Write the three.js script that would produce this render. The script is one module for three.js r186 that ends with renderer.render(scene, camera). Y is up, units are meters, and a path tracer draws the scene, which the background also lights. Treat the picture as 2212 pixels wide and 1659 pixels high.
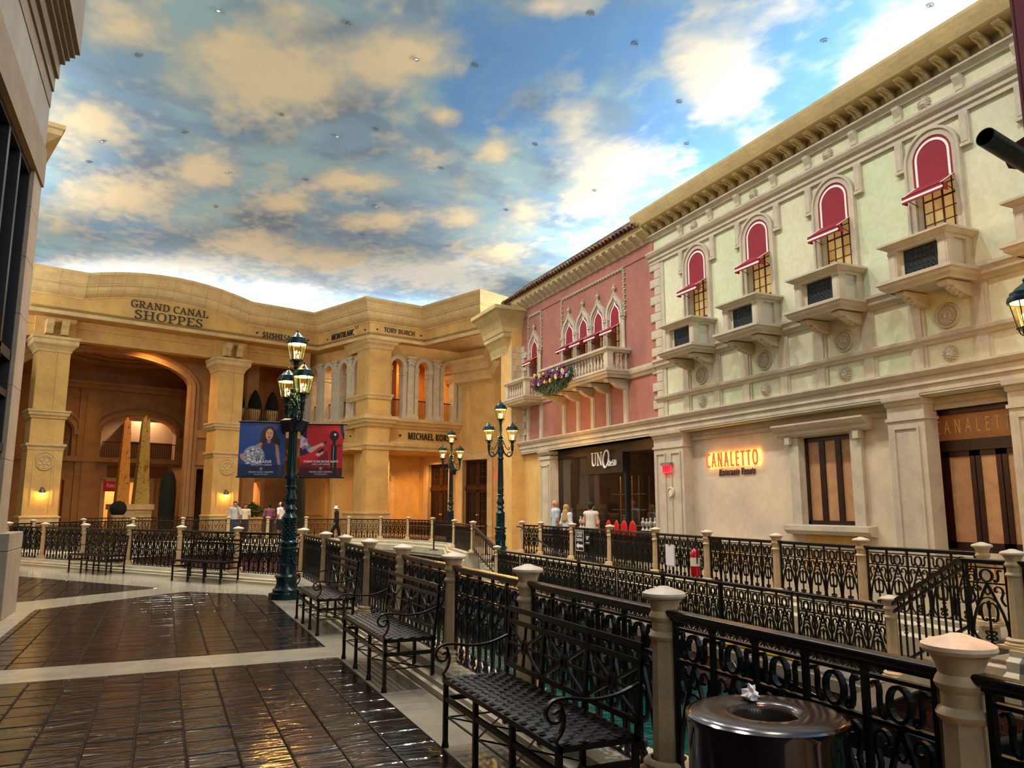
import * as THREE from 'three';
import { mergeGeometries, toCreasedNormals } from 'three/addons/utils/BufferGeometryUtils.js';
import { RoundedBoxGeometry } from 'three/addons/geometries/RoundedBoxGeometry.js';
import { RectAreaLightUniformsLib } from 'three/addons/lights/RectAreaLightUniformsLib.js';
import { FontLoader } from 'three/addons/loaders/FontLoader.js';
import { TextGeometry } from 'three/addons/geometries/TextGeometry.js';
import { MarchingCubes } from 'three/addons/objects/MarchingCubes.js';

// World: x runs across the canal (our bank on the left, green facade at x = 12.6), z = -s runs along it, y up.
const scene = new THREE.Scene();
const camera = new THREE.PerspectiveCamera(53.1, 2212 / 1659, 0.05, 300);
camera.position.set(0, 1.6, 0);
camera.rotation.order = 'YXZ';
camera.rotation.set(THREE.MathUtils.degToRad(9.087), THREE.MathUtils.degToRad(-24.13), 0);
scene.background = new THREE.Color(0x000000);
const renderer = new THREE.WebGLRenderer({ antialias: true });
renderer.toneMapping = THREE.LinearToneMapping;
renderer.toneMappingExposure = 1.0;
renderer.shadowMap.enabled = true;
RectAreaLightUniformsLib.init();

// Cove light: long fittings lying on the roofs behind the parapets, shining up on to the painted ceiling.
const coveColor = 0xffffff;
const coves = []; // filled below with [x, y, z, width, length, tilt towards x, tilt towards z, power]
function coveLight(x, y, z, w, l, aim, power, color = coveColor) {
  const L = new THREE.RectAreaLight(color, power, w, l);
  L.position.set(x, y, z); L.lookAt(x + aim[0], y + aim[1], z + aim[2]);
  scene.add(L); coves.push([x, y, z, w, l, aim, color]);
}
coveLight(20.5, 9.2, -8, 20, 3, [-0.8, 1, 0], 13);
coveLight(21, 9.2, -29, 18, 3, [-0.8, 1, 0], 13);
coveLight(2, 12.1, -54, 18, 3, [0, 1, 0.5], 15, 0xf0f4ff);
coveLight(16, 12.1, -52, 8, 3, [-0.2, 1, 0.5], 13, 0xf0f4ff);
coveLight(-11, 9.0, -6, 20, 3, [0.8, 1, 0], 13);
coveLight(-11, 10.0, -31, 20, 3, [0.5, 1, 0], 13);
coveLight(5, 8, 13, 18, 3, [0, 1, -0.7], 14);
// Pinhole downlights in the ceiling.
const pinholes = [[6.5, 6], [6.2, 11], [6.2, 16], [6.2, 21], [5, 27], [1.5, 32], [8, 33], [0.5, 21], [-3, 31], [3.4, 1.3, 0xffa860, 420, 0.16]];
for (const [n, s, c = 0xfff8f0, I = 210, ang = 1.25] of pinholes) { const L = new THREE.SpotLight(c, I, 0, ang, 1); L.position.set(n, 15.0, -s); L.target.position.set(n, 0, -s); L.castShadow = true; L.shadow.radius = 14; scene.add(L, L.target); }

// ---------------------------------------------------------------- helpers
let seed = 7;
const rnd = () => { seed = (seed * 1664525 + 1013904223) >>> 0; return seed / 4294967296; };
const rr = (a, b) => a + (b - a) * rnd();
const PI = Math.PI, clamp = (x, a, b) => Math.min(b, Math.max(a, x)), lerp = (a, b, t) => a + (b - a) * t;
const smooth = (a, b, x) => { const t = clamp((x - a) / (b - a), 0, 1); return t * t * (3 - 2 * t); };
const taken = {};
function numbered(n) { if (!(n in taken)) { taken[n] = 0; return n; } taken[n]++; return n + '_' + String(taken[n]).padStart(3, '0'); }
function shadows(o) { o.castShadow = true; o.receiveShadow = true; return o; }
function tag(o, label, category, group, kind) {
  if (label) o.userData.label = label; if (category) o.userData.category = category;
  if (group) o.userData.group = group; if (kind) o.userData.kind = kind; return o;
}
function grp(name, [x, y, z] = [0, 0, 0], ry = 0, parent = scene) {
  const g = new THREE.Group(); g.name = parent === scene ? numbered(name) : name;
  g.position.set(x, y, z); g.rotation.y = ry; parent.add(g); return g;
}
const flat = g => { const n = g.index ? g.toNonIndexed() : g; for (const k of Object.keys(n.attributes)) if (!['position', 'normal', 'uv'].includes(k)) n.deleteAttribute(k); if (!n.attributes.uv) n.setAttribute('uv', new THREE.BufferAttribute(new Float32Array(n.attributes.position.count * 2), 2)); if (!n.attributes.normal) n.computeVertexNormals(); return n; };
function merged(gs) { if (!Array.isArray(gs)) return gs; if (gs.length === 1) return gs[0]; return mergeGeometries(gs.map(flat)); }
function boxUV(g, sc, off = [0, 0]) {
  const p = g.attributes.position, n = g.attributes.normal, uv = new Float32Array(p.count * 2);
  for (let i = 0; i < p.count; i++) {
    const ax = Math.abs(n.getX(i)), ay = Math.abs(n.getY(i)), az = Math.abs(n.getZ(i)), x = p.getX(i), y = p.getY(i), z = p.getZ(i);
    let u, v; if (ay > ax && ay > az) { u = x; v = z; } else if (ax > az) { u = z; v = y; } else { u = x; v = y; }
    uv[2 * i] = u / sc + off[0]; uv[2 * i + 1] = v / sc + off[1];
  }
  g.setAttribute('uv', new THREE.BufferAttribute(uv, 2)); return g;
}
function geo(gs, mat) { let g = merged(gs); if (!g.attributes.normal) g.computeVertexNormals(); if (mat && mat.userData.tile) { g = flat(g); boxUV(g, mat.userData.tile); } return g; }
function msh(name, gs, mat, parent = scene, pos, rot) {
  const m = new THREE.Mesh(gs.isBufferGeometry && gs.userData.ready ? gs : geo(gs, mat), mat);
  m.name = parent === scene ? numbered(name) : name; shadows(m);
  if (pos) m.position.set(...pos); if (rot) m.rotation.set(...rot);
  parent.add(m); return m;
}
function ready(gs, mat) { const g = geo(gs, mat); g.userData.ready = true; return g; } // geometry shared by many meshes
const bx = (x0, x1, y0, y1, z0, z1) => new THREE.BoxGeometry(x1 - x0, y1 - y0, z1 - z0).translate((x0 + x1) / 2, (y0 + y1) / 2, (z0 + z1) / 2);
const rbx = (x0, x1, y0, y1, z0, z1, r = 0.01, s = 1) => new RoundedBoxGeometry(x1 - x0, y1 - y0, z1 - z0, s, r).translate((x0 + x1) / 2, (y0 + y1) / 2, (z0 + z1) / 2);
const lat = (p, seg = 24) => toCreasedNormals(new THREE.LatheGeometry(p.map(a => new THREE.Vector2(a[0], a[1])), seg), 0.62);
const cyl = (r0, r1, h, seg = 12) => new THREE.CylinderGeometry(r1, r0, h, seg).translate(0, h / 2, 0); // stands on y = 0
const tube = (pts, r, n = 24, seg = 6) => new THREE.TubeGeometry(new THREE.CatmullRomCurve3(pts.map(p => new THREE.Vector3(...p))), n, r, seg, false);
function shape(pts, holes = []) { const s = new THREE.Shape(pts.map(p => new THREE.Vector2(p[0], p[1]))); for (const h of holes) s.holes.push(new THREE.Path(h.map(p => new THREE.Vector2(p[0], p[1])))); return s; }
const ext = (pts, z0, z1, holes = [], bevel = 0) => new THREE.ExtrudeGeometry(shape(pts, holes), { depth: z1 - z0 - 2 * bevel, bevelEnabled: bevel > 0, bevelSize: bevel, bevelThickness: bevel, bevelSegments: 1, bevelOffset: -bevel, curveSegments: 12 }).translate(0, 0, z0 + bevel);
const rect = (x0, x1, y0, y1) => [[x0, y0], [x1, y0], [x1, y1], [x0, y1]];
function tri(verts) { const g = new THREE.BufferGeometry(); g.setAttribute('position', new THREE.BufferAttribute(new Float32Array(verts), 3)); g.computeVertexNormals(); return g; }
// profile [[out, y] ...] carried along a plan path [[x, z, lift?] ...], mitred; out points to the left-hand normal (-dz, dx)
function sweep(path, prof, ends = true) {
  const n = path.length, M = [];
  for (let i = 0; i < n; i++) {
    const a = path[Math.max(0, i - 1)], b = path[i], c = path[Math.min(n - 1, i + 1)];
    let d1 = [b[0] - a[0], b[1] - a[1]], d2 = [c[0] - b[0], c[1] - b[1]];
    if (i === 0) d1 = d2; if (i === n - 1) d2 = d1;
    const l1 = Math.hypot(...d1), l2 = Math.hypot(...d2), n1 = [-d1[1] / l1, d1[0] / l1], n2 = [-d2[1] / l2, d2[0] / l2], k = 1 + n1[0] * n2[0] + n1[1] * n2[1];
    M.push([(n1[0] + n2[0]) / k, (n1[1] + n2[1]) / k]);
  }
  const P = (i, j) => [path[i][0] + M[i][0] * prof[j][0], prof[j][1] + (path[i][2] || 0), path[i][1] + M[i][1] * prof[j][0]];
  const v = [];
  for (let i = 0; i < n - 1; i++) for (let j = 0; j < prof.length - 1; j++) {
    const a = P(i, j), b = P(i + 1, j), c = P(i + 1, j + 1), d = P(i, j + 1);
    v.push(...a, ...b, ...c, ...a, ...c, ...d);
  }
  if (ends) for (const i of [0, n - 1]) {
    const idx = THREE.ShapeUtils.triangulateShape(prof.map(p => new THREE.Vector2(p[0], p[1])), []);
    for (const t of idx) for (const j of t) v.push(...P(i, j));
  }
  return tri(v);
}
const run = (x0, x1, prof, z = 0) => sweep([[x0, z], [x1, z]], prof);
// a flat bar bent along a 2-D line
function ribbon(pts, w, d, n = 0, closed = false) {
  let P = pts; if (n) P = new THREE.CatmullRomCurve3(pts.map(p => new THREE.Vector3(p[0], p[1], 0)), closed).getPoints(n).map(p => [p.x, p.y]);
  const L = [], R = [], m = P.length;
  for (let i = 0; i < m; i++) {
    let a = P[Math.max(0, i - 1)], b = P[Math.min(m - 1, i + 1)];
    if (closed && (i === 0 || i === m - 1)) { a = P[m - 2]; b = P[1]; }
    let dx = b[0] - a[0], dy = b[1] - a[1]; const l = Math.hypot(dx, dy) || 1; dx /= l; dy /= l;
    L.push([P[i][0] - dy * w / 2, P[i][1] + dx * w / 2]); R.push([P[i][0] + dy * w / 2, P[i][1] - dx * w / 2]);
  }
  const v = [], q = (a, b, c, e) => v.push(...a, ...b, ...c, ...a, ...c, ...e), z = d / 2;
  for (let i = 0; i < m - 1; i++) {
    const l0 = L[i], l1 = L[i + 1], r0 = R[i], r1 = R[i + 1];
    q([...r0, z], [...r1, z], [...l1, z], [...l0, z]); q([...l0, -z], [...l1, -z], [...r1, -z], [...r0, -z]);
    q([...l0, z], [...l1, z], [...l1, -z], [...l0, -z]); q([...r0, -z], [...r1, -z], [...r1, z], [...r0, z]);
  }
  return tri(v);
}
const circ = (x, y, rx, ry = rx, n = 20, a0 = 0, a1 = 2 * PI) => Array.from({ length: n + 1 }, (_, i) => { const a = a0 + (a1 - a0) * i / n; return [x + rx * Math.cos(a), y + ry * Math.sin(a)]; });
const bar3 = (a, b, w, d = w) => { const A = new THREE.Vector3(...a), B = new THREE.Vector3(...b), l = A.distanceTo(B), g = new THREE.BoxGeometry(w, l, d); g.applyQuaternion(new THREE.Quaternion().setFromUnitVectors(new THREE.Vector3(0, 1, 0), B.clone().sub(A).normalize())); const c = A.add(B).multiplyScalar(0.5); return g.translate(c.x, c.y, c.z); };
const rod3 = (a, b, r, seg = 6) => { const A = new THREE.Vector3(...a), B = new THREE.Vector3(...b), l = A.distanceTo(B), g = new THREE.CylinderGeometry(r, r, l, seg); g.applyQuaternion(new THREE.Quaternion().setFromUnitVectors(new THREE.Vector3(0, 1, 0), B.clone().sub(A).normalize())); const c = A.add(B).multiplyScalar(0.5); return g.translate(c.x, c.y, c.z); };
const ords = ['first', 'second', 'third', 'fourth', 'fifth', 'sixth', 'seventh', 'eighth', 'ninth', 'tenth', 'eleventh', 'twelfth', 'thirteenth', 'fourteenth', 'fifteenth', 'sixteenth'];
// a frame whose local x runs from P0 to P1 ([x, z]) and whose local z points out of that wall
function frameAt(name, P0, P1, parent) { return grp(name, [P0[0], 0, P0[1]], -Math.atan2(P1[1] - P0[1], P1[0] - P0[0]), parent); }

// ---------------------------------------------------------------- textures
function hash(x, y, s) { let h = (x * 374761393 + y * 668265263 + s * 1442695041) | 0; h = Math.imul(h ^ (h >>> 13), 1274126177); return ((h ^ (h >>> 16)) >>> 0) / 4294967296; }
function vnoise(x, y, per, s) {
  const xi = Math.floor(x), yi = Math.floor(y), fx = x - xi, fy = y - yi, u = fx * fx * (3 - 2 * fx), v = fy * fy * (3 - 2 * fy), w = k => ((k % per) + per) % per;
  return lerp(lerp(hash(w(xi), w(yi), s), hash(w(xi + 1), w(yi), s), u), lerp(hash(w(xi), w(yi + 1), s), hash(w(xi + 1), w(yi + 1), s), u), v);
}
function fbm(x, y, per, oct, s) { let a = 0.5, t = 0, n = 0; for (let i = 0; i < oct; i++) { t += a * vnoise(x, y, per, s + i); n += a; x *= 2; y *= 2; per *= 2; a *= 0.5; } return t / n; }
function dtex(w, h, fn, srgb) {
  const d = new Uint8Array(w * h * 4);
  for (let j = 0; j < h; j++) for (let i = 0; i < w; i++) { const c = fn(i / w, j / h, i, j), k = 4 * (j * w + i); d[k] = clamp(c[0], 0, 1) * 255; d[k + 1] = clamp(c[1], 0, 1) * 255; d[k + 2] = clamp(c[2], 0, 1) * 255; d[k + 3] = 255; }
  const t = new THREE.DataTexture(d, w, h, THREE.RGBAFormat); t.magFilter = THREE.LinearFilter; t.minFilter = THREE.LinearMipmapLinearFilter; t.generateMipmaps = true;
  t.wrapS = t.wrapT = THREE.RepeatWrapping; if (srgb) t.colorSpace = THREE.SRGBColorSpace; t.needsUpdate = true; return t;
}
const texMottle = dtex(512, 512, (u, v) => { const a = fbm(u * 6, v * 6, 6, 5, 11), b = fbm(u * 40, v * 40, 40, 2, 31), k = 0.93 + 0.17 * (a - 0.5) + 0.07 * (b - 0.5); return [k, k * (0.985 + 0.03 * (a - 0.5)), k * (0.96 + 0.08 * (0.5 - a))]; }, true);
const texGreen = dtex(512, 512, (u, v) => { const a = fbm(u * 4, v * 4, 4, 5, 51), b = fbm(u * 3 + 0.3, v * 3, 3, 4, 77), c = fbm(u * 60, v * 60, 60, 2, 91), k = 0.93 + 0.07 * (c - 0.5) + 0.09 * (a - 0.5), g = smooth(0.35, 0.7, b); return [k * lerp(1.0, 0.95, g), k * lerp(0.975, 0.975, g), k * lerp(0.90, 0.87, g)]; }, true);
const texGrain = dtex(256, 256, (u, v) => { const a = fbm(u * 24, v * 24, 24, 4, 5); return [a, a, a]; });
const texPits = dtex(512, 512, (u, v) => { const a = fbm(u * 10, v * 22, 2, 4, 15), p = smooth(0.63, 0.72, fbm(u * 34, v * 60, 34, 3, 25)), k = 0.6 + 0.3 * a - 0.6 * p; return [k, k, k]; });
const texSlate = dtex(1024, 1024, (u, v) => { const w = fbm(u * 4, v * 4, 4, 3, 61) * 1.4, a = fbm(u * 5 + w, v * 14 + w * 1.5, 64, 4, 65), b = Math.abs(fbm(u * 7 + 2 * w, v * 18 + w, 64, 4, 69) - 0.5) * 2, k = 0.55 * a + 0.45 * b; return [k, k, k]; });
const texSlateC = dtex(512, 512, (u, v) => { const a = fbm(u * 5, v * 9, 5, 5, 71), b = fbm(u * 30, v * 30, 30, 2, 73), k = 0.72 + 0.7 * (a - 0.5) + 0.25 * (b - 0.5); return [k, k * 0.97, k * 0.94]; }, true);
const texWood = dtex(256, 512, (u, v) => { const a = fbm(u * 24, v * 3, 24, 4, 81), k = 0.75 + 0.5 * (a - 0.5); return [k, k * 0.95, k * 0.9]; }, true);
const texMarble = dtex(512, 512, (u, v) => { const w = fbm(u * 3, v * 3, 3, 5, 101), m = fbm(u * 4 + w * 2, v * 5 + w * 2, 64, 5, 103), c = smooth(0.52, 0.68, m), vein = smooth(0.018, 0.0, Math.abs(fbm(u * 3 + w, v * 4, 64, 4, 107) - 0.5)); let r = lerp(0.84, 0.60, c), g = lerp(0.74, 0.46, c), b = lerp(0.48, 0.26, c); r = lerp(r, 0.35, vein * 0.7); g = lerp(g, 0.22, vein * 0.7); b = lerp(b, 0.12, vein * 0.7); return [r, g, b]; }, true);

// ---------------------------------------------------------------- materials
function mat(color, roughness, o = {}) {
  const { tile, metal = 0, map, bump, bumpScale, ...rest } = o;
  const P = ('clearcoat' in rest || 'transmission' in rest || 'sheen' in rest) ? THREE.MeshPhysicalMaterial : THREE.MeshStandardMaterial;
  const m = new P({ color, roughness, metalness: metal, ...rest });
  if (map) m.map = map; if (bump) { m.bumpMap = bump; m.bumpScale = bumpScale || 0.003; }
  if (tile) m.userData.tile = tile; return m;
}
const M = {
  green: mat(0xdfe1cb, 0.85, { map: texGreen, tile: 4.2, bump: texGrain, bumpScale: 0.002 }),
  trim: mat(0xc8bda6, 0.75, { map: texMottle, tile: 1.6, bump: texGrain, bumpScale: 0.001 }),
  crown: mat(0xd0b97f, 0.75, { map: texMottle, tile: 1.6, bump: texGrain, bumpScale: 0.001 }),
  pink: mat(0xad7262, 0.85, { map: texMottle, tile: 3.5, bump: texGrain, bumpScale: 0.002 }),
  cream: mat(0xdccbb0, 0.8, { map: texMottle, tile: 5 }),
  yellow: mat(0xe0b56a, 0.8, { map: texMottle, tile: 3, bump: texGrain, bumpScale: 0.001 }),
  ystone: mat(0xdfc084, 0.75, { map: texMottle, tile: 2, bump: texPits, bumpScale: 0.006 }),
  white: mat(0xd9d0b4, 0.7, { map: texMottle, tile: 1.5 }),
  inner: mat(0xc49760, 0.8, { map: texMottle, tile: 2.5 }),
  post: mat(0xdab98a, 0.55, { map: texMottle, tile: 0.5 }),
  cap: mat(0xe8d2b4, 0.5, { map: texMottle, tile: 0.4 }),
  curb: mat(0xd6c8a8, 0.5, { map: texMottle, tile: 1.0, bump: texGrain, bumpScale: 0.001 }),
  iron: mat(0x0f1211, 0.32, { metal: 0.35 }),
  handrail: mat(0x191310, 0.25, { metal: 0.2 }),
  bench: mat(0x120f0c, 0.3, { metal: 0.4 }),
  lamp: mat(0x0a2a2c, 0.28, { metal: 0.35 }),
  black: mat(0x0b0b0c, 0.4),
  terrazzo: mat(0xbbb29c, 0.14, { map: texMottle, tile: 1.3 }),
  grout: mat(0x17120f, 0.8),
  brick: [0x6b2f26, 0x7a372b, 0x5d2a24, 0x723a30].map(c => mat(c, 0.8, { map: texMottle, tile: 0.4 })),
  mortar: mat(0x9c8470, 0.9),
  tileRoof: [0x94705c, 0xa37f68, 0x836250, 0xad8f78].map(c => mat(c, 0.8, { map: texMottle, tile: 0.6 })),
  red: mat(0x931024, 0.75, { map: texMottle, tile: 1.2 }),
  stripe: mat(0xe9e2dc, 0.8),
  wood: mat(0x3a1a12, 0.35, { map: texWood, tile: 0.6 }),
  woodDoor: mat(0x5a2c14, 0.4, { map: texWood, tile: 0.6 }),
  
  plum: mat(0x5a2226, 0.5),
  sign: mat(0x20201e, 0.4, { metal: 0.2 }),
  glass: mat(0xffffff, 0.03, { transmission: 1, thickness: 0, ior: 1.5 }),
};
// sprites of lettering, one mesh per letter
const fonts = {};
for (const k of ['sans_bold', 'sans_regular', 'serif_regular', 'serif_bold']) fonts[k] = await new FontLoader().loadAsync('fonts/droid/droid_' + k + '.typeface.json');
function letters(text, font, h, depth, m, parent, [x, y, z] = [0, 0, 0], { width, slant = 0, spacing = 0, part = 'letter', stretch = 1 } = {}) {
  const F = fonts[font], res = F.data.resolution, size = h;
  const adv = c => (F.data.glyphs[c] || F.data.glyphs['o']).ha / res * size + spacing;
  let total = 0; for (const c of text) total += adv(c);
  const k = (width ? width / total : 1) * stretch, out = [];
  let at = -total * k / 2;
  for (const c of text) {
    if (c !== ' ') {
      const g = new TextGeometry(c, { font: F, size, depth, curveSegments: 4, bevelEnabled: false });
      if (slant) g.applyMatrix4(new THREE.Matrix4().makeShear(0, 0, slant, 0, 0, 0)); // shears x with y
      g.scale(k, 1, 1); out.push(msh(part, g, m, parent, [x + at, y, z]));
    }
    at += adv(c) * k;
  }
  return out;
}
// ---------------------------------------------------------------- ceiling: a painted sky on a coved vault
const CL = [[2.5, 23.9, 2.7, -1.2, 0.3, 2.6, 1, 0], [5.9, 20.9, 1.5, -0.7, 0.5, 1.6, 1, 0], [0.7, 22.7, 1.2, -0.6, 0.1, 1.3, 0.8, 0], [-2.1, 23.1, 1.3, -0.6, -0.1, 1.5, 0.9, 0], [-3.4, 29.7, 1.4, -0.6, -0.1, 1.8, 1, 0], [0.7, 32.3, 1.3, -0.6, 0.1, 2.3, 1, 0], [-2.8, 36.8, 2.8, -1.3, -0.1, 2.6, 1, 0], [-5.6, 41.4, 1.2, -0.5, -0.3, 3.0, 0.7, 0], [6.4, 30.8, 1.9, -0.8, 0.3, 1.2, 1, 0], [9.2, 34.6, 1.2, -0.6, 0.5, 1.7, 0.9, 0], [4.2, 34.4, 1.6, -0.7, 0.2, 1.5, 0.9, 0], [3.3, 41.0, 2.9, -1.3, 0.2, 2.6, 0.9, 0], [7.3, 41.8, 2.6, -1.1, 0.4, 2.2, 0.9, 0], [8.1, 24.0, 0.6, -0.3, 0.3, 0.8, 0.9, 0], [10.8, 25.7, 0.7, -0.3, 0.5, 1.3, 0.9, 0], [11.9, 32.9, 1.5, -0.7, 0.8, 2.1, 0.7, 0], [14.4, 30.8, 1.0, -0.4, 1.0, 2.2, 0.8, 0], [12.5, 22.4, 0.8, -0.3, 1.0, 1.9, 0.7, 1], [15.5, 24.5, 2.2, -1.0, 1.1, 1.8, 0.8, 1], [16.7, 28.0, 1.5, -0.7, 1.4, 2.4, 0.8, 0], [15.4, 18.0, 1.4, -0.6, 2.1, 2.5, 1, 1], [13.5, 17.3, 0.6, -0.3, 0.6, 0.8, 0.5, 1], [20.3, 14.3, 1.9, -0.9, 2.0, 1.5, 1, 2], [20.1, 12.4, 1.4, -0.6, 1.3, 0.9, 1, 2], [19.9, 16.2, 0.9, -0.4, 1.2, 1.0, 0.7, 2], [20.4, 21.4, 1.0, -0.4, 1.6, 1.8, 0.8, 2], [8.8, 17.1, 1.3, -0.6, 0.2, 0.5, 0.7, 1], [2.4, 20.3, 1.2, -0.5, 0.1, 0.9, 0.6, 0], [12.6, 41.7, 4.7, -2.1, 1.0, 3.1, 1, 3], [-1.4, 47.0, 6.5, -2.9, 0, 2.6, 1, 3], [5.7, 49.0, 5.4, -2.4, 0.4, 2.8, 0.8, 3], [15.7, 36.7, 2.1, -0.9, 1.3, 3.0, 0.7, 0], [8.1, 27.2, 0.8, -0.4, 0.5, 1.6, 0.5, 0], [14.9, 14.6, 1.1, -0.5, 0.6, 0.6, 0.5, 1], [-0.5, 25.6, 0.8, -0.4, 0, 0.9, 0.4, 0], [-4.5, 27.4, 0.8, -0.4, -0.3, 2.1, 0.6, 0], [16.5, 43.6, 2.1, -1.0, 0.8, 2.0, 0.8, 3], [7.4, 35.5, 1.4, -0.6, 0.3, 1.5, 0.6, 0], [10.8, 29.3, 1.1, -0.5, 0.5, 1.4, 0.5, 0], [-4.1, 32.6, 1.1, -0.5, -0.1, 1.4, 0.6, 0]];
const DK = [[-1.3, 34.7, 2.2, -1.0, 0, 2.2, 0.7], [3.6, 37.3, 1.8, -0.8, 0.3, 2.7, 0.8], [3.4, 20.8, 1.3, -0.6, 0.2, 1.0, 0.7], [4.7, 24.7, 1.3, -0.6, 0.3, 1.5, 0.7], [13.8, 27.2, 1.2, -0.6, 0.9, 1.7, 0.7], [-5.0, 47.3, 2.1, -0.9, -0.2, 2.9, 0.6], [2.4, 28.5, 1.9, -0.9, 0.2, 1.6, 0.5], [13.4, 39.0, 2.8, -1.3, 0.7, 2.0, 0.6], [6.1, 28.0, 1.6, -0.7, 0.3, 1.2, 0.5], [0.6, 41.5, 2.0, -0.9, 0.1, 2.0, 0.7], [10.7, 22.2, 1.0, -0.5, 0.7, 1.5, 0.4], [8.3, 47.3, 1.9, -0.8, 0.5, 2.4, 0.6], [-1.3, 31.4, 1.3, -0.6, 0, 1.8, 0.5], [8.7, 31.9, 1.1, -0.5, 0.3, 1.2, 0.5]];
const BL = [[9.2, 20.6, 1.5, -0.7, 1.3, 3.0, 0.9], [17.4, 17.2, 1.6, -0.7, 2.7, 2.9, 1], [11.8, 16.8, 1.4, -0.6, 0.8, 1.2, 0.8], [17.2, 14.6, 0.7, -0.3, 1.1, 1.0, 1], [15.7, 21.7, 1.2, -0.6, 2.1, 2.9, 0.8], [8.6, 22.4, 1.1, -0.5, 1.2, 3.1, 0.7], [18.9, 22.3, 1.0, -0.4, 1.7, 2.1, 0.8], [10.7, 18.9, 1.0, -0.5, 1.2, 2.1, 0.7], [1.6, 21.4, 0.8, -0.4, 0.1, 0.9, 0.3], [13.0, 24.9, 0.8, -0.4, 1.2, 2.3, 0.5], [4.4, 21.9, 0.8, -0.4, 0.5, 2.2, 0.4]];
for (let i = 0; i < 60; i++) { const s = i < 40 ? rr(-17, 10) : rr(0, 60), n = i < 40 ? rr(-20, 28) : (rnd() < 0.5 ? rr(-20, -8) : rr(22, 29)); CL.push([n, s, rr(1, 2.6), rr(-1, 1), rr(-1, 1), rr(1, 2.6), rr(0.5, 1), i % 3]); if (i % 2) BL.push([rr(-20, 28), rr(-17, 9), 2, -0.5, 0.6, 2.2, 0.8]); }
const CN0 = -22, CN1 = 30, CS0 = -18, CS1 = 64, TW = 1024, TH = 1600;
const texSky = (() => {
  const N = TW * TH, cream = new Float32Array(N), dark = new Float32Array(N), blue = new Float32Array(N), tone = new Float32Array(N);
  const paint = (list, field, reach, withTone) => {
    for (const c of list) {
      const [n, s, ax, ay, bx_, by] = c, det = ax * by - ay * bx_, R = reach * Math.max(Math.hypot(ax, ay), Math.hypot(bx_, by)) * 1.2;
      const i0 = Math.max(0, Math.floor((n - R - CN0) / (CN1 - CN0) * TW)), i1 = Math.min(TW - 1, Math.ceil((n + R - CN0) / (CN1 - CN0) * TW));
      const j0 = Math.max(0, Math.floor((s - R - CS0) / (CS1 - CS0) * TH)), j1 = Math.min(TH - 1, Math.ceil((s + R - CS0) / (CS1 - CS0) * TH));
      for (let j = j0; j <= j1; j++) for (let i = i0; i <= i1; i++) {
        const x = lerp(CN0, CN1, i / TW) - n, y = lerp(CS0, CS1, j / TH) - s, p = (x * by - y * bx_) / det, q = (ax * y - ay * x) / det, r = Math.sqrt(p * p + q * q), k = j * TW + i;
        const a = c[6] * Math.max(0, 1 - r / reach);
        if (a > 0) { if (withTone) tone[k] = a > field[k] ? c[7] : tone[k]; field[k] = 1 - (1 - field[k]) * (1 - a); }
      }
    }
  };
  paint(CL, cream, 1.5, true); paint(DK, dark, 1.7); paint(BL, blue, 1.8);
  const mix = (a, b, t) => [lerp(a[0], b[0], t), lerp(a[1], b[1], t), lerp(a[2], b[2], t)];
  return dtex(TW, TH, (u, v, i, j) => {
    const n = lerp(CN0, CN1, u), s = lerp(CS0, CS1, v), k = j * TW + i;
    const w1 = fbm(n * 0.35 + 50, s * 0.3 + 50, 4096, 5, 201), w2 = fbm(n * 0.9 + 90, s * 0.55 + 40, 4096, 5, 221), w3 = fbm(n * 2.6, s * 1.9 + 70, 4096, 4, 241), st = fbm(n * 0.5 + s * 0.12, s * 0.9 - n * 0.3, 4096, 4, 261);
    let c = mix([0.50, 0.62, 0.71], [0.59, 0.71, 0.73], smooth(0.35, 0.65, w1));
    c = mix(c, [0.45, 0.53, 0.61], 0.5 * smooth(0.45, 0.75, st));
    c = mix(c, [0.36, 0.56, 0.78], 0.9 * smooth(0.10, 0.60, blue[k] + 0.5 * (w2 - 0.5)));
    c = mix(c, [0.42, 0.46, 0.51], 0.8 * smooth(0.15, 0.75, dark[k] + 0.7 * (w2 - 0.5)));
    const T = [[0.93, 0.84, 0.66], [0.93, 0.85, 0.73], [0.97, 0.91, 0.82], [0.92, 0.91, 0.87]][tone[k] | 0];
    const a = cream[k] + 0.5 * (w2 - 0.5) + 0.35 * (w3 - 0.5);
    c = mix(c, [0.66, 0.66, 0.66], 0.45 * smooth(0.06, 0.40, a));
    c = mix(c, T, 0.9 * smooth(0.16, 0.85, a));
    c = mix(c, [0.86, 0.80, 0.68], 0.45 * smooth(0.48, 0.72, 0.6 * w2 + 0.4 * w3) * (1 - 0.8 * blue[k]));
    return c;
  }, true);
})();
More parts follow.
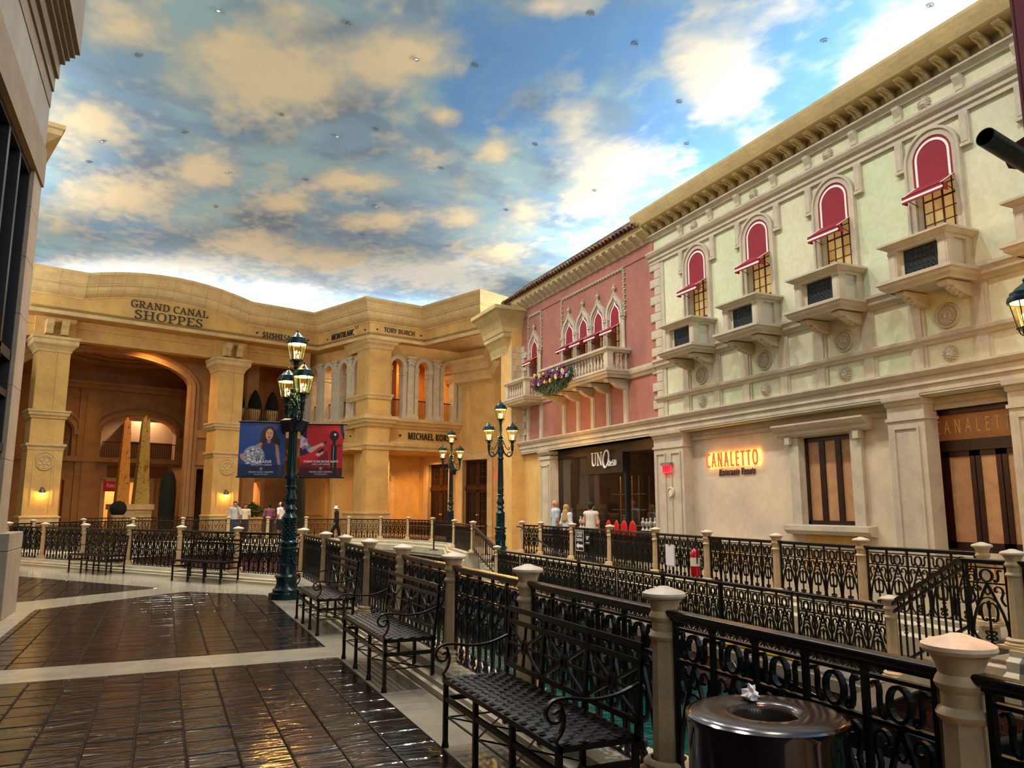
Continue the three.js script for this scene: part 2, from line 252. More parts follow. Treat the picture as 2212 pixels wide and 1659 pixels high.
{
  const v = [], uv = [], H0 = 15.2, NX = 48, NS = 60;
  const P = (i, j) => {
    const n = lerp(CN0, CN1, i / NX), s = lerp(CS0, CS1, j / NS), d = Math.min(n - CN0, CN1 - n, s - CS0, CS1 - s), R = 7;
    const h = d >= R ? H0 : H0 - 9.2 * (1 - Math.sqrt(Math.max(0, 1 - ((R - d) / R) ** 2)));
    return [n, h, -s, i / NX, j / NS];
  };
  for (let i = 0; i < NX; i++) for (let j = 0; j < NS; j++) for (const [a, b] of [[0, 0], [1, 0], [1, 1], [0, 0], [1, 1], [0, 1]]) { const p = P(i + a, j + b); v.push(p[0], p[1], p[2]); uv.push(p[3], p[4]); }
  const g = tri(v); g.setAttribute('uv', new THREE.BufferAttribute(new Float32Array(uv), 2)); g.userData.ready = true;
  const ceil = grp('ceiling'); tag(ceil, 'vaulted ceiling painted as a blue sky with cream clouds', 'ceiling', null, 'structure');
  msh('painted_vault', g, new THREE.MeshStandardMaterial({ map: texSky, roughness: 0.95 }), ceil);
  // shell below the cove, so that the hall is closed
  const wm = mat(0x8f8a7c, 0.9), t = 0.4;
  msh('wall_outer', [bx(CN0 - t, CN0, -1.7, 6.3, -CS1, -CS0)], wm).userData.kind = 'structure';
  msh('wall_outer', [bx(CN1, CN1 + t, -1.7, 6.3, -CS1, -CS0)], wm).userData.kind = 'structure';
  msh('wall_outer', [bx(CN0, CN1, -1.7, 6.3, -CS1 - t, -CS1)], wm).userData.kind = 'structure';
  msh('wall_outer', [bx(CN0, CN1, -1.7, 6.3, -CS0, -CS0 + t)], wm).userData.kind = 'structure';
  for (const [i, o] of scene.children.filter(o => o.name.startsWith('wall_outer')).entries()) tag(o, ['plain wall closing the hall beyond the left shops', 'plain wall closing the hall behind the green facade', 'plain wall closing the hall behind the gateway', 'plain wall closing the hall behind the viewer'][i], 'wall');
  // sprinkler heads and pinhole fittings set in the painted sky
  const ring = ready([new THREE.TorusGeometry(0.09, 0.014, 6, 20).rotateX(PI / 2), cyl(0.03, 0.03, 0.05, 10).translate(0, -0.05, 0)], null), rm = mat(0x7d8488, 0.7);
  for (const [n, s] of [[3.9, 20.1], [8.0, 20.6], [11.9, 17.6], [16.9, 15.2], [-1.6, 24.3], [2.9, 26.2], [6.2, 25.9], [12.0, 24.6], [15.1, 19.8], [9.4, 28.0], [17.2, 22.2], [4.6, 31.4], [-3.6, 33.2], [13.6, 31.0], [1.3, 36.1], [8.3, 37.0], [18.3, 12.8], [10.0, 16.9], [-0.2, 29.0], [16.2, 27.4]]) msh('sprinkler_head', ring, rm, ceil, [n, 15.17, -s]);
}
for (const [i, [x, y, z, w, l, aim, color]] of coves.entries()) {
  const f = grp('cove_light_fitting', [x, y, z]); f.lookAt(x + aim[0], y + aim[1], z + aim[2]);
  msh('trough', [bx(-w / 2 - 0.08, w / 2 + 0.08, -l / 2 - 0.08, l / 2 + 0.08, -0.22, -0.14)], M.black, f);
  msh('diffuser_lamp', [bx(-w / 2, w / 2, -l / 2, l / 2, -0.12, -0.06)], mat(0xffffff, 0.6, { emissive: color, emissiveIntensity: 1.2 }), f);
  tag(f, ['long cove light behind the green building', 'long cove light behind the tiled roof', 'long cove light behind the arched parapet', 'cove light behind the stepped parapet', 'long cove light behind the shop beside the pavers', 'long cove light far behind the left shop', 'long cove light on the roofs behind the viewer'][i], 'light');
}

{ const lens = ready([lat([[0, 0], [0.05, 0]], 16)], null), ring = ready([lat([[0.05, 0.02], [0.075, -0.015], [0.085, 0.02]], 18)], null), lm = mat(0xffffff, 0.5, { emissive: 0xffe6c0, emissiveIntensity: 0.8 });
  pinholes.forEach(([n, s], i) => { const o = grp('pinhole_downlight', [n, 15.14, -s]); tag(o, 'small pinhole downlight in the painted ceiling, ' + ords[i] + ' of the scattered set', 'light', 'pinhole downlights of the ceiling'); msh('trim_ring', ring, mat(0x7d8488, 0.7), o); msh('lamp_lens', lens, lm, o, [0, 0.01, 0]); }); }
// ---------------------------------------------------------------- canal, banks and floors
const ST = p => p.map(([n, s]) => [n, -s]);
function slab(name, pts, y0, y1, m, holes = [], parent = scene) { // pts in (n, s)
  const g = ext(pts.map(p => [p[0], p[1]]), 0, y1 - y0, holes); g.rotateX(-PI / 2); g.translate(0, y0, 0); return msh(name, g, m, parent);
}
const ourPosts = [[2.51, -1.65], [2.51, 0.11], [2.52, 1.88], [2.54, 3.63], [2.56, 5.42], [2.58, 7.14], [2.6, 8.93], [2.62, 10.63], [2.65, 12.33], [2.67, 14.05], [2.7, 16.64]];
const leftPosts = [[2.7, 16.64]]; for (let i = 1; i <= 7; i++) leftPosts.push([2.7 - 0.545 * 2.09 * i, 16.64 + 0.838 * 2.09 * i]);
const farPosts = [[-5.6, 29.6], [-4.15, 31.99], [-2.77, 34.11], [-1.1, 35.55], [0.8, 36.35], [2.68, 36.93], [4.39, 37.04], [6.09, 36.94], [7.94, 36.33], [9.2, 35.32], [10.01, 33.65], [10.43, 31.49], [10.6, 29.5]];
const bankPosts = [[8.0, 1.6], [8.0, 3.45], [8.03, 5.29], [9.27, 5.6]];
const rightPosts = [[9.27, 6.48], [9.26, 8.3], [9.36, 10.12], [9.47, 12.07], [9.7, 14.1], [10.08, 16.6], [10.33, 19.0], [10.46, 21.2], [10.34, 22.3]];
const midPosts = [[8.9, 22.85], [9.46, 26.1], [10.6, 29.5]];
const P1 = rect(-2.9, 1.82, -2, 8.64), P2 = [[-1.74, 9.34], [1.82, 9.34], [1.82, 15.15], [0.5, 16.4], [-1.74, 14.5]], P3 = [[-2.1, 15.75], [0.04, 17.32], [-5.6, 25.2], [-9, 25.2], [-9, 15.75]];
const floorOut = [[-12, -12], [2.75, -12], [2.8, 8], [2.87, 16.7], [-5.9, 30.2], [-12, 30.2]];
const fl0 = grp('floor'); tag(fl0, 'polished beige floor bands around dark pavers on our bank', 'floor', null, 'structure');
slab('floor_slab', floorOut, -0.4, 0, M.terrazzo, [P1, P2, P3], fl0);
slab('paver_bed', [[-10, -3], [2, -3], [2, 17.5], [-10, 26]], -0.3, -0.02, M.grout, [], fl0);
// pavers: square glossy slates, column by column
{
  const tones = [0x32261f, 0x3b2d23, 0x2c2420, 0x362a23, 0x292725].map(c => { const m = mat(c, 0.15, { map: texSlateC, bump: texSlate, bumpScale: 0.0065 }); return m; });
  const inside = (p, poly) => { let r = false; for (let i = 0, j = poly.length - 1; i < poly.length; j = i++) { const a = poly[i], b = poly[j]; if ((a[1] > p[1]) !== (b[1] > p[1]) && p[0] < (b[0] - a[0]) * (p[1] - a[1]) / (b[1] - a[1]) + a[0]) r = !r; } return r; };
  const clipTo = (q, poly) => { // convex clip of quad q by convex poly
    let out = q; const area = poly.reduce((t, a, i) => { const b = poly[(i + 1) % poly.length]; return t + a[0] * b[1] - a[1] * b[0]; }, 0), sg = Math.sign(area);
    for (let i = 0; i < poly.length && out.length; i++) {
      const a = poly[i], b = poly[(i + 1) % poly.length], side = p => sg * ((b[0] - a[0]) * (p[1] - a[1]) - (b[1] - a[1]) * (p[0] - a[0])), nx = [];
      for (let k = 0; k < out.length; k++) { const p = out[k], r = out[(k + 1) % out.length], sp = side(p), sr = side(r); if (sp >= 0) nx.push(p); if (sp * sr < 0) { const t = sp / (sp - sr); nx.push([lerp(p[0], r[0], t), lerp(p[1], r[1], t)]); } }
      out = nx;
    }
    return out;
  };
  const CW = 0.316, RH = 0.322, G = 0.005, list = [];
  for (const [pi, poly] of [P1, P2, P3].entries()) {
    const n0 = Math.min(...poly.map(p => p[0])), n1 = Math.max(...poly.map(p => p[0])), s0 = Math.min(...poly.map(p => p[1])), s1 = Math.max(...poly.map(p => p[1]));
    for (let c = 0; ; c++) {
      const nb = 1.82 - c * CW; if (nb <= n0) break; if (nb - CW > n1) continue;
      const sh = rr(-0.08, 0.08);
      for (let r = -1; s0 + (r - 1) * RH < s1; r++) {
        const a = s0 + r * RH + sh, q = clipTo([[nb - CW + G, a + G], [nb - G, a + G], [nb - G, a + RH - G], [nb - CW + G, a + RH - G]], poly);
        if (q.length < 3) continue;
        const A = Math.abs(q.reduce((t, p, i) => { const z = q[(i + 1) % q.length]; return t + p[0] * z[1] - p[1] * z[0]; }, 0)) / 2; if (A < 0.003) continue;
        const cn = nb - CW / 2, cs = a + RH / 2, al = Math.atan2(cn, cs) * 180 / PI; // beside which way it lies
        list.push({ q, cn, cs, seen: cs > 4.4 && al > -11 && cs < 14.6 && pi < 2 });
      }
    }
  }
  const build = ({ q, cn, cs }) => {
    const v = [], uv = [], tn = rr(-0.004, 0.004), ts = rr(-0.004, 0.004), dy = rr(-0.0025, 0.0015), o = [rnd(), rnd()], rot = rnd() < 0.5 ? 1 : -1;
    const y = p => dy + (p[0] - cn) * tn + (p[1] - cs) * ts, b = 0.013;
    const inn = q.map(p => { const d = [cn - p[0], cs - p[1]], l = Math.hypot(...d) || 1; return [p[0] + d[0] / l * b, p[1] + d[1] / l * b]; });
    const put = (p, h) => { v.push(p[0], h, -p[1]); uv.push(o[0] + rot * p[0] / 1.1, o[1] + p[1] / 1.1); };
    for (let i = 1; i < q.length - 1; i++) { put(inn[0], y(inn[0])); put(inn[i], y(inn[i])); put(inn[i + 1], y(inn[i + 1])); }
    for (let i = 0; i < q.length; i++) { const j = (i + 1) % q.length; put(q[i], y(q[i]) - 0.006); put(q[j], y(q[j]) - 0.006); put(inn[j], y(inn[j])); put(q[i], y(q[i]) - 0.006); put(inn[j], y(inn[j])); put(inn[i], y(inn[i])); put(q[i], -0.03); put(q[j], -0.03); put(q[j], y(q[j]) - 0.006); put(q[i], -0.03); put(q[j], y(q[j]) - 0.006); put(q[i], y(q[i]) - 0.006); }
    const g = tri(v); g.setAttribute('uv', new THREE.BufferAttribute(new Float32Array(uv), 2)); g.userData.ready = true; return g;
  };
  list.sort((a, b) => (b.seen - a.seen) || (a.cs - b.cs));
  const rest = [[], [], [], [], []];
  list.forEach((p, i) => { const k = Math.min(4, Math.floor(rnd() * 4.4)); if (p.seen && i < 300) msh('paver', build(p), tones[k], fl0); else rest[k].push(build(p)); });
  rest.forEach((gs, k) => { if (gs.length) { const g = mergeGeometries(gs); g.userData.ready = true; const m = msh('far_pavers', g, tones[k], fl0); m.userData.kind = 'stuff'; } });
}
// far and right banks
const farFloor = slab('floor', [...farPosts.map(([n, s]) => [n - 0.0, s + 0.15]).reverse(), [-12, 30], [-12, 60], [26, 60], [26, 29.5]].map(p => p), -0.4, 0, mat(0x9c8660, 0.25, { map: texMottle, tile: 1.5 }));
tag(farFloor, 'tan polished floor of the walkway before the gateway', 'floor', null, 'structure');
const rFloor = slab('floor', [[8.1, -12], [8.1, 5.8], [9.4, 5.9], [9.4, 8.3], [9.5, 10.1], [9.6, 12], [9.85, 14.1], [10.2, 16.6], [10.45, 19], [10.5, 21.2], [10.5, 22.45], [9.0, 22.6], [9.1, 22.9], [9.6, 26.1], [10.75, 29.5], [26, 29.5], [26, -12]], -0.35, 0, mat(0xa79a80, 0.35, { map: texMottle, tile: 1.4 }));
tag(rFloor, 'beige floor of the walkway before the pink and green facades', 'floor', null, 'structure');
const water = slab('water', [[2.4, -12], [12, -12], [12, 40], [-8, 40], [-8, 30], [2.4, 16.5]], -1.7, -1.25, mat(0x0c4540, 0.04, { bump: texGrain, bumpScale: 0.02, tile: 2.4 }));
tag(water, 'still teal green water of the indoor canal', 'water', null, 'structure');
// curbs: moulded stone under every railing
const curbP = [[0.34, -0.02], [0.34, 0.05], [0.30, 0.065], [0.30, 0.10], [0.25, 0.125], [0.22, 0.18], [-0.2, 0.18], [-0.2, -0.3], [-0.26, -0.34], [-0.26, -0.44], [0.1, -0.44]];
const curbFar = [[0.2, 0.0], [0.2, 0.18], [-0.2, 0.18], [-0.2, 0.12], [-0.26, 0.08], [-0.26, -0.02], [-0.33, -0.06], [-0.33, -0.3], [-0.28, -0.34], [-0.28, -0.42], [0.2, -0.42]];
function curb(name, pts, prof, label) { const path = pts.map(([n, s]) => [n, -s]); const c = msh(name, [sweep(path, prof)], M.curb); tag(c, label, 'curb', null, 'structure'); return c; }
const rev = a => a.slice().reverse();
curb('kerb', ourPosts, curbP.map(([o, y]) => [-o, y]), 'moulded cream stone kerb behind the benches'); // walked away from the viewer: out is to the right
curb('kerb', leftPosts, curbP.map(([o, y]) => [-o, y]), 'moulded cream stone kerb behind the two far benches');
curb('kerb', farPosts, curbFar.map(([o, y]) => [-o, y]), 'moulded cream stone kerb of the far bank');
curb('kerb', rightPosts, curbFar, 'moulded cream stone kerb before the pink and green facades');
curb('kerb', midPosts, curbFar, 'moulded cream stone kerb beside the far canal stairs');
curb('kerb', bankPosts.slice(0, 3), curbFar, 'moulded cream stone kerb of the near landing');
// brick canal walls
function brickWall(name, pts, y0, y1, label, detail) { // pts in (n, s), water to the left of the walk unless flipped by order
  const w = grp(name); tag(w, label, 'wall', null, 'structure');
  const path = pts.map(([n, s]) => [n, -s]);
  msh('mortar_core', [sweep(path, [[0, y0], [0, y1], [-0.25, y1], [-0.25, y0]])], M.mortar, w);
  const BL_ = 0.215, BH = 0.075, proto = ready([rbx(-BL_ / 2, BL_ / 2, 0, BH, -0.03, 0.012, 0.006)], M.brick[0]), rest = [[], [], [], []]; let made = 0;
  for (let i = 0; i < path.length - 1; i++) {
    const a = path[i], b = path[i + 1], L = Math.hypot(b[0] - a[0], b[1] - a[1]), ry = -Math.atan2(b[1] - a[1], b[0] - a[0]);
    for (let r = 0; y0 + (r + 1) * (BH + 0.012) < y1 + 0.02; r++) for (let c = 0; (c + 0.5) * (BL_ + 0.014) < L; c++) {
      const t = ((c + (r % 2 ? 0.5 : 0) + 0.5) * (BL_ + 0.014)) / L; if (t > 1) continue;
      const x = lerp(a[0], b[0], t), z = lerp(a[1], b[1], t), y = y0 + r * (BH + 0.012) + 0.006, k = Math.floor(rnd() * 4);
      if (detail && detail(x, y, z) && made < 300) { msh('brick', proto, M.brick[k], w, [x, y, z], [0, ry, 0]); made++; }
      else { const m = new THREE.Matrix4().makeRotationY(ry).setPosition(x, y, z); rest[k].push(bx(-BL_ / 2, BL_ / 2, 0, BH, -0.03, 0.012).applyMatrix4(m)); }
    }
  }
  rest.forEach((gs, k) => { if (gs.length) msh('far_bricks', gs, M.brick[k], w).userData.kind = 'stuff'; });
  return w;
}
brickWall('canal_wall', farPosts.map(([n, s]) => [n, s]), -1.3, -0.42, 'red brick canal wall under the far bank', null);
brickWall('canal_wall', rev(rightPosts).map(([n, s]) => [n + 0.05, s]), -0.63, -0.42, 'low red brick wall behind the gondola dock', (x, y, z) => z > -13.5);
brickWall('canal_wall', [[8.05, 7.3], [8.05, 3.4]], -1.3, -0.5, 'red brick wall under the near canal stairs', (x, y, z) => z < -4.6);
brickWall('canal_wall', rev(midPosts), -1.3, -0.42, 'red brick canal wall beside the far canal stairs', null);
brickWall('canal_wall', [[8.5, 20.4], [8.15, 7.1]], -1.3, -0.75, 'red brick canal wall under the dock', null);
brickWall('canal_wall', leftPosts, -1.3, -0.42, 'brick canal wall under the railing with the two far benches', null);
// dock and its stairs
const dock = slab('dock_floor', [[8.1, 7.1], [9.3, 7.1], [9.45, 10], [9.55, 12.2], [9.8, 14.2], [10.15, 16.6], [10.4, 19], [10.4, 20.6], [8.5, 20.6]], -0.78, -0.63, mat(0x8d8474, 0.5, { map: texMottle, tile: 1.2 }));
tag(dock, 'low grey gondola dock between the canal railing and kerb', 'dock', null, 'structure');
function steps(name, label, n0, n1, sA, sB, k) { const g = grp(name); tag(g, label, 'stairs', null, 'structure'); for (let i = 0; i < k; i++) { const a = lerp(sA, sB, i / k), b = lerp(sA, sB, (i + 1) / k), y = -0.63 * (i + 1) / (k + 1); msh('step', [bx(n0, n1, y - 0.5, y, -Math.max(a, b), -Math.min(a, b))], M.curb, g); } return g; }
steps('stairs', 'short stone stairs down to the dock beside the near landing', 8.1, 9.2, 5.85, 7.1, 4);
steps('stairs', 'short stone stairs down to the dock below the far lamps', 8.95, 10.3, 22.4, 20.6, 5);
{ // sloped coping of the near stair wall
  const g = ext([[-7.25, -0.86], [-6.0, -0.22], [-2, -0.22], [-2, -0.02], [-6.0, -0.02], [-7.35, -0.68], [-7.35, -0.86]], -0.13, 0.13); g.rotateY(-PI / 2);
  const m = msh('stair_coping', [g], M.cap, scene, [8.02, 0, 0]); tag(m, 'cream stone coping sloping down the near canal stairs', 'coping', null, 'structure');
}
// ---------------------------------------------------------------- right side: green building, pink building
// facade frame: local x = -s, z = out towards the canal (world -x), wall plane x = 12.6
const WX = 12.6;
const wallFrame = (name, dx = 0) => grp(name, [WX + dx, 0, 0], -PI / 2);
const arch = (cx, hw, y0, ys, yt, n = 14) => { const p = [[cx - hw, y0], [cx + hw, y0]]; for (let i = 0; i <= n; i++) { const a = PI * i / n; p.push([cx + hw * Math.cos(a), ys + (yt - ys) * Math.sin(a)]); } return p; };
const archLine = (cx, hw, y0, ys, yt, n = 14) => { const p = [[cx + hw, y0]]; for (let i = 0; i <= n; i++) { const a = PI * i / n; p.push([cx + hw * Math.cos(a), ys + (yt - ys) * Math.sin(a)]); } p.push([cx - hw, y0]); return p; };
const ogeeLine = (cx, hw, ys, yt, n = 8) => { // pointed, reversed-curve arch from right spring to left spring
  const H = yt - ys, r = new THREE.CatmullRomCurve3([[1, 0], [1.0, 0.2], [0.9, 0.42], [0.66, 0.6], [0.36, 0.72], [0.14, 0.84], [0, 1]].map(([x, y]) => new THREE.Vector3(cx + hw * x, ys + H * y, 0))).getPoints(n + 4).map(p => [p.x, p.y]);
  return [...r, ...r.slice(0, -1).reverse().map(([x, y]) => [2 * cx - x, y])];
};
const gBays = [16.0, 13.68, 11.36, 9.03, 6.7, 4.4, 2.1];
const green = wallFrame('wall_green'); tag(green, 'pale green stucco facade with stone bands and lion medallions', 'wall', null, 'structure');
{
  const holes = gBays.map(s => arch(-s, 0.40, 5.8, 8.0, 8.40));
  msh('stucco', [ext(rect(-18.0, 1, 3.6, 9.95), -0.45, 0, holes)], M.green, green);
  // lower stucco wall, recessed, with the window and the folding doors
  msh('lower_wall', [ext(rect(-18.3, 1, -0.05, 3.7), -0.75, -0.32, [rect(-13.02, -11.62, 1.22, 3.12), rect(-10.12, -8.2, 0.82, 3.4)])], M.cream, green);
  msh('soffit', [bx(-18.3, 1, 3.62, 3.72, -0.75, 0.09)], M.trim, green);
  // entablature and bands
  msh('entablature', [run(-18.25, 1, [[0, 3.66], [0.10, 3.66], [0.10, 3.78], [0.14, 3.80], [0.14, 3.93], [0.19, 3.95], [0.24, 4.03], [0.24, 4.07], [0, 4.07]])], M.trim, green);
  msh('string_course', [run(-18.0, 1, [[0, 4.52], [0.05, 4.52], [0.07, 4.57], [0.12, 4.60], [0.13, 4.66], [0.10, 4.68], [0, 4.69]])], M.trim, green);
  msh('string_course', [run(-18.0, 1, [[0, 5.44], [0.04, 5.44], [0.06, 5.50], [0.12, 5.53], [0.14, 5.62], [0.18, 5.65], [0.18, 5.70], [0, 5.72]])], M.trim, green);
  msh('architrave', [run(-18.15, 1, [[0, 8.55], [0.06, 8.55], [0.06, 8.64], [0.10, 8.66], [0.10, 8.74], [0.16, 8.78], [0.20, 8.85], [0.20, 8.90], [0, 8.92]])], M.trim, green);
  msh('bed_moulding', [run(-18.1, 1, [[0, 9.28], [0.06, 9.28], [0.10, 9.36], [0.16, 9.38], [0.16, 9.42], [0, 9.43]])], M.trim, green);
  msh('crown_moulding', [run(-18.35, 1, [[0, 9.66], [0.42, 9.68], [0.46, 9.70], [0.50, 9.78], [0.55, 9.90], [0.58, 10.0], [0.58, 10.06], [-0.3, 10.06]])], M.crown, green);
  const modil = ready([ext([[0, 9.43], [0.05, 9.43], [0.11, 9.47], [0.14, 9.54], [0.20, 9.60], [0.33, 9.61], [0.38, 9.64], [0.38, 9.68], [0, 9.68]], -0.07, 0.07, [], 0.006).rotateY(-PI / 2), ext([[0.1, 9.46], [0.16, 9.55], [0.33, 9.595], [0.2, 9.585], [0.13, 9.53]], -0.02, 0.02).rotateY(-PI / 2).translate(0.045, 0, 0.008), ext([[0.1, 9.46], [0.16, 9.55], [0.33, 9.595], [0.2, 9.585], [0.13, 9.53]], -0.02, 0.02).rotateY(-PI / 2).translate(-0.045, 0, 0.008)], M.crown);
  for (let s = 17.85, i = 0; s > 0; s -= 0.3855, i++) msh('modillion', modil, M.crown, green, [-s, 0, 0.02]);
  // frieze consoles, pendants, strips, medallions
  const cons = ready([ext([[0, 9.28], [0.13, 9.28], [0.13, 9.22], [0.10, 9.16], [0.06, 9.08], [0.06, 9.0], [0, 8.98]], -0.075, 0.075, [], 0.008).rotateY(-PI / 2)], M.trim);
  const strip = (h0, h1) => ready([bx(-0.1, 0.1, h0, h1, 0, 0.05), bx(0.1, 0.16, h0, h1, 0, 0.03), bx(-0.16, -0.1, h0, h1, 0, 0.03)], M.trim);
  const sA = strip(4.07, 4.53), sB = strip(4.68, 5.46), pend = ready([rbx(-0.085, 0.085, 7.95, 8.56, 0, 0.07, 0.01), bx(-0.06, 0.06, 8.0, 8.5, 0.065, 0.08), bx(-0.10, 0.10, 7.92, 7.98, 0, 0.085)], M.trim);
  const petals = []; for (let i = 0; i < 24; i++) petals.push(new THREE.SphereGeometry(1, 6, 4).scale(0.055, 0.018, 0.02).translate(0.135, 0, 0.03).rotateZ(i * PI / 12));
  const ros = ready([lat([[0, 0.035], [0.02, 0.04], [0.03, 0.03], [0.05, 0.055], [0.06, 0.03], [0.075, 0.03], [0.19, 0.02], [0.2, 0.045], [0.225, 0.045], [0.24, 0.02], [0.24, 0]], 28).rotateX(PI / 2), ...petals], M.trim);
  const lion = ready((() => {
    const e = (x, y, z, a, b, c, rz = 0) => new THREE.SphereGeometry(1, 10, 7).scale(a, b, c).rotateZ(rz).translate(x, y, z), gs = [];
    gs.push(lat([[0, 0.02], [0.13, 0.02], [0.15, 0.0]], 20).rotateX(PI / 2));
    for (let k = 0; k < 2; k++) for (let i = 0; i < 14; i++) { const a = (i + k * 0.5) * PI / 7, r = k ? 0.085 : 0.12; gs.push(new THREE.SphereGeometry(1, 6, 5).scale(0.045, 0.019, 0.022).rotateZ(a + 0.25).translate(r * Math.cos(a), r * Math.sin(a), k ? 0.045 : 0.03)); }
    gs.push(e(0, 0, 0.05, 0.075, 0.085, 0.045), e(0, -0.025, 0.085, 0.035, 0.032, 0.03), e(0, 0.01, 0.09, 0.016, 0.04, 0.02), e(0.03, 0.03, 0.085, 0.022, 0.01, 0.012, 0.3), e(-0.03, 0.03, 0.085, 0.022, 0.01, 0.012, -0.3), e(0, -0.07, 0.07, 0.03, 0.02, 0.025), e(0.07, 0.06, 0.06, 0.02, 0.025, 0.015), e(-0.07, 0.06, 0.06, 0.02, 0.025, 0.015), e(0.022, -0.035, 0.098, 0.02, 0.016, 0.015), e(-0.022, -0.035, 0.098, 0.02, 0.016, 0.015));
    return gs;
  })(), M.trim);
  for (const s of gBays) {
    msh('rosette', ros, M.trim, green, [-s, 4.98, 0]);
    msh('lion_medallion', lion, M.trim, green, [-s, 4.17 + 0.12, 0]); const up = msh('lion_medallion', lion, M.trim, green, [-s - 0.08, 9.1, 0]); up.scale.setScalar(0.92);
    for (const d of [-0.62, 0.62]) { msh('panel_strip', sA, M.trim, green, [-s + d, 0, 0]); msh('panel_strip', sB, M.trim, green, [-s + d, 0, 0]); msh('frieze_console', cons, M.trim, green, [-s + d * 1.02, 0, 0]); msh('pendant_strip', pend, M.trim, green, [-s + d * 1.08, 0, 0]); }
    // window surround
    msh('window_surround', [ribbon(archLine(-s, 0.475, 5.8, 8.0, 8.475, 16), 0.15, 0.07).translate(0, 0, 0.03), ribbon(archLine(-s, 0.535, 5.8, 8.0, 8.535, 16), 0.05, 0.12).translate(0, 0, 0.04)], M.trim, green);
  }
  // quoins between the pink and the green stucco
  const q1 = ready([rbx(-0.46, 0.05, 0, 0.245, -0.02, 0.045, 0.012)], M.trim), q2 = ready([rbx(-0.24, 0.05, 0, 0.245, -0.02, 0.045, 0.012)], M.trim);
  for (let i = 0; i < 18; i++) msh('quoin', i % 2 ? q1 : q2, M.trim, green, [-17.72, 4.08 + i * 0.2525, 0]);
  msh('corner_strip', [bx(-17.68, -17.52, 4.07, 8.55, -0.01, 0.03)], M.trim, green);
  // pilasters of the ground floor
  for (const [a, b] of [[18.28, 16.92], [10.47, 9.68], [8.12, 7.32], [4.2, 3.4]]) {
    const w = a - b, c = -(a + b) / 2, p = [];
    p.push(bx(c - w / 2, c + w / 2, 0, 3.2, -0.35, 0), bx(c - w / 2 - 0.03, c + w / 2 + 0.03, 3.2, 3.26, -0.35, 0.03), bx(c - w / 2, c + w / 2, 3.26, 3.5, -0.35, 0));
    p.push(run(c - w / 2 - 0.02, c + w / 2 + 0.02, [[-0.35, 3.48], [0.02, 3.48], [0.05, 3.55], [0.11, 3.58], [0.12, 3.66], [-0.35, 3.66]]), bx(c - w / 2 - 0.04, c + w / 2 + 0.04, 0, 0.32, -0.35, 0.05));
    const inset = (x0, x1, y0, y1) => [bx(x0, x0 + 0.04, y0 + 0.04, y1 - 0.04, 0, 0.03), bx(x1 - 0.04, x1, y0 + 0.04, y1 - 0.04, 0, 0.03), bx(x0, x1, y1 - 0.04, y1, 0, 0.03), bx(x0, x1, y0, y0 + 0.04, 0, 0.03)];
    const n = w > 1 ? 2 : 1; for (let i = 0; i < n; i++) p.push(...inset(c - w / 2 + i * w / n + 0.12, c - w / 2 + (i + 1) * w / n - 0.12, 0.45, 3.08));
    msh('pilaster', p, M.trim, green);
  }
  // panelled band above the lower wall and plinth with marble panels
  for (const [a, b] of [[16.9, 10.48], [9.66, 8.14]]) msh('panelled_band', [bx(-a, -b, 3.42, 3.62, -0.33, -0.28), bx(-a, -b, 3.36, 3.43, -0.33, -0.25), bx(-a + 0.1, -b - 0.1, 3.47, 3.49, -0.29, -0.26), bx(-a + 0.1, -b - 0.1, 3.56, 3.58, -0.29, -0.26)], M.trim, green);
  msh('plinth', [bx(-16.9, 0, 0, 0.16, -0.4, -0.2), bx(-16.9, 0, 0.68, 0.82, -0.4, -0.24)], M.trim, green);
  const mt = [0xcfa878, 0xb7aca0, 0xc9a67c, 0xc9bda8, 0xd0ae84].map(c => mat(c, 0.3, { map: texMottle, tile: 0.7 }));
  for (let i = 0; i < 26; i++) msh('marble_panel', [rbx(-16.85 + i * 0.62, -16.27 + i * 0.62, 0.18, 0.66, -0.4, -0.29, 0.01)], mt[(i * 7 + 3) % 5], green);
}
// windows of the green building (structure) with panes as parts
const paneCols = [0xe2bd6c, 0xd8b062, 0xe6c478, 0xcfa257].map(c => mat(c, 0.4, { emissive: c, emissiveIntensity: 0.3 }));
let wcount = 0;
function gridWindow(frame, cx, hw, y0, y1, z, cols, rows, label) {
  const w = grp('window_' + (++wcount), [0, 0, 0], 0, scene); w.position.copy(frame.position); w.rotation.copy(frame.rotation); tag(w, label, 'window', null, 'structure');
  const W = 2 * hw / cols, Hh = (y1 - y0) / rows, f = [];
  for (let i = 0; i <= cols; i++) f.push(bx(cx - hw + i * W - (i % 2 === 0 ? 0.016 : 0.007), cx - hw + i * W + (i % 2 === 0 ? 0.016 : 0.007), y0, y1, z - 0.02, z + 0.02));
  for (let j = 0; j <= rows; j++) f.push(bx(cx - hw, cx + hw, y0 + j * Hh - (j % 3 ? 0.007 : 0.016), y0 + j * Hh + (j % 3 ? 0.007 : 0.016), z - 0.02, z + 0.018));
  msh('glazing_bars', f, M.plum, w);
  const pane = ready([bx(-W / 2, W / 2, 0, Hh, -0.01, 0)], null);
  for (let i = 0; i < cols; i++) for (let j = 0; j < rows; j++) msh('pane', pane, paneCols[Math.floor(rnd() * 4)], w, [cx - hw + (i + 0.5) * W, y0 + j * Hh, z]);
  return w;
}
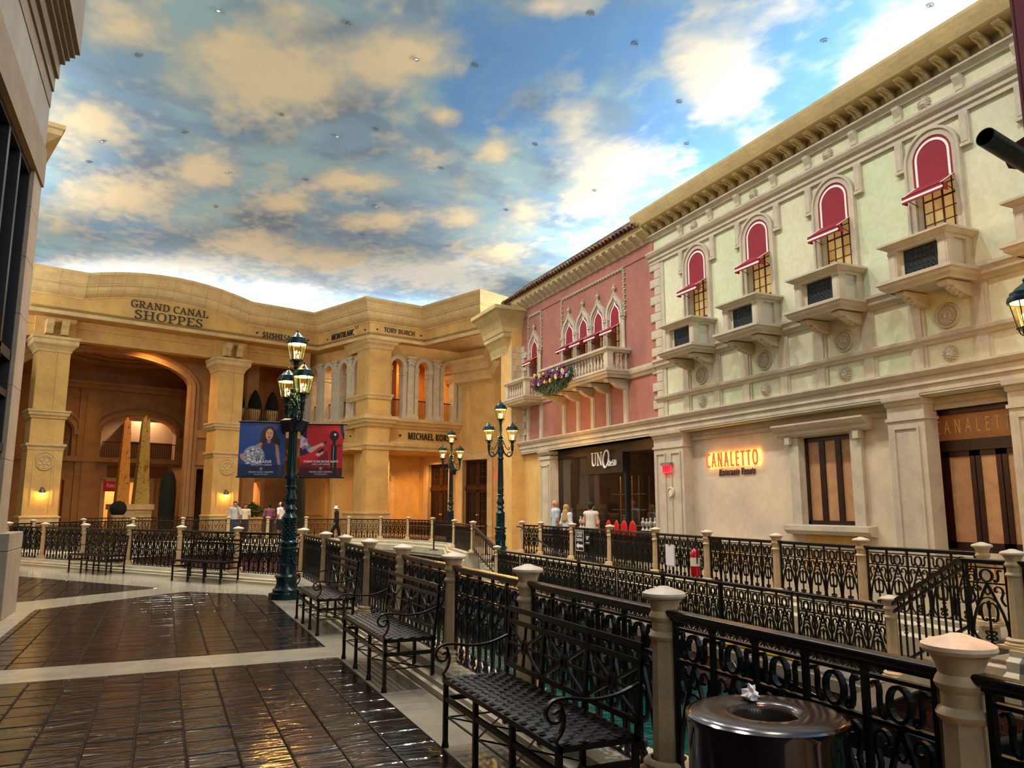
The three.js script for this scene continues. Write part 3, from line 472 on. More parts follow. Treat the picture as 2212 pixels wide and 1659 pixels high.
// red awnings
function awningOf(frame, name, outline, cx, hw, yb, label, group, drop = 0.24, proj = 0.36) {
  const a = grp(name); a.position.copy(frame.position); a.rotation.copy(frame.rotation); tag(a, label, 'awning', group);
  const pts = outline(hw, 0), inset = outline(hw - 0.075, 0.075);
  msh('arch_panel', [ext(pts, 0.02, 0.05)], M.red, a);
  msh('white_border', [ribbon(inset, 0.045, 0.01).translate(0, 0, 0.054)], M.stripe, a);
  const F = (x, t, o = 0) => [x, yb - drop * t + o, 0.05 + proj * t];
  const hw2 = hw + 0.01, q = (A, B, C, D) => tri([...A, ...B, ...C, ...A, ...C, ...D]);
  const th = 0.012, box = (x0, x1, t0, t1, o) => mergeGeometries([q(F(x0, t0, o), F(x1, t0, o), F(x1, t1, o), F(x0, t1, o)), q(F(x0, t0, o - th), F(x1, t0, o - th), F(x1, t1, o - th), F(x0, t1, o - th)), q(F(x0, t1, o), F(x1, t1, o), F(x1, t1, o - th), F(x0, t1, o - th)), q(F(x0, t0, o), F(x0, t1, o), F(x0, t1, o - th), F(x0, t0, o - th)), q(F(x1, t0, o), F(x1, t1, o), F(x1, t1, o - th), F(x1, t0, o - th))]);
  msh('flap', [box(cx - hw2, cx + hw2, 0, 1, 0)], M.red, a);
  const z = 0.05 + proj, y = yb - drop;
  msh('valance', [bx(cx - hw2, cx + hw2, y - 0.13, y, z - 0.012, z), bx(cx - hw2, cx - hw2 + 0.012, y - 0.13, y, z - 0.14, z), bx(cx + hw2 - 0.012, cx + hw2, y - 0.13, y, z - 0.14, z)], M.red, a);
  msh('white_stripe', [bx(cx - hw2, cx + hw2, y - 0.095, y - 0.055, z - 0.001, z + 0.004), box(cx - hw2 + 0.02, cx - hw2 + 0.055, 0.02, 0.97, 0.006), box(cx + hw2 - 0.055, cx + hw2 - 0.02, 0.02, 0.97, 0.006)], M.stripe, a);
  for (const d of [-1, 1]) msh('support_arm', [rod3([cx + d * (hw2 - 0.02), yb - 0.35, 0], [cx + d * (hw2 - 0.02), y, z - 0.03], 0.008)], M.black, a);
  return a;
}
const bayWords = ['beside the pink wall', 'second from the pink wall', 'third from the pink wall', 'fourth from the pink wall', 'fifth from the pink wall', 'sixth from the pink wall', 'seventh from the pink wall'];
const grilleGeo = ready((() => { const g = []; for (let i = 0; i < 7; i++) for (let j = 0; j < 5; j++) { const x = -0.27 + i * 0.09, y = 0.045 + j * 0.09; g.push(new THREE.TorusGeometry(0.041, 0.009, 4, 12).translate(x, y, 0), new THREE.TorusGeometry(0.018, 0.008, 4, 8).translate(x, y, 0.004)); if (i < 6 && j < 4) g.push(new THREE.SphereGeometry(0.018, 6, 4).translate(x + 0.045, y + 0.045, 0)); } g.push(bx(-0.325, 0.325, -0.012, 0.008, -0.012, 0.012), bx(-0.325, 0.325, 0.442, 0.462, -0.012, 0.012), bx(-0.325, -0.305, -0.012, 0.462, -0.012, 0.012), bx(0.305, 0.325, -0.012, 0.462, -0.012, 0.012)); return g; })(), null);
const sideM = mat(0xb9b8a6, 0.4), grilleMat = mat(0x1c2a2e, 0.35, { metal: 0.4 });
gBays.forEach((s, i) => {
  if (i > 5) return;
  if (i < 5) gridWindow(green, -s, 0.40, 5.9, 8.4, -0.16, 4, 11, 'tall amber pane window with plum bars, ' + bayWords[i]);
  if (i < 5) awningOf(green, 'awning', (hw, d) => archLine(-s, hw, 7.52, 8.02, 8.40 - d, 14), -s, 0.405, 7.52, 'crimson arched window awning with white edging on green wall, ' + bayWords[i], 'crimson awnings on the green facade');
  // balcony
  const b = grp('balcony', [WX, 5.45, -s], -PI / 2); tag(b, 'square stone balcony with dark ring grille on green wall, ' + bayWords[i], 'balcony', 'grille balconies on the green facade');
  const D = 0.72, W = 0.6;
  msh('floor_slab', [sweep([[-W - 0.0, 0], [-W - 0.0, D], [W + 0.0, D], [W, 0]].map(([x, z]) => [x, z]), [[0, 0.0], [0.02, 0.0], [0.04, 0.03], [0.08, 0.06], [0.11, 0.08], [0.12, 0.13], [0.16, 0.15], [0.16, 0.21], [0, 0.21]]), bx(-W, W, 0.02, 0.21, 0, D)], M.trim, b);
  msh('coping', [sweep([[-W + 0.02, 0], [-W + 0.02, D - 0.02], [W - 0.02, D - 0.02], [W - 0.02, 0]], [[-0.2, 0.75], [0.0, 0.75], [0.0, 0.80], [0.03, 0.81], [0.10, 0.86], [0.13, 0.87], [0.13, 0.91], [-0.2, 0.91]])], M.trim, b);
  for (const [x, z] of [[-W + 0.1, D - 0.12], [W - 0.1, D - 0.12], [-W + 0.1, 0.1], [W - 0.1, 0.1]]) msh('pier', [bx(x - 0.085, x + 0.085, 0.21, 0.75, z - 0.085, z + 0.085), bx(x - 0.055, x + 0.055, 0.27, 0.69, z + 0.08, z + 0.095), bx(x - 0.095, x + 0.095, 0.71, 0.75, z - 0.095, z + 0.095)], M.trim, b);
  msh('front_panel', [bx(-W + 0.18, W - 0.18, 0.21, 0.75, D - 0.2, D - 0.17), bx(-W + 0.18, -0.33, 0.21, 0.75, D - 0.17, D - 0.13), bx(0.33, W - 0.18, 0.21, 0.75, D - 0.17, D - 0.13)], M.cream, b);
  msh('grille', grilleGeo, grilleMat, b, [0, 0.235, D - 0.13]).scale.set(1, 1.1, 1);
  for (const d of [-1, 1]) msh('side_panel', [bx(d * (W - 0.08) - 0.01, d * (W - 0.08) + 0.01, 0.21, 0.75, 0.18, D - 0.2)], sideM, b);
  const br = ext([[0, 0], [0.66, 0], [0.68, -0.05], [0.62, -0.10], [0.52, -0.09], [0.42, -0.15], [0.3, -0.2], [0.16, -0.23], [0, -0.25]], -0.1, 0.1, [], 0.01).rotateY(-PI / 2);
  for (const d of [-0.42, 0.42]) { const k = msh('bracket', [br.clone().translate(d, 0, 0)], M.trim, b); msh('leaf_carving', Array.from({ length: 9 }, (_, j) => new THREE.SphereGeometry(0.035, 6, 5).scale(1.6, 0.8, 1).translate(d + (j % 2 ? 0.02 : -0.02), -0.235 + j * 0.02, 0.2 + j * 0.052)), M.trim, k); }
});
// ---------------------------------------------------------------- ground floor of the green building
function at(frame, name, label, cat, group, kind) { const g = grp(name); g.position.copy(frame.position); g.rotation.copy(frame.rotation); tag(g, label, cat, group, kind); return g; }
const frosted = mat(0xc0936a, 0.22, { map: texMottle, tile: 0.9 });
{
  const w = at(green, 'window_' + (++wcount), 'dark wood window with three tall frosted panes in stone surround', 'window', null, 'structure');
  msh('surround', [run(-13.6, -11.05, [[-0.32, 3.14], [-0.18, 3.14], [-0.12, 3.2], [-0.12, 3.26], [-0.04, 3.3], [0.02, 3.38], [0.02, 3.42], [-0.32, 3.42]]), bx(-13.3, -13.03, 1.2, 3.14, -0.34, -0.22), bx(-11.6, -11.33, 1.2, 3.14, -0.34, -0.22), bx(-13.34, -13.2, 2.98, 3.14, -0.3, -0.12), bx(-11.44, -11.3, 2.98, 3.14, -0.3, -0.12), run(-13.45, -11.15, [[-0.32, 1.0], [-0.16, 1.02], [-0.1, 1.08], [-0.06, 1.1], [-0.06, 1.2], [-0.32, 1.22]])], M.trim, w);
  msh('apron_panel', [bx(-13.0, -11.6, 0.84, 1.0, -0.33, -0.26)], mat(0xc99e58, 0.3, { map: texMottle, tile: 0.5 }), w);
  const y0 = 1.22, y1 = 3.12, f = [bx(-13.02, -12.95, y0, y1, -0.5, -0.40), bx(-11.69, -11.62, y0, y1, -0.5, -0.40), bx(-13.02, -11.62, y0, y0 + 0.09, -0.5, -0.40), bx(-13.02, -11.62, y1 - 0.1, y1, -0.5, -0.40)];
  for (const x of [-12.55, -12.1]) f.push(bx(x - 0.07, x + 0.07, y0, y1, -0.5, -0.41));
  msh('frame', f, M.wood, w);
  for (const [a, b] of [[-12.93, -12.635], [-12.465, -12.185], [-12.015, -11.71]]) msh('pane', [bx(a - 0.02, b + 0.02, y0 + 0.08, y1 - 0.1, -0.455, -0.445)], frosted, w);
  const d = at(green, 'door_1', 'dark wood folding doors with frosted panes under lettered transom', 'door', null, 'structure');
  const g = [bx(-10.12, -10.02, 0.82, 3.4, -0.7, -0.45), bx(-8.3, -8.2, 0.82, 3.4, -0.7, -0.45), bx(-10.12, -8.2, 3.28, 3.4, -0.7, -0.42), bx(-10.12, -8.2, 2.60, 2.80, -0.7, -0.45), bx(-10.12, -8.2, 0.82, 0.86, -0.7, -0.36)];
  msh('door_frame', g, M.wood, d);
  msh('transom_pane', [bx(-10.02, -8.3, 2.80, 3.28, -0.55, -0.52)], mat(0xb87f5a, 0.25, { map: texMottle, tile: 1.4 }), d);
  let k = 0; for (const [a, b] of [[-10.02, -9.74], [-9.72, -9.14], [-9.12, -8.66], [-8.64, -8.3]]) {
    const L = msh('leaf', [bx(a, a + 0.09, 0.86, 2.6, -0.6, -0.5), bx(b - 0.09, b, 0.86, 2.6, -0.6, -0.5), bx(a, b, 2.5, 2.6, -0.6, -0.5), bx(a, b, 0.86, 0.98, -0.6, -0.5)], M.wood, d);
    msh('pane', [bx(a + 0.09, b - 0.09, 0.98, 2.5, -0.54, -0.52)], frosted, L); k++;
  }
  const tl = at(green, 'transom_lettering', 'gilt restaurant name painted on the glass above the folding doors', 'lettering');
  letters('CANALETT', 'sans_regular', 0.25, 0.006, mat(0xd8b455, 0.4), tl, [-9.12, 2.93, -0.518], { width: 1.52, spacing: 0.14 });
  // illuminated sign
  const sg = at(green, 'restaurant_sign', 'orange glowing restaurant name sign on the plain cream wall', 'sign');
  const glowM = mat(0xff5a20, 0.4, { emissive: 0xff3a10, emissiveIntensity: 0.75 });
  const sl = letters('CANALETTO', 'sans_regular', 0.36, 0.03, glowM, sg, [-15.25, 2.6, -0.23], { width: 2.0, spacing: 0.1 });
  for (const l of sl) { l.geometry.computeBoundingBox(); const b = l.geometry.boundingBox, x = l.position.x + (b.min.x + b.max.x) / 2, rl = new THREE.RectAreaLight(0xffb040, 20, (b.max.x - b.min.x) * 0.8, 0.32); rl.position.set(WX + 0.265, 2.78, x); rl.lookAt(WX + 2, 2.78, x); scene.add(rl); }
  const sc = at(green, 'script_sign', 'small dark slanted script sign below the glowing restaurant name', 'sign');
  letters('Ristorante Veneto', 'serif_regular', 0.17, 0.02, mat(0x3a2a30, 0.4), sc, [-15.2, 2.38, -0.31], { width: 1.35, slant: 0.4, spacing: 0.02 });
  // exit light and round speaker on the first pilaster
  const ex = at(green, 'exit_sign', 'small red lit exit sign on the pilaster by the dark shop', 'sign');
  msh('housing', [bx(-17.83, -17.37, 2.72, 2.8, 0.02, 0.12)], mat(0x6d6a66, 0.5), ex);
  msh('lit_panel_lamp', [bx(-17.8, -17.4, 2.52, 2.72, 0.05, 0.07)], mat(0xff5060, 0.4, { emissive: 0xff1830, emissiveIntensity: 1.6 }), ex);
  letters('EXIT', 'sans_bold', 0.13, 0.01, mat(0xb00010, 0.4, { emissive: 0xa00010, emissiveIntensity: 0.6 }), ex, [-17.6, 2.56, 0.07], { width: 0.34 });
  const el = new THREE.PointLight(0xff2038, 0.12); el.position.set(WX - 0.2, 2.6, -17.6); el.castShadow = true; scene.add(el);
  const sp = at(green, 'wall_speaker', 'round white speaker disc on the pilaster below exit sign', 'speaker');
  msh('rim', [lat([[0.1, 0.05], [0.13, 0.05], [0.14, 0.03], [0.14, 0]], 24).rotateX(PI / 2).translate(-17.5, 2.0, 0.01)], M.cap, sp); msh('mesh_cover', [lat([[0, 0.035], [0.1, 0.03]], 24).rotateX(PI / 2).translate(-17.5, 2.0, 0.01)], mat(0xdad2c0, 0.6), sp);
}
// ---------------------------------------------------------------- pink building
const pink = wallFrame('wall_pink'); tag(pink, 'salmon pink stucco facade with pointed windows and rope mouldings', 'wall', null, 'structure');
const pOg = [25.92, 23.12, 22.13, 21.14, 20.12];
{
  const hole = s => [[-s + 0.33, 6.0], ...ogeeLine(-s, 0.33, 7.5, 8.05).slice(0), [-s - 0.33, 6.0]];
  msh('stucco', [ext(rect(-27.15, -18.0, 3.6, 9.35), -0.45, 0, pOg.map(hole))], M.pink, pink);
  msh('raised_band', [bx(-27.15, -18.0, 8.95, 9.35, 0, 0.03)], M.pink, pink);
  msh('entablature', [run(-27.3, -18.256, [[-0.3, 3.66], [0.10, 3.66], [0.10, 3.78], [0.14, 3.80], [0.14, 3.93], [0.19, 3.95], [0.24, 4.03], [0.24, 4.07], [-0.3, 4.07]])], M.trim, pink);
  msh('soffit', [bx(-27.3, -18.2, 3.6, 3.68, -0.75, 0.08)], M.trim, pink);
  msh('string_course', [run(-27.15, -18.0, [[0, 5.40], [0.05, 5.40], [0.07, 5.48], [0.13, 5.52], [0.15, 5.6], [0.15, 5.68], [0, 5.70]])], M.trim, pink);
  msh('eave_cornice', [run(-27.3, -18.0, [[0, 9.30], [0.06, 9.30], [0.08, 9.36], [0.36, 9.56], [0.40, 9.58], [0.42, 9.66], [0.46, 9.68], [0.46, 9.73], [-0.3, 9.73]])], M.crown, pink);
  const md = ready([ext([[0, 9.28], [0.06, 9.28], [0.12, 9.36], [0.26, 9.44], [0.36, 9.5], [0.38, 9.57], [0, 9.57]], -0.07, 0.07, [], 0.006).rotateY(-PI / 2)], M.trim);
  for (let s = 26.9; s > 18.2; s -= 0.385) msh('modillion', md, M.trim, pink, [-s, 0, 0.03]);
  const st = ready([bx(-0.085, 0.085, 4.07, 5.4, 0, 0.06), bx(-0.12, -0.085, 4.07, 5.4, 0, 0.03), bx(0.085, 0.12, 4.07, 5.4, 0, 0.03)], M.trim);
  for (const s of [26.56, 25.43, 23.62, 22.6, 21.62, 20.65, 19.65]) msh('panel_strip', st, M.trim, pink, [-s, 0, 0]);
  for (const s of pOg) {
    const o = ogeeLine(-s, 0.43, 7.46, 8.25, 10);
    msh('ogee_surround', [ribbon([[-s + 0.40, 6.2], ...o.map(([x, y]) => [x, y]), [-s - 0.40, 6.2]], 0.10, 0.12).translate(0, 0, 0.05), ribbon(ogeeLine(-s, 0.35, 7.46, 8.1, 10), 0.05, 0.07).translate(0, 0, 0.03)], M.trim, pink);
    msh('finial', [lat([[0, 0.34], [0.02, 0.32], [0.035, 0.29], [0.02, 0.26], [0.06, 0.22], [0.07, 0.18], [0.04, 0.13], [0.025, 0.08], [0.05, 0.02], [0.05, 0]], 10).translate(-s, 8.22, 0.07)], M.trim, pink);
  }
  const capital = ready([lat([[0.05, 0], [0.075, 0.02], [0.055, 0.04], [0.06, 0.1], [0.1, 0.17], [0.11, 0.2], [0, 0.2]], 10), ...Array.from({ length: 6 }, (_, i) => new THREE.SphereGeometry(0.035, 5, 4).translate(0.085 * Math.cos(i * PI / 3), 0.12, 0.085 * Math.sin(i * PI / 3)))], M.trim), shaft = ready([lat([[0.075, 0], [0.075, 0.05], [0.055, 0.08], [0.05, 1.1]], 10)], M.trim);
  for (const s of [26.42, 25.42, 23.62, 22.62, 21.63, 20.63, 19.62]) { msh('column_capital', capital, M.trim, pink, [-s, 7.3, 0.06]); msh('column_shaft', shaft, M.trim, pink, [-s, 6.2, 0.06]); }
  // rope mouldings
  const rope = (x0, y0, x1, y1) => { const L = Math.hypot(x1 - x0, y1 - y0), k = Math.round(L / 0.085), g = []; for (let i = 0; i < k; i++) { const t = (i + 0.5) / k; g.push(new THREE.BoxGeometry(0.075, 0.05, 0.06).rotateZ(0.6).translate(lerp(x0, x1, t) + (x0 === x1 ? (i % 2 ? 0.02 : -0.02) : 0), lerp(y0, y1, t) + (y0 === y1 ? (i % 2 ? 0.015 : -0.015) : 0), 0.03)); } return g; };
  for (const [a, b] of [[26.48, 25.36], [23.7, 19.58]]) msh('rope_moulding', [...rope(-a, 7.5, -a, 8.9), ...rope(-a, 8.93, -b, 8.93), ...rope(-b, 8.9, -b, 7.5)], M.trim, pink);
  // quoined end strip, joined to the yellow building
  msh('end_wall', [bx(-27.2, -25.5, 0, 3.7, -0.45, -0.08)], M.yellow, pink);
  msh('end_pier', [bx(-28.2, -27.15, 0, 8.6, -0.4, 0.45)], M.yellow, pink);
  const q1 = ready([rbx(-0.12, 0.34, 0, 0.245, -0.02, 0.045, 0.012)], M.trim), q2 = ready([rbx(-0.12, 0.16, 0, 0.245, -0.02, 0.045, 0.012)], M.trim), q3 = ready([rbx(-0.02, 0.03, 0, 0.245, 0, 0.2, 0.01)], M.trim), q4 = ready([rbx(-0.02, 0.03, 0, 0.245, 0, 0.12, 0.01)], M.trim), q5 = ready([rbx(-0.02, 0.03, 0, 0.245, -0.1, 0.03, 0.01)], M.trim), q6 = ready([rbx(-0.02, 0.03, 0, 0.245, -0.2, 0.03, 0.01)], M.trim);
  for (let i = 0; i < 18; i++) { if (i < 15) { msh('quoin', i % 2 ? q1 : q2, M.trim, pink, [-27.05, 4.08 + i * 0.2525, 0]); msh('quoin', i % 2 ? q4 : q3, M.trim, pink, [-27.15, 4.08 + i * 0.2525, 0]); msh('quoin', i % 2 ? q6 : q5, M.trim, pink, [-27.15, 4.08 + i * 0.2525, 0.45]); } }
  msh('end_cornice', [sweep([[-29.2, 0.45], [-27.55, 0.45], [-27.55, -0.3]], [[-0.3, 7.65], [0.0, 7.65], [0.02, 7.75], [0.1, 7.98], [0.26, 8.2], [0.34, 8.27], [0.34, 8.42], [0.38, 8.44], [0.42, 8.62], [0.56, 8.9], [0.82, 9.16], [0.95, 9.22], [0.95, 9.36], [-0.3, 9.36]])], M.crown, pink);
  // lower storey pilaster at the end
  msh('pilaster', [bx(-25.6, -24.78, 0, 3.3, -0.5, 0), bx(-25.65, -24.73, 3.3, 3.42, -0.5, 0.04), run(-25.64, -24.74, [[-0.5, 3.46], [0.02, 3.46], [0.1, 3.56], [0.12, 3.66], [-0.5, 3.66]]), bx(-25.66, -24.72, 0, 0.3, -0.5, 0.05), bx(-25.5, -25.46, 0.4, 3.1, 0, 0.03), bx(-24.92, -24.88, 0.4, 3.1, 0, 0.03), bx(-25.5, -24.88, 3.06, 3.1, 0, 0.03)], M.trim, pink);
}
pOg.forEach((s, i) => {
  gridWindow(pink, -s, 0.34, 6.05, 8.0, -0.2, 4, 8, ['amber pane window of the single pointed arch', 'amber pane window, first of the four pointed arches', 'amber pane window, second of the four pointed arches', 'amber pane window, third of the four pointed arches', 'amber pane window, fourth of the four pointed arches'][i]);
  awningOf(pink, 'awning', (hw, d) => [[-s + hw, 7.24], ...ogeeLine(-s, hw * 0.92, 7.42, 8.08 - d * 1.6, 8), [-s - hw, 7.24]], -s, 0.36, 7.24, ['small crimson pointed awning above the small corner balcony', 'crimson pointed awning at the far end of the row of four', 'crimson pointed awning, second from far in the row of four', 'crimson pointed awning, third from far in the row of four', 'crimson pointed awning at the near end of the row of four'][i], 'crimson pointed awnings on the pink facade', 0.22, 0.36);
});
// roof tiles of the pink building
{
  const roof = at(pink, 'tiled_roof', 'brown clay barrel tile roof on the pink building', 'roof', null, 'structure');
  msh('roof_deck', [ext([[0.5, 9.70], [-0.85, 10.75], [-0.85, 9.70]], 18.05, 27.9).rotateY(-PI / 2)], M.tileRoof[2], roof);
  const half = (r0, r1, L) => { const v = [], n = 6; for (let i = 0; i < n; i++) { const a = PI * i / n, b = PI * (i + 1) / n; const P = (t, y) => [(y ? r1 : r0) * Math.cos(t), (y ? r1 : r0) * Math.sin(t), y ? -L : 0]; v.push(...P(a, 0), ...P(b, 0), ...P(b, 1), ...P(a, 0), ...P(b, 1), ...P(a, 1)); } return tri(v); };
  const g = ready([half(0.095, 0.075, 0.46)], M.tileRoof[0]), tilt = Math.atan2(1.05, 1.35), rest = [];
  for (let c = 0; c < 46; c++) for (let r = 0; r < 4; r++) {
    const x = -27.8 + c * 0.213, d = r * 0.42, z = 0.56 - d * Math.cos(tilt), y = 9.70 + d * Math.sin(tilt);
    msh('roof_tile', g, M.tileRoof[Math.floor(rnd() * 4)], roof, [x + rr(-0.008, 0.008), y + 0.03, z], [tilt, 0, 0]);
    if (r === 0) msh('pan_tile', g, M.tileRoof[2], roof, [x + 0.106, y + 0.05, z - 0.03], [tilt, 0, PI]);
  }
  for (let i = 0; i < 24; i++) msh('ridge_tile', g, M.tileRoof[i % 4], roof, [-27.8 + i * 0.41, 10.76, -0.85], [0, PI / 2, 0]);
}
// balustraded balconies
const balGeo = ready([lat([[0.05, 0], [0.05, 0.03], [0.035, 0.05], [0.045, 0.10], [0.052, 0.16], [0.04, 0.24], [0.028, 0.34], [0.032, 0.38], [0.045, 0.40], [0.032, 0.42], [0.045, 0.46], [0.05, 0.48], [0.05, 0.5]], 10)], M.trim);
function balcony(a, b, D, label) {
  const o = grp('balcony', [WX, 5.42, -(a + b) / 2], -PI / 2), W = (a - b) / 2; tag(o, label, 'balcony');
  msh('floor_slab', [sweep([[-W, 0], [-W, D], [W, D], [W, 0]], [[0, 0], [0.03, 0], [0.06, 0.06], [0.12, 0.10], [0.13, 0.16], [0.16, 0.18], [0.16, 0.24], [0, 0.24]]), bx(-W, W, 0.02, 0.24, 0, D)], M.trim, o);
  msh('coping', [sweep([[-W, 0], [-W, D], [W, D], [W, 0]], [[-0.16, 0.78], [0.02, 0.78], [0.05, 0.82], [0.1, 0.85], [0.1, 0.92], [-0.16, 0.92]])], M.trim, o);
  for (const x of [-W + 0.07, W - 0.07]) msh('corner_pier', [bx(x - 0.1, x + 0.1, 0.24, 0.78, D - 0.17, D + 0.03)], M.trim, o);
  const n = Math.round((2 * W - 0.4) / 0.19); for (let i = 0; i < n; i++) msh('baluster', balGeo, M.trim, o, [lerp(-W + 0.27, W - 0.27, n > 1 ? i / (n - 1) : 0.5), 0.26, D - 0.07]);
  for (const x of [-W + 0.07, W - 0.07]) for (let i = 0; i < 3; i++) msh('baluster', balGeo, M.trim, o, [x, 0.26, 0.1 + i * 0.17]);
  return o;
}
balcony(27.05, 25.3, 0.72, 'small stone balustrade balcony at the corner of the pink wall');
const bigBal = balcony(23.85, 19.4, 0.78, 'long stone balustrade balcony with flower garland on pink wall');
for (const s of [23.62, 22.6, 21.62, 20.65, 19.65]) { const d = -(s - 21.625); msh('bracket', [ext([[0, 0], [0.72, 0], [0.74, -0.06], [0.66, -0.12], [0.52, -0.1], [0.4, -0.2], [0.26, -0.27], [0.1, -0.3], [0, -0.32]], -0.11, 0.11, [], 0.01).rotateY(-PI / 2).translate(d, 0, 0)], M.trim, bigBal); }
// flower garland hung on the long balcony
{
  const f = grp('flower_garland', [WX - 0.93, 5.95, -22.6], -PI / 2); tag(f, 'long garland of red, yellow and purple flowers on the balcony', 'flowers');
  const leaf = []; for (let i = 0; i < 900; i++) { const x = rr(-1.3, 1.3), drop = (1 - (x / 1.35) ** 2); leaf.push(new THREE.SphereGeometry(1, 4, 3).scale(rr(0.012, 0.026), rr(0.06, 0.14), 0.01).rotateZ(rr(-1, 1)).rotateY(rr(0, 3)).translate(x, rr(-0.62, 0.1) * (0.4 + 0.6 * drop), rr(-0.05, 0.16))); }
  const lm = msh('foliage', leaf, mat(0x3c4a2a, 0.7), f); lm.userData.kind = 'stuff';
  const fl = [[0x7c0d1c, 34], [0xc9b25a, 26], [0x4a4378, 26], [0xa396b4, 18], [0x6a2040, 20]];
  for (const [c, k] of fl) { const m = mat(c, 0.7), g = ready([new THREE.IcosahedronGeometry(0.05, 1), ...Array.from({ length: 6 }, (_, i) => new THREE.SphereGeometry(0.03, 5, 4).translate(0.04 * Math.cos(i), 0.04 * Math.sin(i), 0.03))], null); for (let i = 0; i < k; i++) { const q = msh('blossom', g, m, f, [rr(-1.3, 1.3), rr(-0.22, 0.14), rr(0.06, 0.2)]); q.scale.setScalar(rr(0.7, 1.25)); } }
}
// the dark shop in the pink building
{
  const d = at(pink, 'door_2', 'dark brown jewellery shop front with glass panels', 'door', null, 'structure');
  const br = mat(0x1a110e, 0.4), dk = mat(0x100c0b, 0.5);
  msh('shop_interior', [bx(-24.8, -18.3, -0.02, 0.02, -4.5, -0.5), bx(-24.8, -18.3, 0, 3.7, -4.5, -4.4), bx(-24.9, -24.8, 0, 3.7, -4.5, -0.3), bx(-18.3, -18.2, 0, 3.7, -4.5, -0.3), bx(-24.8, -18.3, 3.55, 3.7, -4.5, -0.5)], mat(0x2a201a, 0.6), d);
  msh('fascia', [bx(-24.78, -18.3, 3.28, 3.66, -0.5, -0.3), bx(-22.55, -20.35, 2.66, 3.3, -0.5, -0.26)], br, d);
  msh('frame', [-24.74, -22.55, -20.35, -18.34].map(x => bx(x - 0.045, x + 0.045, 0, 3.3, -0.5, -0.34)).concat([bx(-24.78, -18.3, 0, 0.12, -0.5, -0.34)]), dk, d);
  for (const [a, b, y] of [[-24.7, -22.6, 3.28], [-22.5, -20.4, 2.66], [-20.3, -18.4, 3.28]]) msh('pane', [bx(a, b, 0.12, y, -0.42, -0.41)], mat(0xffffff, 0.02, { transmission: 1, thickness: 0, ior: 1.5 }), d);
  msh('shelf_frame', [...[-22.3, -21.6, -21.2, -20.6].map(x => bx(x - 0.015, x + 0.015, 0, 2.6, -1.4, -1.37)), ...[0.5, 1.0, 1.5, 2.0].map(y => bx(-22.4, -20.4, y, y + 0.02, -1.4, -1.1))], mat(0x8a7a60, 0.4, { metal: 0.6 }), d);
  const nm = at(pink, 'shop_sign', 'white metal letters of the jewellery shop sign', 'sign');
  const wm = mat(0xdedad2, 0.35);
  letters('UN', 'serif_regular', 0.44, 0.04, wm, nm, [-21.87, 2.92, -0.26], { width: 0.72 });
  msh('letter', [ribbon(circ(0, 0, 0.17, 0.27, 28), 0.05, 0.04, 0, true).applyMatrix4(new THREE.Matrix4().makeShear(0, 0, 0.2, 0, 0, 0)).translate(-21.3, 3.12, -0.24)], wm, nm);
  letters('de50', 'serif_regular', 0.19, 0.04, wm, nm, [-20.93, 2.88, -0.26], { width: 0.5 });
  // display goods
  for (const [i, [x, c]] of [[-23.9, 0], [-23.1, 1], [-20.0, 2], [-19.36, 3], [-18.74, 4]].entries()) {
    const t = at(pink, 'display_stand', ['glass shelf with pale jewellery busts behind the bald man', 'low glass shelf with white shoes shaped stands', 'glass dome display beside shop door', 'tall glass dome display in the shop window', 'glass dome display at the near end of shop window'][i], 'display');
    msh('plinth', [bx(x - 0.26, x + 0.26, 0.02, 0.85, -1.1, -0.6), bx(x - 0.29, x + 0.29, 0.85, 0.89, -1.14, -0.56)], M.black, t);
    for (const k of [-0.2, 0, 0.2]) msh('bust', [lat([[0.07, 0], [0.05, 0.04], [0.02, 0.1], [0.06, 0.2], [0.07, 0.28], [0.03, 0.34], [0.035, 0.42], [0, 0.46]], 10).scale(1, 0.8 + 0.3 * Math.abs(k), 1).translate(x + k, 0.89, -0.85)], mat(0xcfcac0, 0.4), t);
  }
  for (const [i, [x, w]] of [[-22.9, 0.2], [-20.0, 0.17], [-19.55, 0.14], [-19.15, 0.19], [-18.7, 0.2]].entries()) { const t = at(pink, 'red_oval_chair', ['red oval chair back behind the standing woman', 'red oval chair back, far one of the cluster', 'red oval chair back, narrow one in the cluster', 'red oval chair back, broad one in the cluster', 'red oval chair back beside the pilaster'][i], 'chair'); msh('backrest', [new THREE.SphereGeometry(1, 16, 12).scale(w, 0.34, 0.04).translate(x, 0.88, 0.5)], mat(0xb5141c, 0.35), t); msh('leg', [cyl(0.025, 0.02, 0.56, 8).translate(x, 0, 0.5), cyl(0.16, 0.05, 0.03, 12).translate(x, 0, 0.5)], M.black, t); }
  const L = new THREE.PointLight(0xffc98a, 14); L.position.set(WX + 2.2, 3.2, -21); L.castShadow = true; L.shadow.radius = 4; scene.add(L);
  const lampM = msh('shop_lamp', [lat([[0, 0.02], [0.09, 0.02], [0.1, 0.0], [0, -0.02]], 16).translate(WX + 2.2, 3.5, -21)], mat(0xffffff, 0.5, { emissive: 0xffd9a0, emissiveIntensity: 2 })); tag(lampM, 'small round ceiling lamp inside the jewellery shop', 'lamp');
}
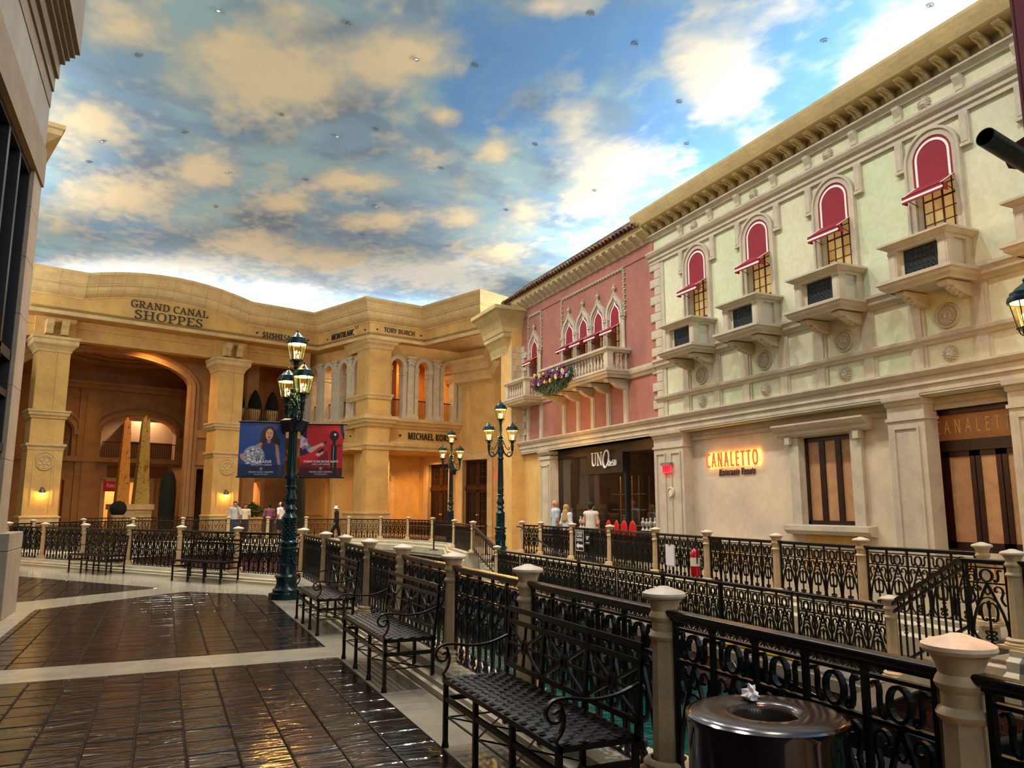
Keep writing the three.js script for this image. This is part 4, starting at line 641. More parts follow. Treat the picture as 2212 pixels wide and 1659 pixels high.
// ---------------------------------------------------------------- stone posts and cast iron railings
const postG = (() => {
  const oct = (r0, r1, y0, y1) => new THREE.CylinderGeometry(r1, r0, y1 - y0, 8).toNonIndexed().translate(0, (y0 + y1) / 2, 0).rotateY(PI / 8);
  const o = oct(0.082, 0.07, 0.10, 0.73); o.computeVertexNormals();
  return {
    base: ready([bx(-0.16, 0.16, 0, 0.03, -0.16, 0.16), lat([[0.15, 0.03], [0.15, 0.05], [0.125, 0.065], [0.135, 0.085], [0.12, 0.10], [0.095, 0.105]], 24)], M.post), shaft: ready([o], M.post),
    neck: ready([lat([[0.066, 0.70], [0.082, 0.715], [0.088, 0.73], [0.08, 0.745], [0.068, 0.755], [0.068, 0.80], [0.08, 0.815], [0.086, 0.83], [0.08, 0.845], [0.07, 0.86], [0.075, 0.885], [0.095, 0.925], [0.105, 0.935]], 24)], M.post),
    cap: ready([lat([[0.09, 0.925], [0.112, 0.93], [0.120, 0.942], [0.118, 0.955], [0.10, 0.965], [0.055, 0.978], [0.025, 0.99], [0, 0.992]], 24)], M.cap),
  };
})();
function stonePost(n, s, y, label, group) {
  const p = grp('stone_post', [n, y, -s], rr(-0.1, 0.1)); tag(p, label, 'post', group);
  msh('base', postG.base, M.post, p); msh('shaft', postG.shaft, M.post, p); msh('neck', postG.neck, M.post, p); msh('cap', postG.cap, M.cap, p); return p;
}
const MODW = 0.30;
const modG = (() => {
  const g = [], w = 0.013, d = 0.02, R = (p, n, ww = w) => g.push(ribbon(p, ww, d, n)), both = (p, n, ww) => { R(p, n, ww); R(p.map(([x, y]) => [-x, y]), n, ww); };
  g.push(ribbon(circ(0, 0.70, 0.046, 0.062, 20), 0.014, 0.028, 0, true));
  both([[0.118, 0.752], [0.10, 0.765], [0.088, 0.745], [0.09, 0.70], [0.085, 0.655], [0.07, 0.637], [0.058, 0.65], [0.064, 0.662]], 12);
  both([[0, 0.615], [0.03, 0.54], [0.062, 0.44], [0.10, 0.33], [0.128, 0.20], [0.138, 0.10]], 8, 0.016);
  both([[0.132, 0.40], [0.118, 0.42], [0.10, 0.47], [0.115, 0.52], [0.112, 0.57], [0.085, 0.592], [0.058, 0.575], [0.056, 0.545], [0.075, 0.54]], 16);
  both([[0, 0.585], [0.018, 0.555], [0.02, 0.525], [0, 0.50]], 6, 0.011);
  both([[0, 0.475], [0.035, 0.462], [0.066, 0.43]], 6, 0.012);
  both([[0.004, 0.36], [0.012, 0.42], [0.05, 0.40], [0.064, 0.34], [0.058, 0.27], [0.046, 0.235], [0.026, 0.23], [0.02, 0.25], [0.032, 0.258]], 16);
  R([[0, 0.44], [0, 0.012]], 0, 0.012);
  both([[0.142, 0.26], [0.135, 0.12], [0.11, 0.05], [0.06, 0.012], [0, 0.006]], 10, 0.015);
  for (const [sx, sy] of [[1, 1], [1, -1], [-1, 1], [-1, -1]]) R([[0, 0.085], [sx * 0.02, 0.085 + sy * 0.004], [sx * 0.038, 0.085 + sy * 0.018], [sx * 0.036, 0.085 + sy * 0.042], [sx * 0.016, 0.085 + sy * 0.044], [sx * 0.014, 0.085 + sy * 0.026]], 8, 0.011);
  return ready(g, null);
})();
const barG = ready([ribbon([[0, -0.06], [0, 0.06], [0, 0.2], [0, 0.4], [0, 0.62], [0, 0.83]], 0.022, 0.026), ribbon([[0, 0.1], [0, 0.34]], 0.034, 0.02)], null);
function railPanel(a, b, y, label, group, opts = {}) { // a, b: post centres in (n, s)
  const A = [a[0], -a[1]], B = [b[0], -b[1]], L = Math.hypot(B[0] - A[0], B[1] - A[1]), e = opts.gap ?? 0.07, U = L - 2 * e;
  const p = frameAt('railing_panel', A, B); p.position.y = y; p.translateX(e); tag(p, label, 'railing', group);
  msh('handrail', [rbx(-0.02, U + 0.02, 0.835, 0.872, -0.036, 0.036, 0.012), bx(0, U, 0.82, 0.84, -0.02, 0.02)], M.handrail, p);
  msh('frame_bars', [bx(0.03, U - 0.03, 0.775, 0.79, -0.014, 0.014), bx(0.03, U - 0.03, 0.614, 0.63, -0.014, 0.014), bx(0.03, U - 0.03, -0.004, 0.01, -0.012, 0.012)], M.iron, p);
  const k = Math.max(1, Math.round((U - 0.06) / MODW)), w = (U - 0.06) / k;
  for (let i = 0; i < k; i++) { const m = msh('scroll_ornament', modG, M.iron, p, [0.03 + (i + 0.5) * w, 0, 0]); m.scale.x = w / MODW; }
  for (let i = 0; i <= k; i++) msh('upright', barG, M.iron, p, [0.03 + i * w, 0, 0]);
  return p;
}
const CY = 0.18;
const viewPosts = ourPosts.slice(2);
const nearTxt = ['beside the trash bin, nearest of the row', 'between trash bin and nearest bench', 'behind the middle of the nearest bench', 'between the nearest and second bench', 'behind the second bench', 'between the second and third bench', 'behind the third bench', 'just behind the big street lamp', 'at the corner behind the big street lamp'];
ourPosts.forEach((p, i) => { if (i >= 1) stonePost(p[0], p[1], CY, i < 2 ? 'stone railing post out of the frame behind the bin' : 'cream octagonal stone post ' + nearTxt[i - 2], 'stone posts of our bank railing'); });
const panTxt = ['beyond the post beside the trash bin', 'behind the trash bin', 'behind the right half of the nearest bench', 'behind the far half of the nearest bench', 'before the second bench', 'behind the second bench', 'between second and third bench', 'behind the third bench', 'just beyond the third bench', 'behind the big street lamp towards the benches'];
for (let i = 1; i < ourPosts.length - 1; i++) railPanel(ourPosts[i], ourPosts[i + 1], CY, 'black iron scroll railing ' + panTxt[i - 1], 'iron railing of our bank');
leftPosts.slice(1).forEach((p, i) => stonePost(p[0], p[1], CY, 'cream stone post of the far bench railing, ' + ords[i] + ' from the big lamp', 'stone posts behind the far benches'));
for (let i = 0; i < leftPosts.length - 1; i++) railPanel(leftPosts[i], leftPosts[i + 1], CY, 'black scroll railing behind the far benches, ' + ords[i] + ' from the big lamp', 'iron railing behind the far benches');
farPosts.forEach((p, i) => i < 12 && stonePost(p[0], p[1], CY, 'small distant stone post on the far bank, ' + ords[i] + ' along from the left shop', 'stone posts of the far bank'));
for (let i = 0; i < farPosts.length - 1; i++) railPanel(farPosts[i], farPosts[i + 1], CY, 'distant black railing on the far bank, ' + ords[i] + ' along from the left shop', 'iron railing of the far bank');
rightPosts.forEach((p, i) => stonePost(p[0], p[1], CY, 'stone post before the facades, ' + ords[i] + ' from the near landing', 'stone posts before the facades'));
for (let i = 0; i < rightPosts.length - 1; i++) railPanel(rightPosts[i], rightPosts[i + 1], CY, 'black scroll railing before the facades, ' + ords[i] + ' from the near landing', 'iron railing before the facades');
midPosts.slice(0, 2).forEach((p, i) => stonePost(p[0], p[1], CY, ['stone post at the head of the far canal stairs', 'stone post beside the small far street lamp'][i], 'stone posts by the far stairs'));
railPanel(midPosts[0], midPosts[1], CY, 'black railing beside the head of the far stairs', 'iron railing by the far stairs');
railPanel(midPosts[1], midPosts[2], CY, 'black railing between far stairs and far bank', 'iron railing by the far stairs');
bankPosts.slice(0, 3).forEach((p, i) => stonePost(p[0], p[1], CY, ['stone post of the near landing, out of frame', 'second stone post of the near landing', 'stone post at the head of the near canal stairs'][i], 'stone posts of the near landing'));
railPanel(bankPosts[0], bankPosts[1], CY, 'black railing of the near landing, outer length', 'iron railing of the near landing');
railPanel(bankPosts[1], bankPosts[2], CY, 'black railing of the near landing beside stair head', 'iron railing of the near landing');
// dock railing, lower than the bank
const dockA = [8.16, 6.94], dockB = [8.58, 20.17], dockPts = []; for (let i = 0; i <= 8; i++) dockPts.push([lerp(dockA[0], dockB[0], i / 8), lerp(dockA[1], dockB[1], i / 8)]);
stonePost(dockA[0], dockA[1], -0.45, 'low stone post at the foot of the near canal stairs', 'dock posts'); stonePost(dockB[0], dockB[1], -0.45, 'low stone post at the foot of the far canal stairs', 'dock posts');
for (let i = 0; i < 8; i++) railPanel(dockPts[i], dockPts[i + 1], -0.45, 'long low dock railing, ' + ords[i] + ' length from near stairs', 'iron railing of the dock', { gap: i === 0 || i === 7 ? 0.05 : 0.012 });
for (const i of [2, 3, 5]) { const d = grp('dock_gate_post', [dockPts[i][0], -0.63, -dockPts[i][1]]); tag(d, 'slim black steel gate post on the dock railing, ' + { 2: 'nearest one', 3: 'middle one', 5: 'farthest one' }[i], 'post'); msh('upright', [bx(-0.03, 0.03, 0, 1.06, -0.03, 0.03)], M.iron, d); msh('rust_cap', [bx(-0.034, 0.034, 1.06, 1.075, -0.034, 0.034)], M.handrail, d); }
{ const k = grp('padlock', [lerp(dockPts[2][0], dockPts[3][0], 0.5) - 0.03, 0.13, -lerp(dockPts[2][1], dockPts[3][1], 0.5)], PI / 2); tag(k, 'small brass padlock on the dock gate', 'padlock'); msh('lock_body', [rbx(-0.03, 0.03, 0, 0.07, -0.012, 0.012, 0.008)], mat(0xb5843c, 0.3, { metal: 0.8 }), k); msh('shackle', [new THREE.TorusGeometry(0.02, 0.005, 6, 12, PI).translate(0, 0.07, 0)], mat(0xaaaaaa, 0.3, { metal: 0.9 }), k); }
// stair railings
function stairRail(name, label, A, B) { // A high, B low: [n, s, y of handrail]
  const g = grp(name); tag(g, label, 'railing');
  const a = [A[0], A[2], -A[1]], b = [B[0], B[2], -B[1]], dn = 0.10;
  msh('handrail', [bar3(a, b, 0.06, 0.05)], M.handrail, g); msh('lower_rail', [bar3([a[0], a[1] - dn, a[2]], [b[0], b[1] - dn, b[2]], 0.03)], M.iron, g); msh('lower_rail', [bar3([a[0], a[1] - 0.72, a[2]], [b[0], b[1] - 0.72, b[2]], 0.03)], M.iron, g);
  const k = 11; for (let i = 0; i <= k; i++) { const t = i / k, x = lerp(a[0], b[0], t), y = lerp(a[1], b[1], t), z = lerp(a[2], b[2], t); msh('baluster', [bx(x - 0.009, x + 0.009, y - 0.8, y, z - 0.009, z + 0.009), ...(i % 2 ? [new THREE.SphereGeometry(0.02, 6, 5).scale(1, 1.3, 1).translate(x, y - 0.38, z), new THREE.CylinderGeometry(0.024, 0.024, 0.012, 8).translate(x, y - 0.34, z), new THREE.CylinderGeometry(0.024, 0.024, 0.012, 8).translate(x, y - 0.42, z)] : [])], M.iron, g); }
}
stairRail('stair_railing', 'sloping black railing beside the near canal stairs', [8.03, 5.85, 1.04], [8.14, 6.9, 0.44]);
railPanel([8.03, 5.29], [8.03, 5.9], CY, 'short level railing at the head of the near stairs', null, { gap: 0.06 });
stairRail('stair_railing', 'sloping black railing down the far canal stairs', [8.86, 22.75, 1.04], [8.6, 20.25, 0.44]);
{ const g = grp('wall_handrail'); tag(g, 'slim sloping black handrail at far stairs beside exit notice', 'handrail'); msh('rail', [rod3([10.2, 1.0, -22.2], [10.1, 0.35, -19.6], 0.022, 8), rod3([10.2, 1.0, -22.2], [10.25, 0.98, -22.5], 0.022, 8), rod3([10.1, 0.35, -19.6], [10.1, 0.33, -19.0], 0.022, 8)], M.iron, g); msh('bracket', [rod3([10.17, 0.75, -21.2], [10.35, 0.72, -21.2], 0.012)], M.iron, g); }
// ---------------------------------------------------------------- benches
function bench(n, s, ry, label) {
  const b = grp('garden_bench', [n, 0, -s], ry); tag(b, label, 'bench', 'black metal benches along the railings');
  // local: x along the seat, z = front (towards the sitter's knees)
  const W = 0.85, zf = 0.24, zb = -0.22, SH = 0.445, TH = 0.9, m = M.bench, lean = -0.09;
  msh('seat_frame', [bx(-W, W, SH - 0.03, SH, zf - 0.025, zf + 0.01), bx(-W, W, SH - 0.03, SH, zb - 0.01, zb + 0.025), bx(-W, -W + 0.03, SH - 0.03, SH, zb, zf), bx(W - 0.03, W, SH - 0.03, SH, zb, zf)], m, b);
  const strapsX = 30, strapsZ = 8;
  for (let i = 0; i < strapsX; i++) { const x = lerp(-W + 0.05, W - 0.05, i / (strapsX - 1)), p = []; for (let j = 0; j <= 16; j++) p.push([lerp(zb, zf, j / 16), SH + 0.003 + 0.0035 * Math.cos(PI * j / 2 + i * PI)]); msh('seat_strap', [ribbon(p, 0.003, 0.034).rotateY(-PI / 2).translate(x, 0, 0)], m, b); }
  for (let j = 0; j < strapsZ; j++) { const z = lerp(zb + 0.05, zf - 0.05, j / (strapsZ - 1)), p = []; for (let i = 0; i <= 60; i++) p.push([lerp(-W, W, i / 60), SH + 0.003 - 0.0035 * Math.cos(PI * i / 2 + j * PI)]); msh('seat_strap', [ribbon(p, 0.003, 0.034).translate(0, 0, z)], m, b); }
  for (let i = 0; i < 4; i++) { const x = lerp(-W + 0.018, W - 0.018, i / 3); for (const z of [zf - 0.01, zb + 0.01]) msh('leg', [bx(x - 0.015, x + 0.015, 0.03, SH - 0.02, z - 0.015, z + 0.015), cyl(0.028, 0.018, 0.05, 8).translate(x, 0, z)], m, b); }
  msh('apron_rail', [bx(-W, W, SH - 0.145, SH - 0.115, zf - 0.024, zf + 0.002), bx(-W, -W + 0.03, SH - 0.145, SH - 0.115, zb, zf), bx(W - 0.03, W, SH - 0.145, SH - 0.115, zb, zf)], m, b);
  const xs = [0, 1, 2, 3].map(i => lerp(-W + 0.018, W - 0.018, i / 3)), cr = []; for (let i = 0; i < 3; i++) cr.push(rod3([xs[i], 0.19, zf - 0.02], [xs[i + 1], 0.17, zb + 0.02], 0.006), rod3([xs[i + 1], 0.19, zf - 0.02], [xs[i], 0.17, zb + 0.02], 0.006)); cr.push(rod3([xs[0], 0.20, zf - 0.01], [xs[3], 0.20, zf - 0.01], 0.007), rod3([xs[0], 0.19, zf - 0.02], [xs[0], 0.19, zb + 0.02], 0.007), rod3([xs[3], 0.19, zf - 0.02], [xs[3], 0.19, zb + 0.02], 0.007));
  msh('cross_brace', cr, m, b);
  // back: three panels with a ring and spokes
  const back = msh('back_frame', [...[-W + 0.015, -W / 3, W / 3, W - 0.015].map(x => bx(x - 0.015, x + 0.015, SH - 0.05, TH, -0.01, 0.01)), bx(-W, W, TH - 0.035, TH, -0.012, 0.012), bx(-W, W, TH - 0.115, TH - 0.085, -0.01, 0.01), bx(-W, W, SH + 0.05, SH + 0.08, -0.01, 0.01)].map(g => g.translate(0, -SH, 0).rotateX(lean).translate(0, SH, zb)), m, b);
  const y0 = SH + 0.08, y1 = TH - 0.115, yc = (y0 + y1) / 2;
  for (const cx of [-2 * W / 3, 0, 2 * W / 3]) {
    const sp = [ribbon(circ(cx, yc, 0.03, 0.045, 16), 0.014, 0.02, 0, true)], hw = W / 3 - 0.02;
    for (const [ex, ey] of [[-hw, y0], [hw, y0], [-hw, y1], [hw, y1], [-hw, yc], [hw, yc], [0, y0], [0, y1]]) { const l = Math.hypot(ex - cx * 0, ey - yc), k = 0.04 / l; sp.push(ribbon([[cx + ex * k, yc + (ey - yc) * k], [cx + ex, ey]], 0.016, 0.014)); }
    msh('starburst', sp.map(g => g.translate(0, -SH, 0).rotateX(lean).translate(0, SH, zb)), m, b);
  }
  for (const x of [-W + 0.01, W - 0.01]) { // scrolled arms in the z-y plane
    const P = [[zb - 0.02, 0.70], [-0.1, 0.655], [0.05, 0.645], [0.19, 0.665], [0.27, 0.655], [0.305, 0.61], [0.285, 0.565], [0.24, 0.56], [0.222, 0.59], [0.24, 0.612], [0.258, 0.60]];
    msh('arm', [ribbon(P, 0.014, 0.026, 40).rotateY(-PI / 2).translate(x, 0, 0), ribbon([[0.225, 0.645], [0.205, 0.57], [0.22, 0.51], [0.25, 0.47], [0.235, SH]], 0.014, 0.026, 16).rotateY(-PI / 2).translate(x, 0, 0)], m, b);
  }
  return b;
}
bench(2.07, 4.38, -PI / 2, 'nearest black metal bench with woven strap seat');
bench(2.09, 7.72, -PI / 2, 'second nearest black metal bench along the railing');
bench(2.10, 11.0, -PI / 2, 'black metal bench beside the base of the big lamp');
const lb = Math.atan2(0.838, 0.545); // benches along the left railing face back to the floor
bench(0.92, 18.4, -lb, 'black metal bench nearest the big lamp of the two far ones');
bench(-1.41, 21.9, -lb, 'black metal bench farthest away, beside the left shop pier');
// ---------------------------------------------------------------- street lamps
const flameM = mat(0xfff2c8, 0.4, { emissive: 0xffc35a, emissiveIntensity: 22 }), candleM = mat(0xf0e2b8, 0.6), lampGlass = mat(0xfff4d8, 0.02, { transmission: 1, thickness: 0, ior: 1.45 }), reflM = mat(0xb5ab8c, 0.4);
const lampParts = (() => {
  const L = [[0.19, 0.1], [0.235, 0.12], [0.24, 0.16], [0.2, 0.19], [0.18, 0.24], [0.175, 0.30], [0.19, 0.36], [0.215, 0.385], [0.2, 0.41], [0.16, 0.43], [0.15, 0.46], [0.148, 0.62], [0.14, 0.80], [0.142, 0.83], [0.165, 0.85], [0.165, 0.88], [0.145, 0.90], [0.15, 0.95], [0.165, 0.98], [0.145, 1.0], [0.118, 1.02], [0.118, 1.36], [0.13, 1.38], [0.145, 1.41], [0.12, 1.44], [0.08, 1.50], [0.085, 1.54], [0.12, 1.56], [0.1, 1.6], [0.078, 1.64], [0.09, 1.68], [0.105, 1.73], [0.1, 1.8], [0.075, 1.86], [0.07, 1.9], [0.1, 1.93], [0.105, 1.96], [0.085, 1.98], [0.088, 2.1], [0.095, 2.13], [0.085, 2.16], [0.082, 2.2], [0.068, 3.0], [0.085, 3.03], [0.095, 3.07], [0.08, 3.1], [0.07, 3.14], [0.085, 3.2], [0.085, 3.3], [0.06, 3.36], [0.065, 3.5], [0.055, 3.66], [0.075, 3.69], [0.1, 3.72], [0.1, 3.74], [0.06, 3.76], [0.045, 3.8], [0.055, 3.9], [0.04, 4.0], [0.035, 4.12], [0.05, 4.16], [0.04, 4.2]];
  const flute = []; for (let i = 0; i < 12; i++) { const a = i * PI / 6; flute.push(rod3([0.081 * Math.cos(a), 2.22, 0.081 * Math.sin(a)], [0.069 * Math.cos(a), 2.98, 0.069 * Math.sin(a)], 0.009, 5)); }
  const sw = []; for (let i = 0; i < 4; i++) for (let k = 0; k <= 10; k++) { const a = (i + k / 10) * PI / 2, y = 0.74 - 0.16 * Math.sin(PI * k / 10); sw.push(new THREE.SphereGeometry(0.024, 6, 5).translate(0.152 * Math.cos(a), y, 0.152 * Math.sin(a))); }
  for (let i = 0; i < 10; i++) { const a = i * PI / 5; for (let k = 0; k < 7; k++) sw.push(new THREE.SphereGeometry(0.02, 5, 4).scale(1, 1.2, 1).translate(0.118 * Math.cos(a + k * 0.3), 1.05 + k * 0.047, 0.118 * Math.sin(a + k * 0.3))); sw.push(new THREE.SphereGeometry(0.02, 5, 4).scale(1, 2, 1).translate(0.1 * Math.cos(a), 1.73, 0.1 * Math.sin(a)), new THREE.SphereGeometry(0.028, 5, 4).scale(1, 1, 1).translate(0.16 * Math.cos(a), 0.96, 0.16 * Math.sin(a))); }
  const leaves = []; for (let i = 0; i < 6; i++) { const a = i * PI / 3; for (let k = 0; k < 6; k++) leaves.push(new THREE.SphereGeometry(0.024, 5, 4).scale(1, 1.6, 1).translate((0.068 + 0.008 * (k % 2)) * Math.cos(a + k * 0.4), 3.38 + k * 0.05, (0.068 + 0.008 * (k % 2)) * Math.sin(a + k * 0.4))); }
  const arm = [tube([[0.05, 3.42, 0], [0.13, 3.22, 0], [0.26, 3.13, 0], [0.345, 3.2, 0], [0.36, 3.32, 0]], 0.026, 24, 7), tube([[0.09, 3.6, 0], [0.14, 3.45, 0], [0.2, 3.36, 0], [0.26, 3.34, 0], [0.28, 3.38, 0], [0.25, 3.41, 0], [0.23, 3.39, 0]], 0.014, 24, 6), tube([[0.2, 3.17, 0], [0.22, 3.24, 0], [0.29, 3.27, 0], [0.31, 3.23, 0]], 0.016, 12, 6), lat([[0.03, 3.3], [0.042, 3.32], [0.042, 3.42], [0.05, 3.44], [0.055, 3.47], [0.04, 3.5], [0.038, 3.52]], 12).translate(0.36, 0, 0)];
  return { shaft: ready([lat(L, 24), ...flute], null), plinth: ready([cyl(0.3, 0.3, 0.1, 8).rotateY(PI / 8), cyl(0.26, 0.23, 0.05, 8).rotateY(PI / 8).translate(0, 0.08, 0)], null), relief: ready(sw, null), leaves: ready(leaves, null), arm: ready(arm, null) };
})();
const lanternParts = (() => { // y = 0 at the lantern's seat; hexagonal, tapering down
  const R0 = 0.108, R1 = 0.172, Y0 = 0.13, Y1 = 0.44, c = i => [Math.cos(i * PI / 3), Math.sin(i * PI / 3)];
  const cage = [lat([[0.03, 0], [0.045, 0.02], [0.04, 0.05], [0.06, 0.09], [0.07, 0.11]], 12), cyl(R0 + 0.015, R0 + 0.015, 0.022, 6).rotateY(PI / 6).translate(0, Y0 - 0.02, 0)];
  for (let i = 0; i < 6; i++) { const [a, b] = c(i); cage.push(bar3([R0 * a, Y0, R0 * b], [R1 * a, Y1, R1 * b], 0.012), tube([[0.045 * a, 0.03, 0.045 * b], [0.085 * a, 0.06, 0.085 * b], [0.1 * a, 0.11, 0.1 * b]], 0.007, 6, 5)); }
  const panes = []; for (let i = 0; i < 6; i++) { const [a, b] = c(i), [p, q] = c(i + 1); panes.push(tri([R0 * a, Y0, R0 * b, R0 * p, Y0, R0 * q, R1 * p, Y1, R1 * q, R0 * a, Y0, R0 * b, R1 * p, Y1, R1 * q, R1 * a, Y1, R1 * b])); }
  const roof = lat([[0.195, Y1 - 0.02], [0.198, Y1], [0.185, Y1 + 0.05], [0.165, Y1 + 0.06], [0.16, Y1 + 0.10], [0.13, Y1 + 0.115], [0.1, Y1 + 0.15], [0.05, Y1 + 0.19], [0.015, Y1 + 0.215], [0.012, Y1 + 0.235], [0.022, Y1 + 0.25], [0.012, Y1 + 0.27], [0, Y1 + 0.275]], 24);
  return { cage: ready(cage, null), panes: panes.map(p => ready([p], null)), roof: ready([roof], null), refl: ready([lat([[0, Y1 - 0.005], [0.17, Y1 - 0.015]], 18)], null), candle: ready([cyl(0.014, 0.012, 0.12, 8)], null), flame: ready([lat([[0, 0], [0.012, 0.006], [0.015, 0.02], [0.008, 0.04], [0, 0.056]], 8)], null) };
})();
function lantern(parent, x, y, z) {
  const l = grp('lantern', [x, y, z], 0, parent), L = lanternParts;
  msh('lantern_cage', L.cage, M.lamp, l); msh('lantern_roof', L.roof, M.lamp, l); msh('reflector', L.refl, reflM, l);
  for (const p of L.panes) msh('pane', p, lampGlass, l);
  for (let i = 0; i < 3; i++) { const a = i * 2 * PI / 3 + 0.5, X = 0.052 * Math.cos(a), Z = 0.052 * Math.sin(a); msh('candle', L.candle, candleM, l, [X, 0.13, Z]); msh('flame_bulb', L.flame, flameM, l, [X, 0.25, Z]); }
  return l;
}
function streetLamp(n, s, ry, label, { speakers = false, bright = 9 } = {}) {
  const o = grp('street_lamp', [n, 0, -s], ry); tag(o, label, 'lamp');
  msh('plinth', lampParts.plinth, M.lamp, o); msh('post', lampParts.shaft, M.lamp, o); msh('relief', lampParts.relief, M.lamp, o); msh('leaf_ornament', lampParts.leaves, M.lamp, o);
  for (const r of [0, PI]) msh('arm', lampParts.arm, M.lamp, o, [0, 0, 0], [0, r, 0]);
  lantern(o, 0, 4.16, 0); lantern(o, 0.36, 3.5, 0); lantern(o, -0.36, 3.5, 0);
  for (const [x, y] of [[0, 4.44], [0.36, 3.78], [-0.36, 3.78]]) { const L = new THREE.PointLight(0xffbf6a, bright); L.position.set(n + x * Math.cos(ry), y, -s - x * Math.sin(ry)); L.shadow.radius = 1.5; L.castShadow = true; scene.add(L); }
  if (speakers) for (const [k, a] of [[0, 0.5], [1, 2.4]]) { const sp = grp('lamp_speaker', [n, 3.12, -s]); sp.rotation.set(0.35, ry + a, 0, 'YXZ'); tag(sp, k ? 'grey box loudspeaker on ' + label.replace('tall ', '').slice(0, 40) : 'black box loudspeaker on ' + label.replace('tall ', '').slice(0, 40), 'speaker'); msh('cabinet', [rbx(-0.105, 0.105, -0.115, 0.115, 0.09, 0.24, 0.015)], k ? mat(0x2b3230, 0.4) : M.black, sp); msh('speaker_grille', [bx(-0.092, 0.092, -0.1, 0.1, 0.24, 0.246)], mat(0x050506, 0.8), sp); msh('bracket', [bx(-0.03, 0.03, -0.03, 0.03, 0.06, 0.1)], M.black, sp); }
  return o;
}
const toCam = 24.13 * PI / 180;
streetLamp(2.08, 14.42, -toCam - 0.9, 'tall dark green street lamp with banners and three glowing lanterns', { speakers: true });
streetLamp(9.36, 21.75, -toCam + 0.1, 'dark green street lamp at the head of the far stairs');
streetLamp(10.95, 30.7, -toCam + 0.2, 'smaller looking far street lamp before the shop doors', { speakers: true });
streetLamp(9.13, 5.13, 2.246, 'street lamp at the frame edge before the green facade');
// ---------------------------------------------------------------- banners on the big lamp
function canvasTex(w, h, draw) { const c = document.createElement('canvas'); c.width = w; c.height = h; draw(c.getContext('2d'), w, h); const t = new THREE.CanvasTexture(c); t.colorSpace = THREE.SRGBColorSpace; return t; }
const blob = (x, pts, fill) => { x.fillStyle = fill; x.beginPath(); x.moveTo(pts[0][0], pts[0][1]); for (let i = 1; i < pts.length; i++) { const a = pts[i - 1], b = pts[i]; x.quadraticCurveTo(a[0], a[1], (a[0] + b[0]) / 2, (a[1] + b[1]) / 2); } x.lineTo(pts[pts.length - 1][0], pts[pts.length - 1][1]); x.closePath(); x.fill(); };
const poly = (x, pts, fill) => { x.fillStyle = fill; x.beginPath(); pts.forEach((p, i) => i ? x.lineTo(p[0], p[1]) : x.moveTo(p[0], p[1])); x.closePath(); x.fill(); };
const ell = (x, cx, cy, rx, ry, fill, rot = 0) => { x.fillStyle = fill; x.save(); x.translate(cx, cy); x.rotate(rot); x.scale(rx, ry); x.beginPath(); x.arc(0, 0, 1, 0, 2 * PI); x.fill(); x.restore(); };
const word = (x, t, cx, y, font, fill = '#f4f1ea') => { x.font = font; x.fillStyle = fill; x.textAlign = 'center'; x.fillText(t, cx, y); };
const banBlue = canvasTex(512, 608, (x, w, h) => {
  x.fillStyle = '#1b3f86'; x.fillRect(0, 0, w, h); x.fillStyle = '#1a3774'; x.fillRect(0, 0, w, 46); 
  ell(x, 330, 160, 92, 120, '#2a1a1c', -0.15); ell(x, 300, 210, 70, 80, '#2a1a1c', 0.2); ell(x, 395, 215, 60, 70, '#2a1a1c', -0.3); // hair
  poly(x, [[170, 265], [240, 225], [270, 250], [250, 320], [190, 300]], '#b07a5c'); poly(x, [[395, 240], [430, 250], [450, 340], [460, 430], [480, 520], [460, 560], [430, 440], [405, 330]], '#b27d60'); // arms
  poly(x, [[250, 250], [310, 215], [345, 215], [400, 250], [412, 400], [430, 608], [120, 608], [180, 470], [240, 380]], '#1d2f62'); poly(x, [[305, 195], [350, 195], [345, 235], [312, 235]], '#a8755a');
  ell(x, 330, 135, 42, 62, '#c39274', 0.1); ell(x, 312, 118, 10, 5, '#3a2420'); ell(x, 350, 120, 10, 5, '#3a2420'); ell(x, 330, 140, 5, 14, '#b07f64'); ell(x, 330, 168, 15, 7, '#8e2b2f'); poly(x, [[285, 90], [330, 66], [378, 100], [368, 80], [330, 56], [292, 70]], '#2a1a1c');
  ell(x, 168, 380, 120, 116, '#8a90a4'); for (let i = 0; i < 150; i++) { const a = rnd() * 2 * PI, r = Math.sqrt(rnd()) * 108; x.fillStyle = ['#d8d6dc', '#b9b4ba', '#6b5a5c', '#a08a82', '#c9ccd6', '#5f6a8c'][i % 6]; x.fillRect(168 + r * Math.cos(a), 380 + r * Math.sin(a) * 0.96, 20, 16); }
  poly(x, [[16, 360], [50, 350], [70, 400], [80, 440], [50, 430], [22, 400]], '#c08a70');
  x.fillStyle = 'rgba(18,28,58,0.75)'; x.fillRect(0, 470, w, 138);
  word(x, 'VILLA AZUR', 256, 452, 'bold 40px sans-serif'); word(x, 'LEVEL 2, SKY GARDEN', 256, 482, '24px sans-serif');
  x.strokeStyle = '#e8e4da'; x.lineWidth = 3; x.beginPath(); x.arc(256, 518, 15, 0, 2 * PI); x.stroke(); x.beginPath(); x.moveTo(248, 525); x.lineTo(256, 508); x.lineTo(264, 525); x.stroke();
  word(x, 'GRAND CANAL SHOPPES', 256, 562, '23px serif'); word(x, 'THE VENETIAN RESORT', 256, 584, '15px sans-serif');
});
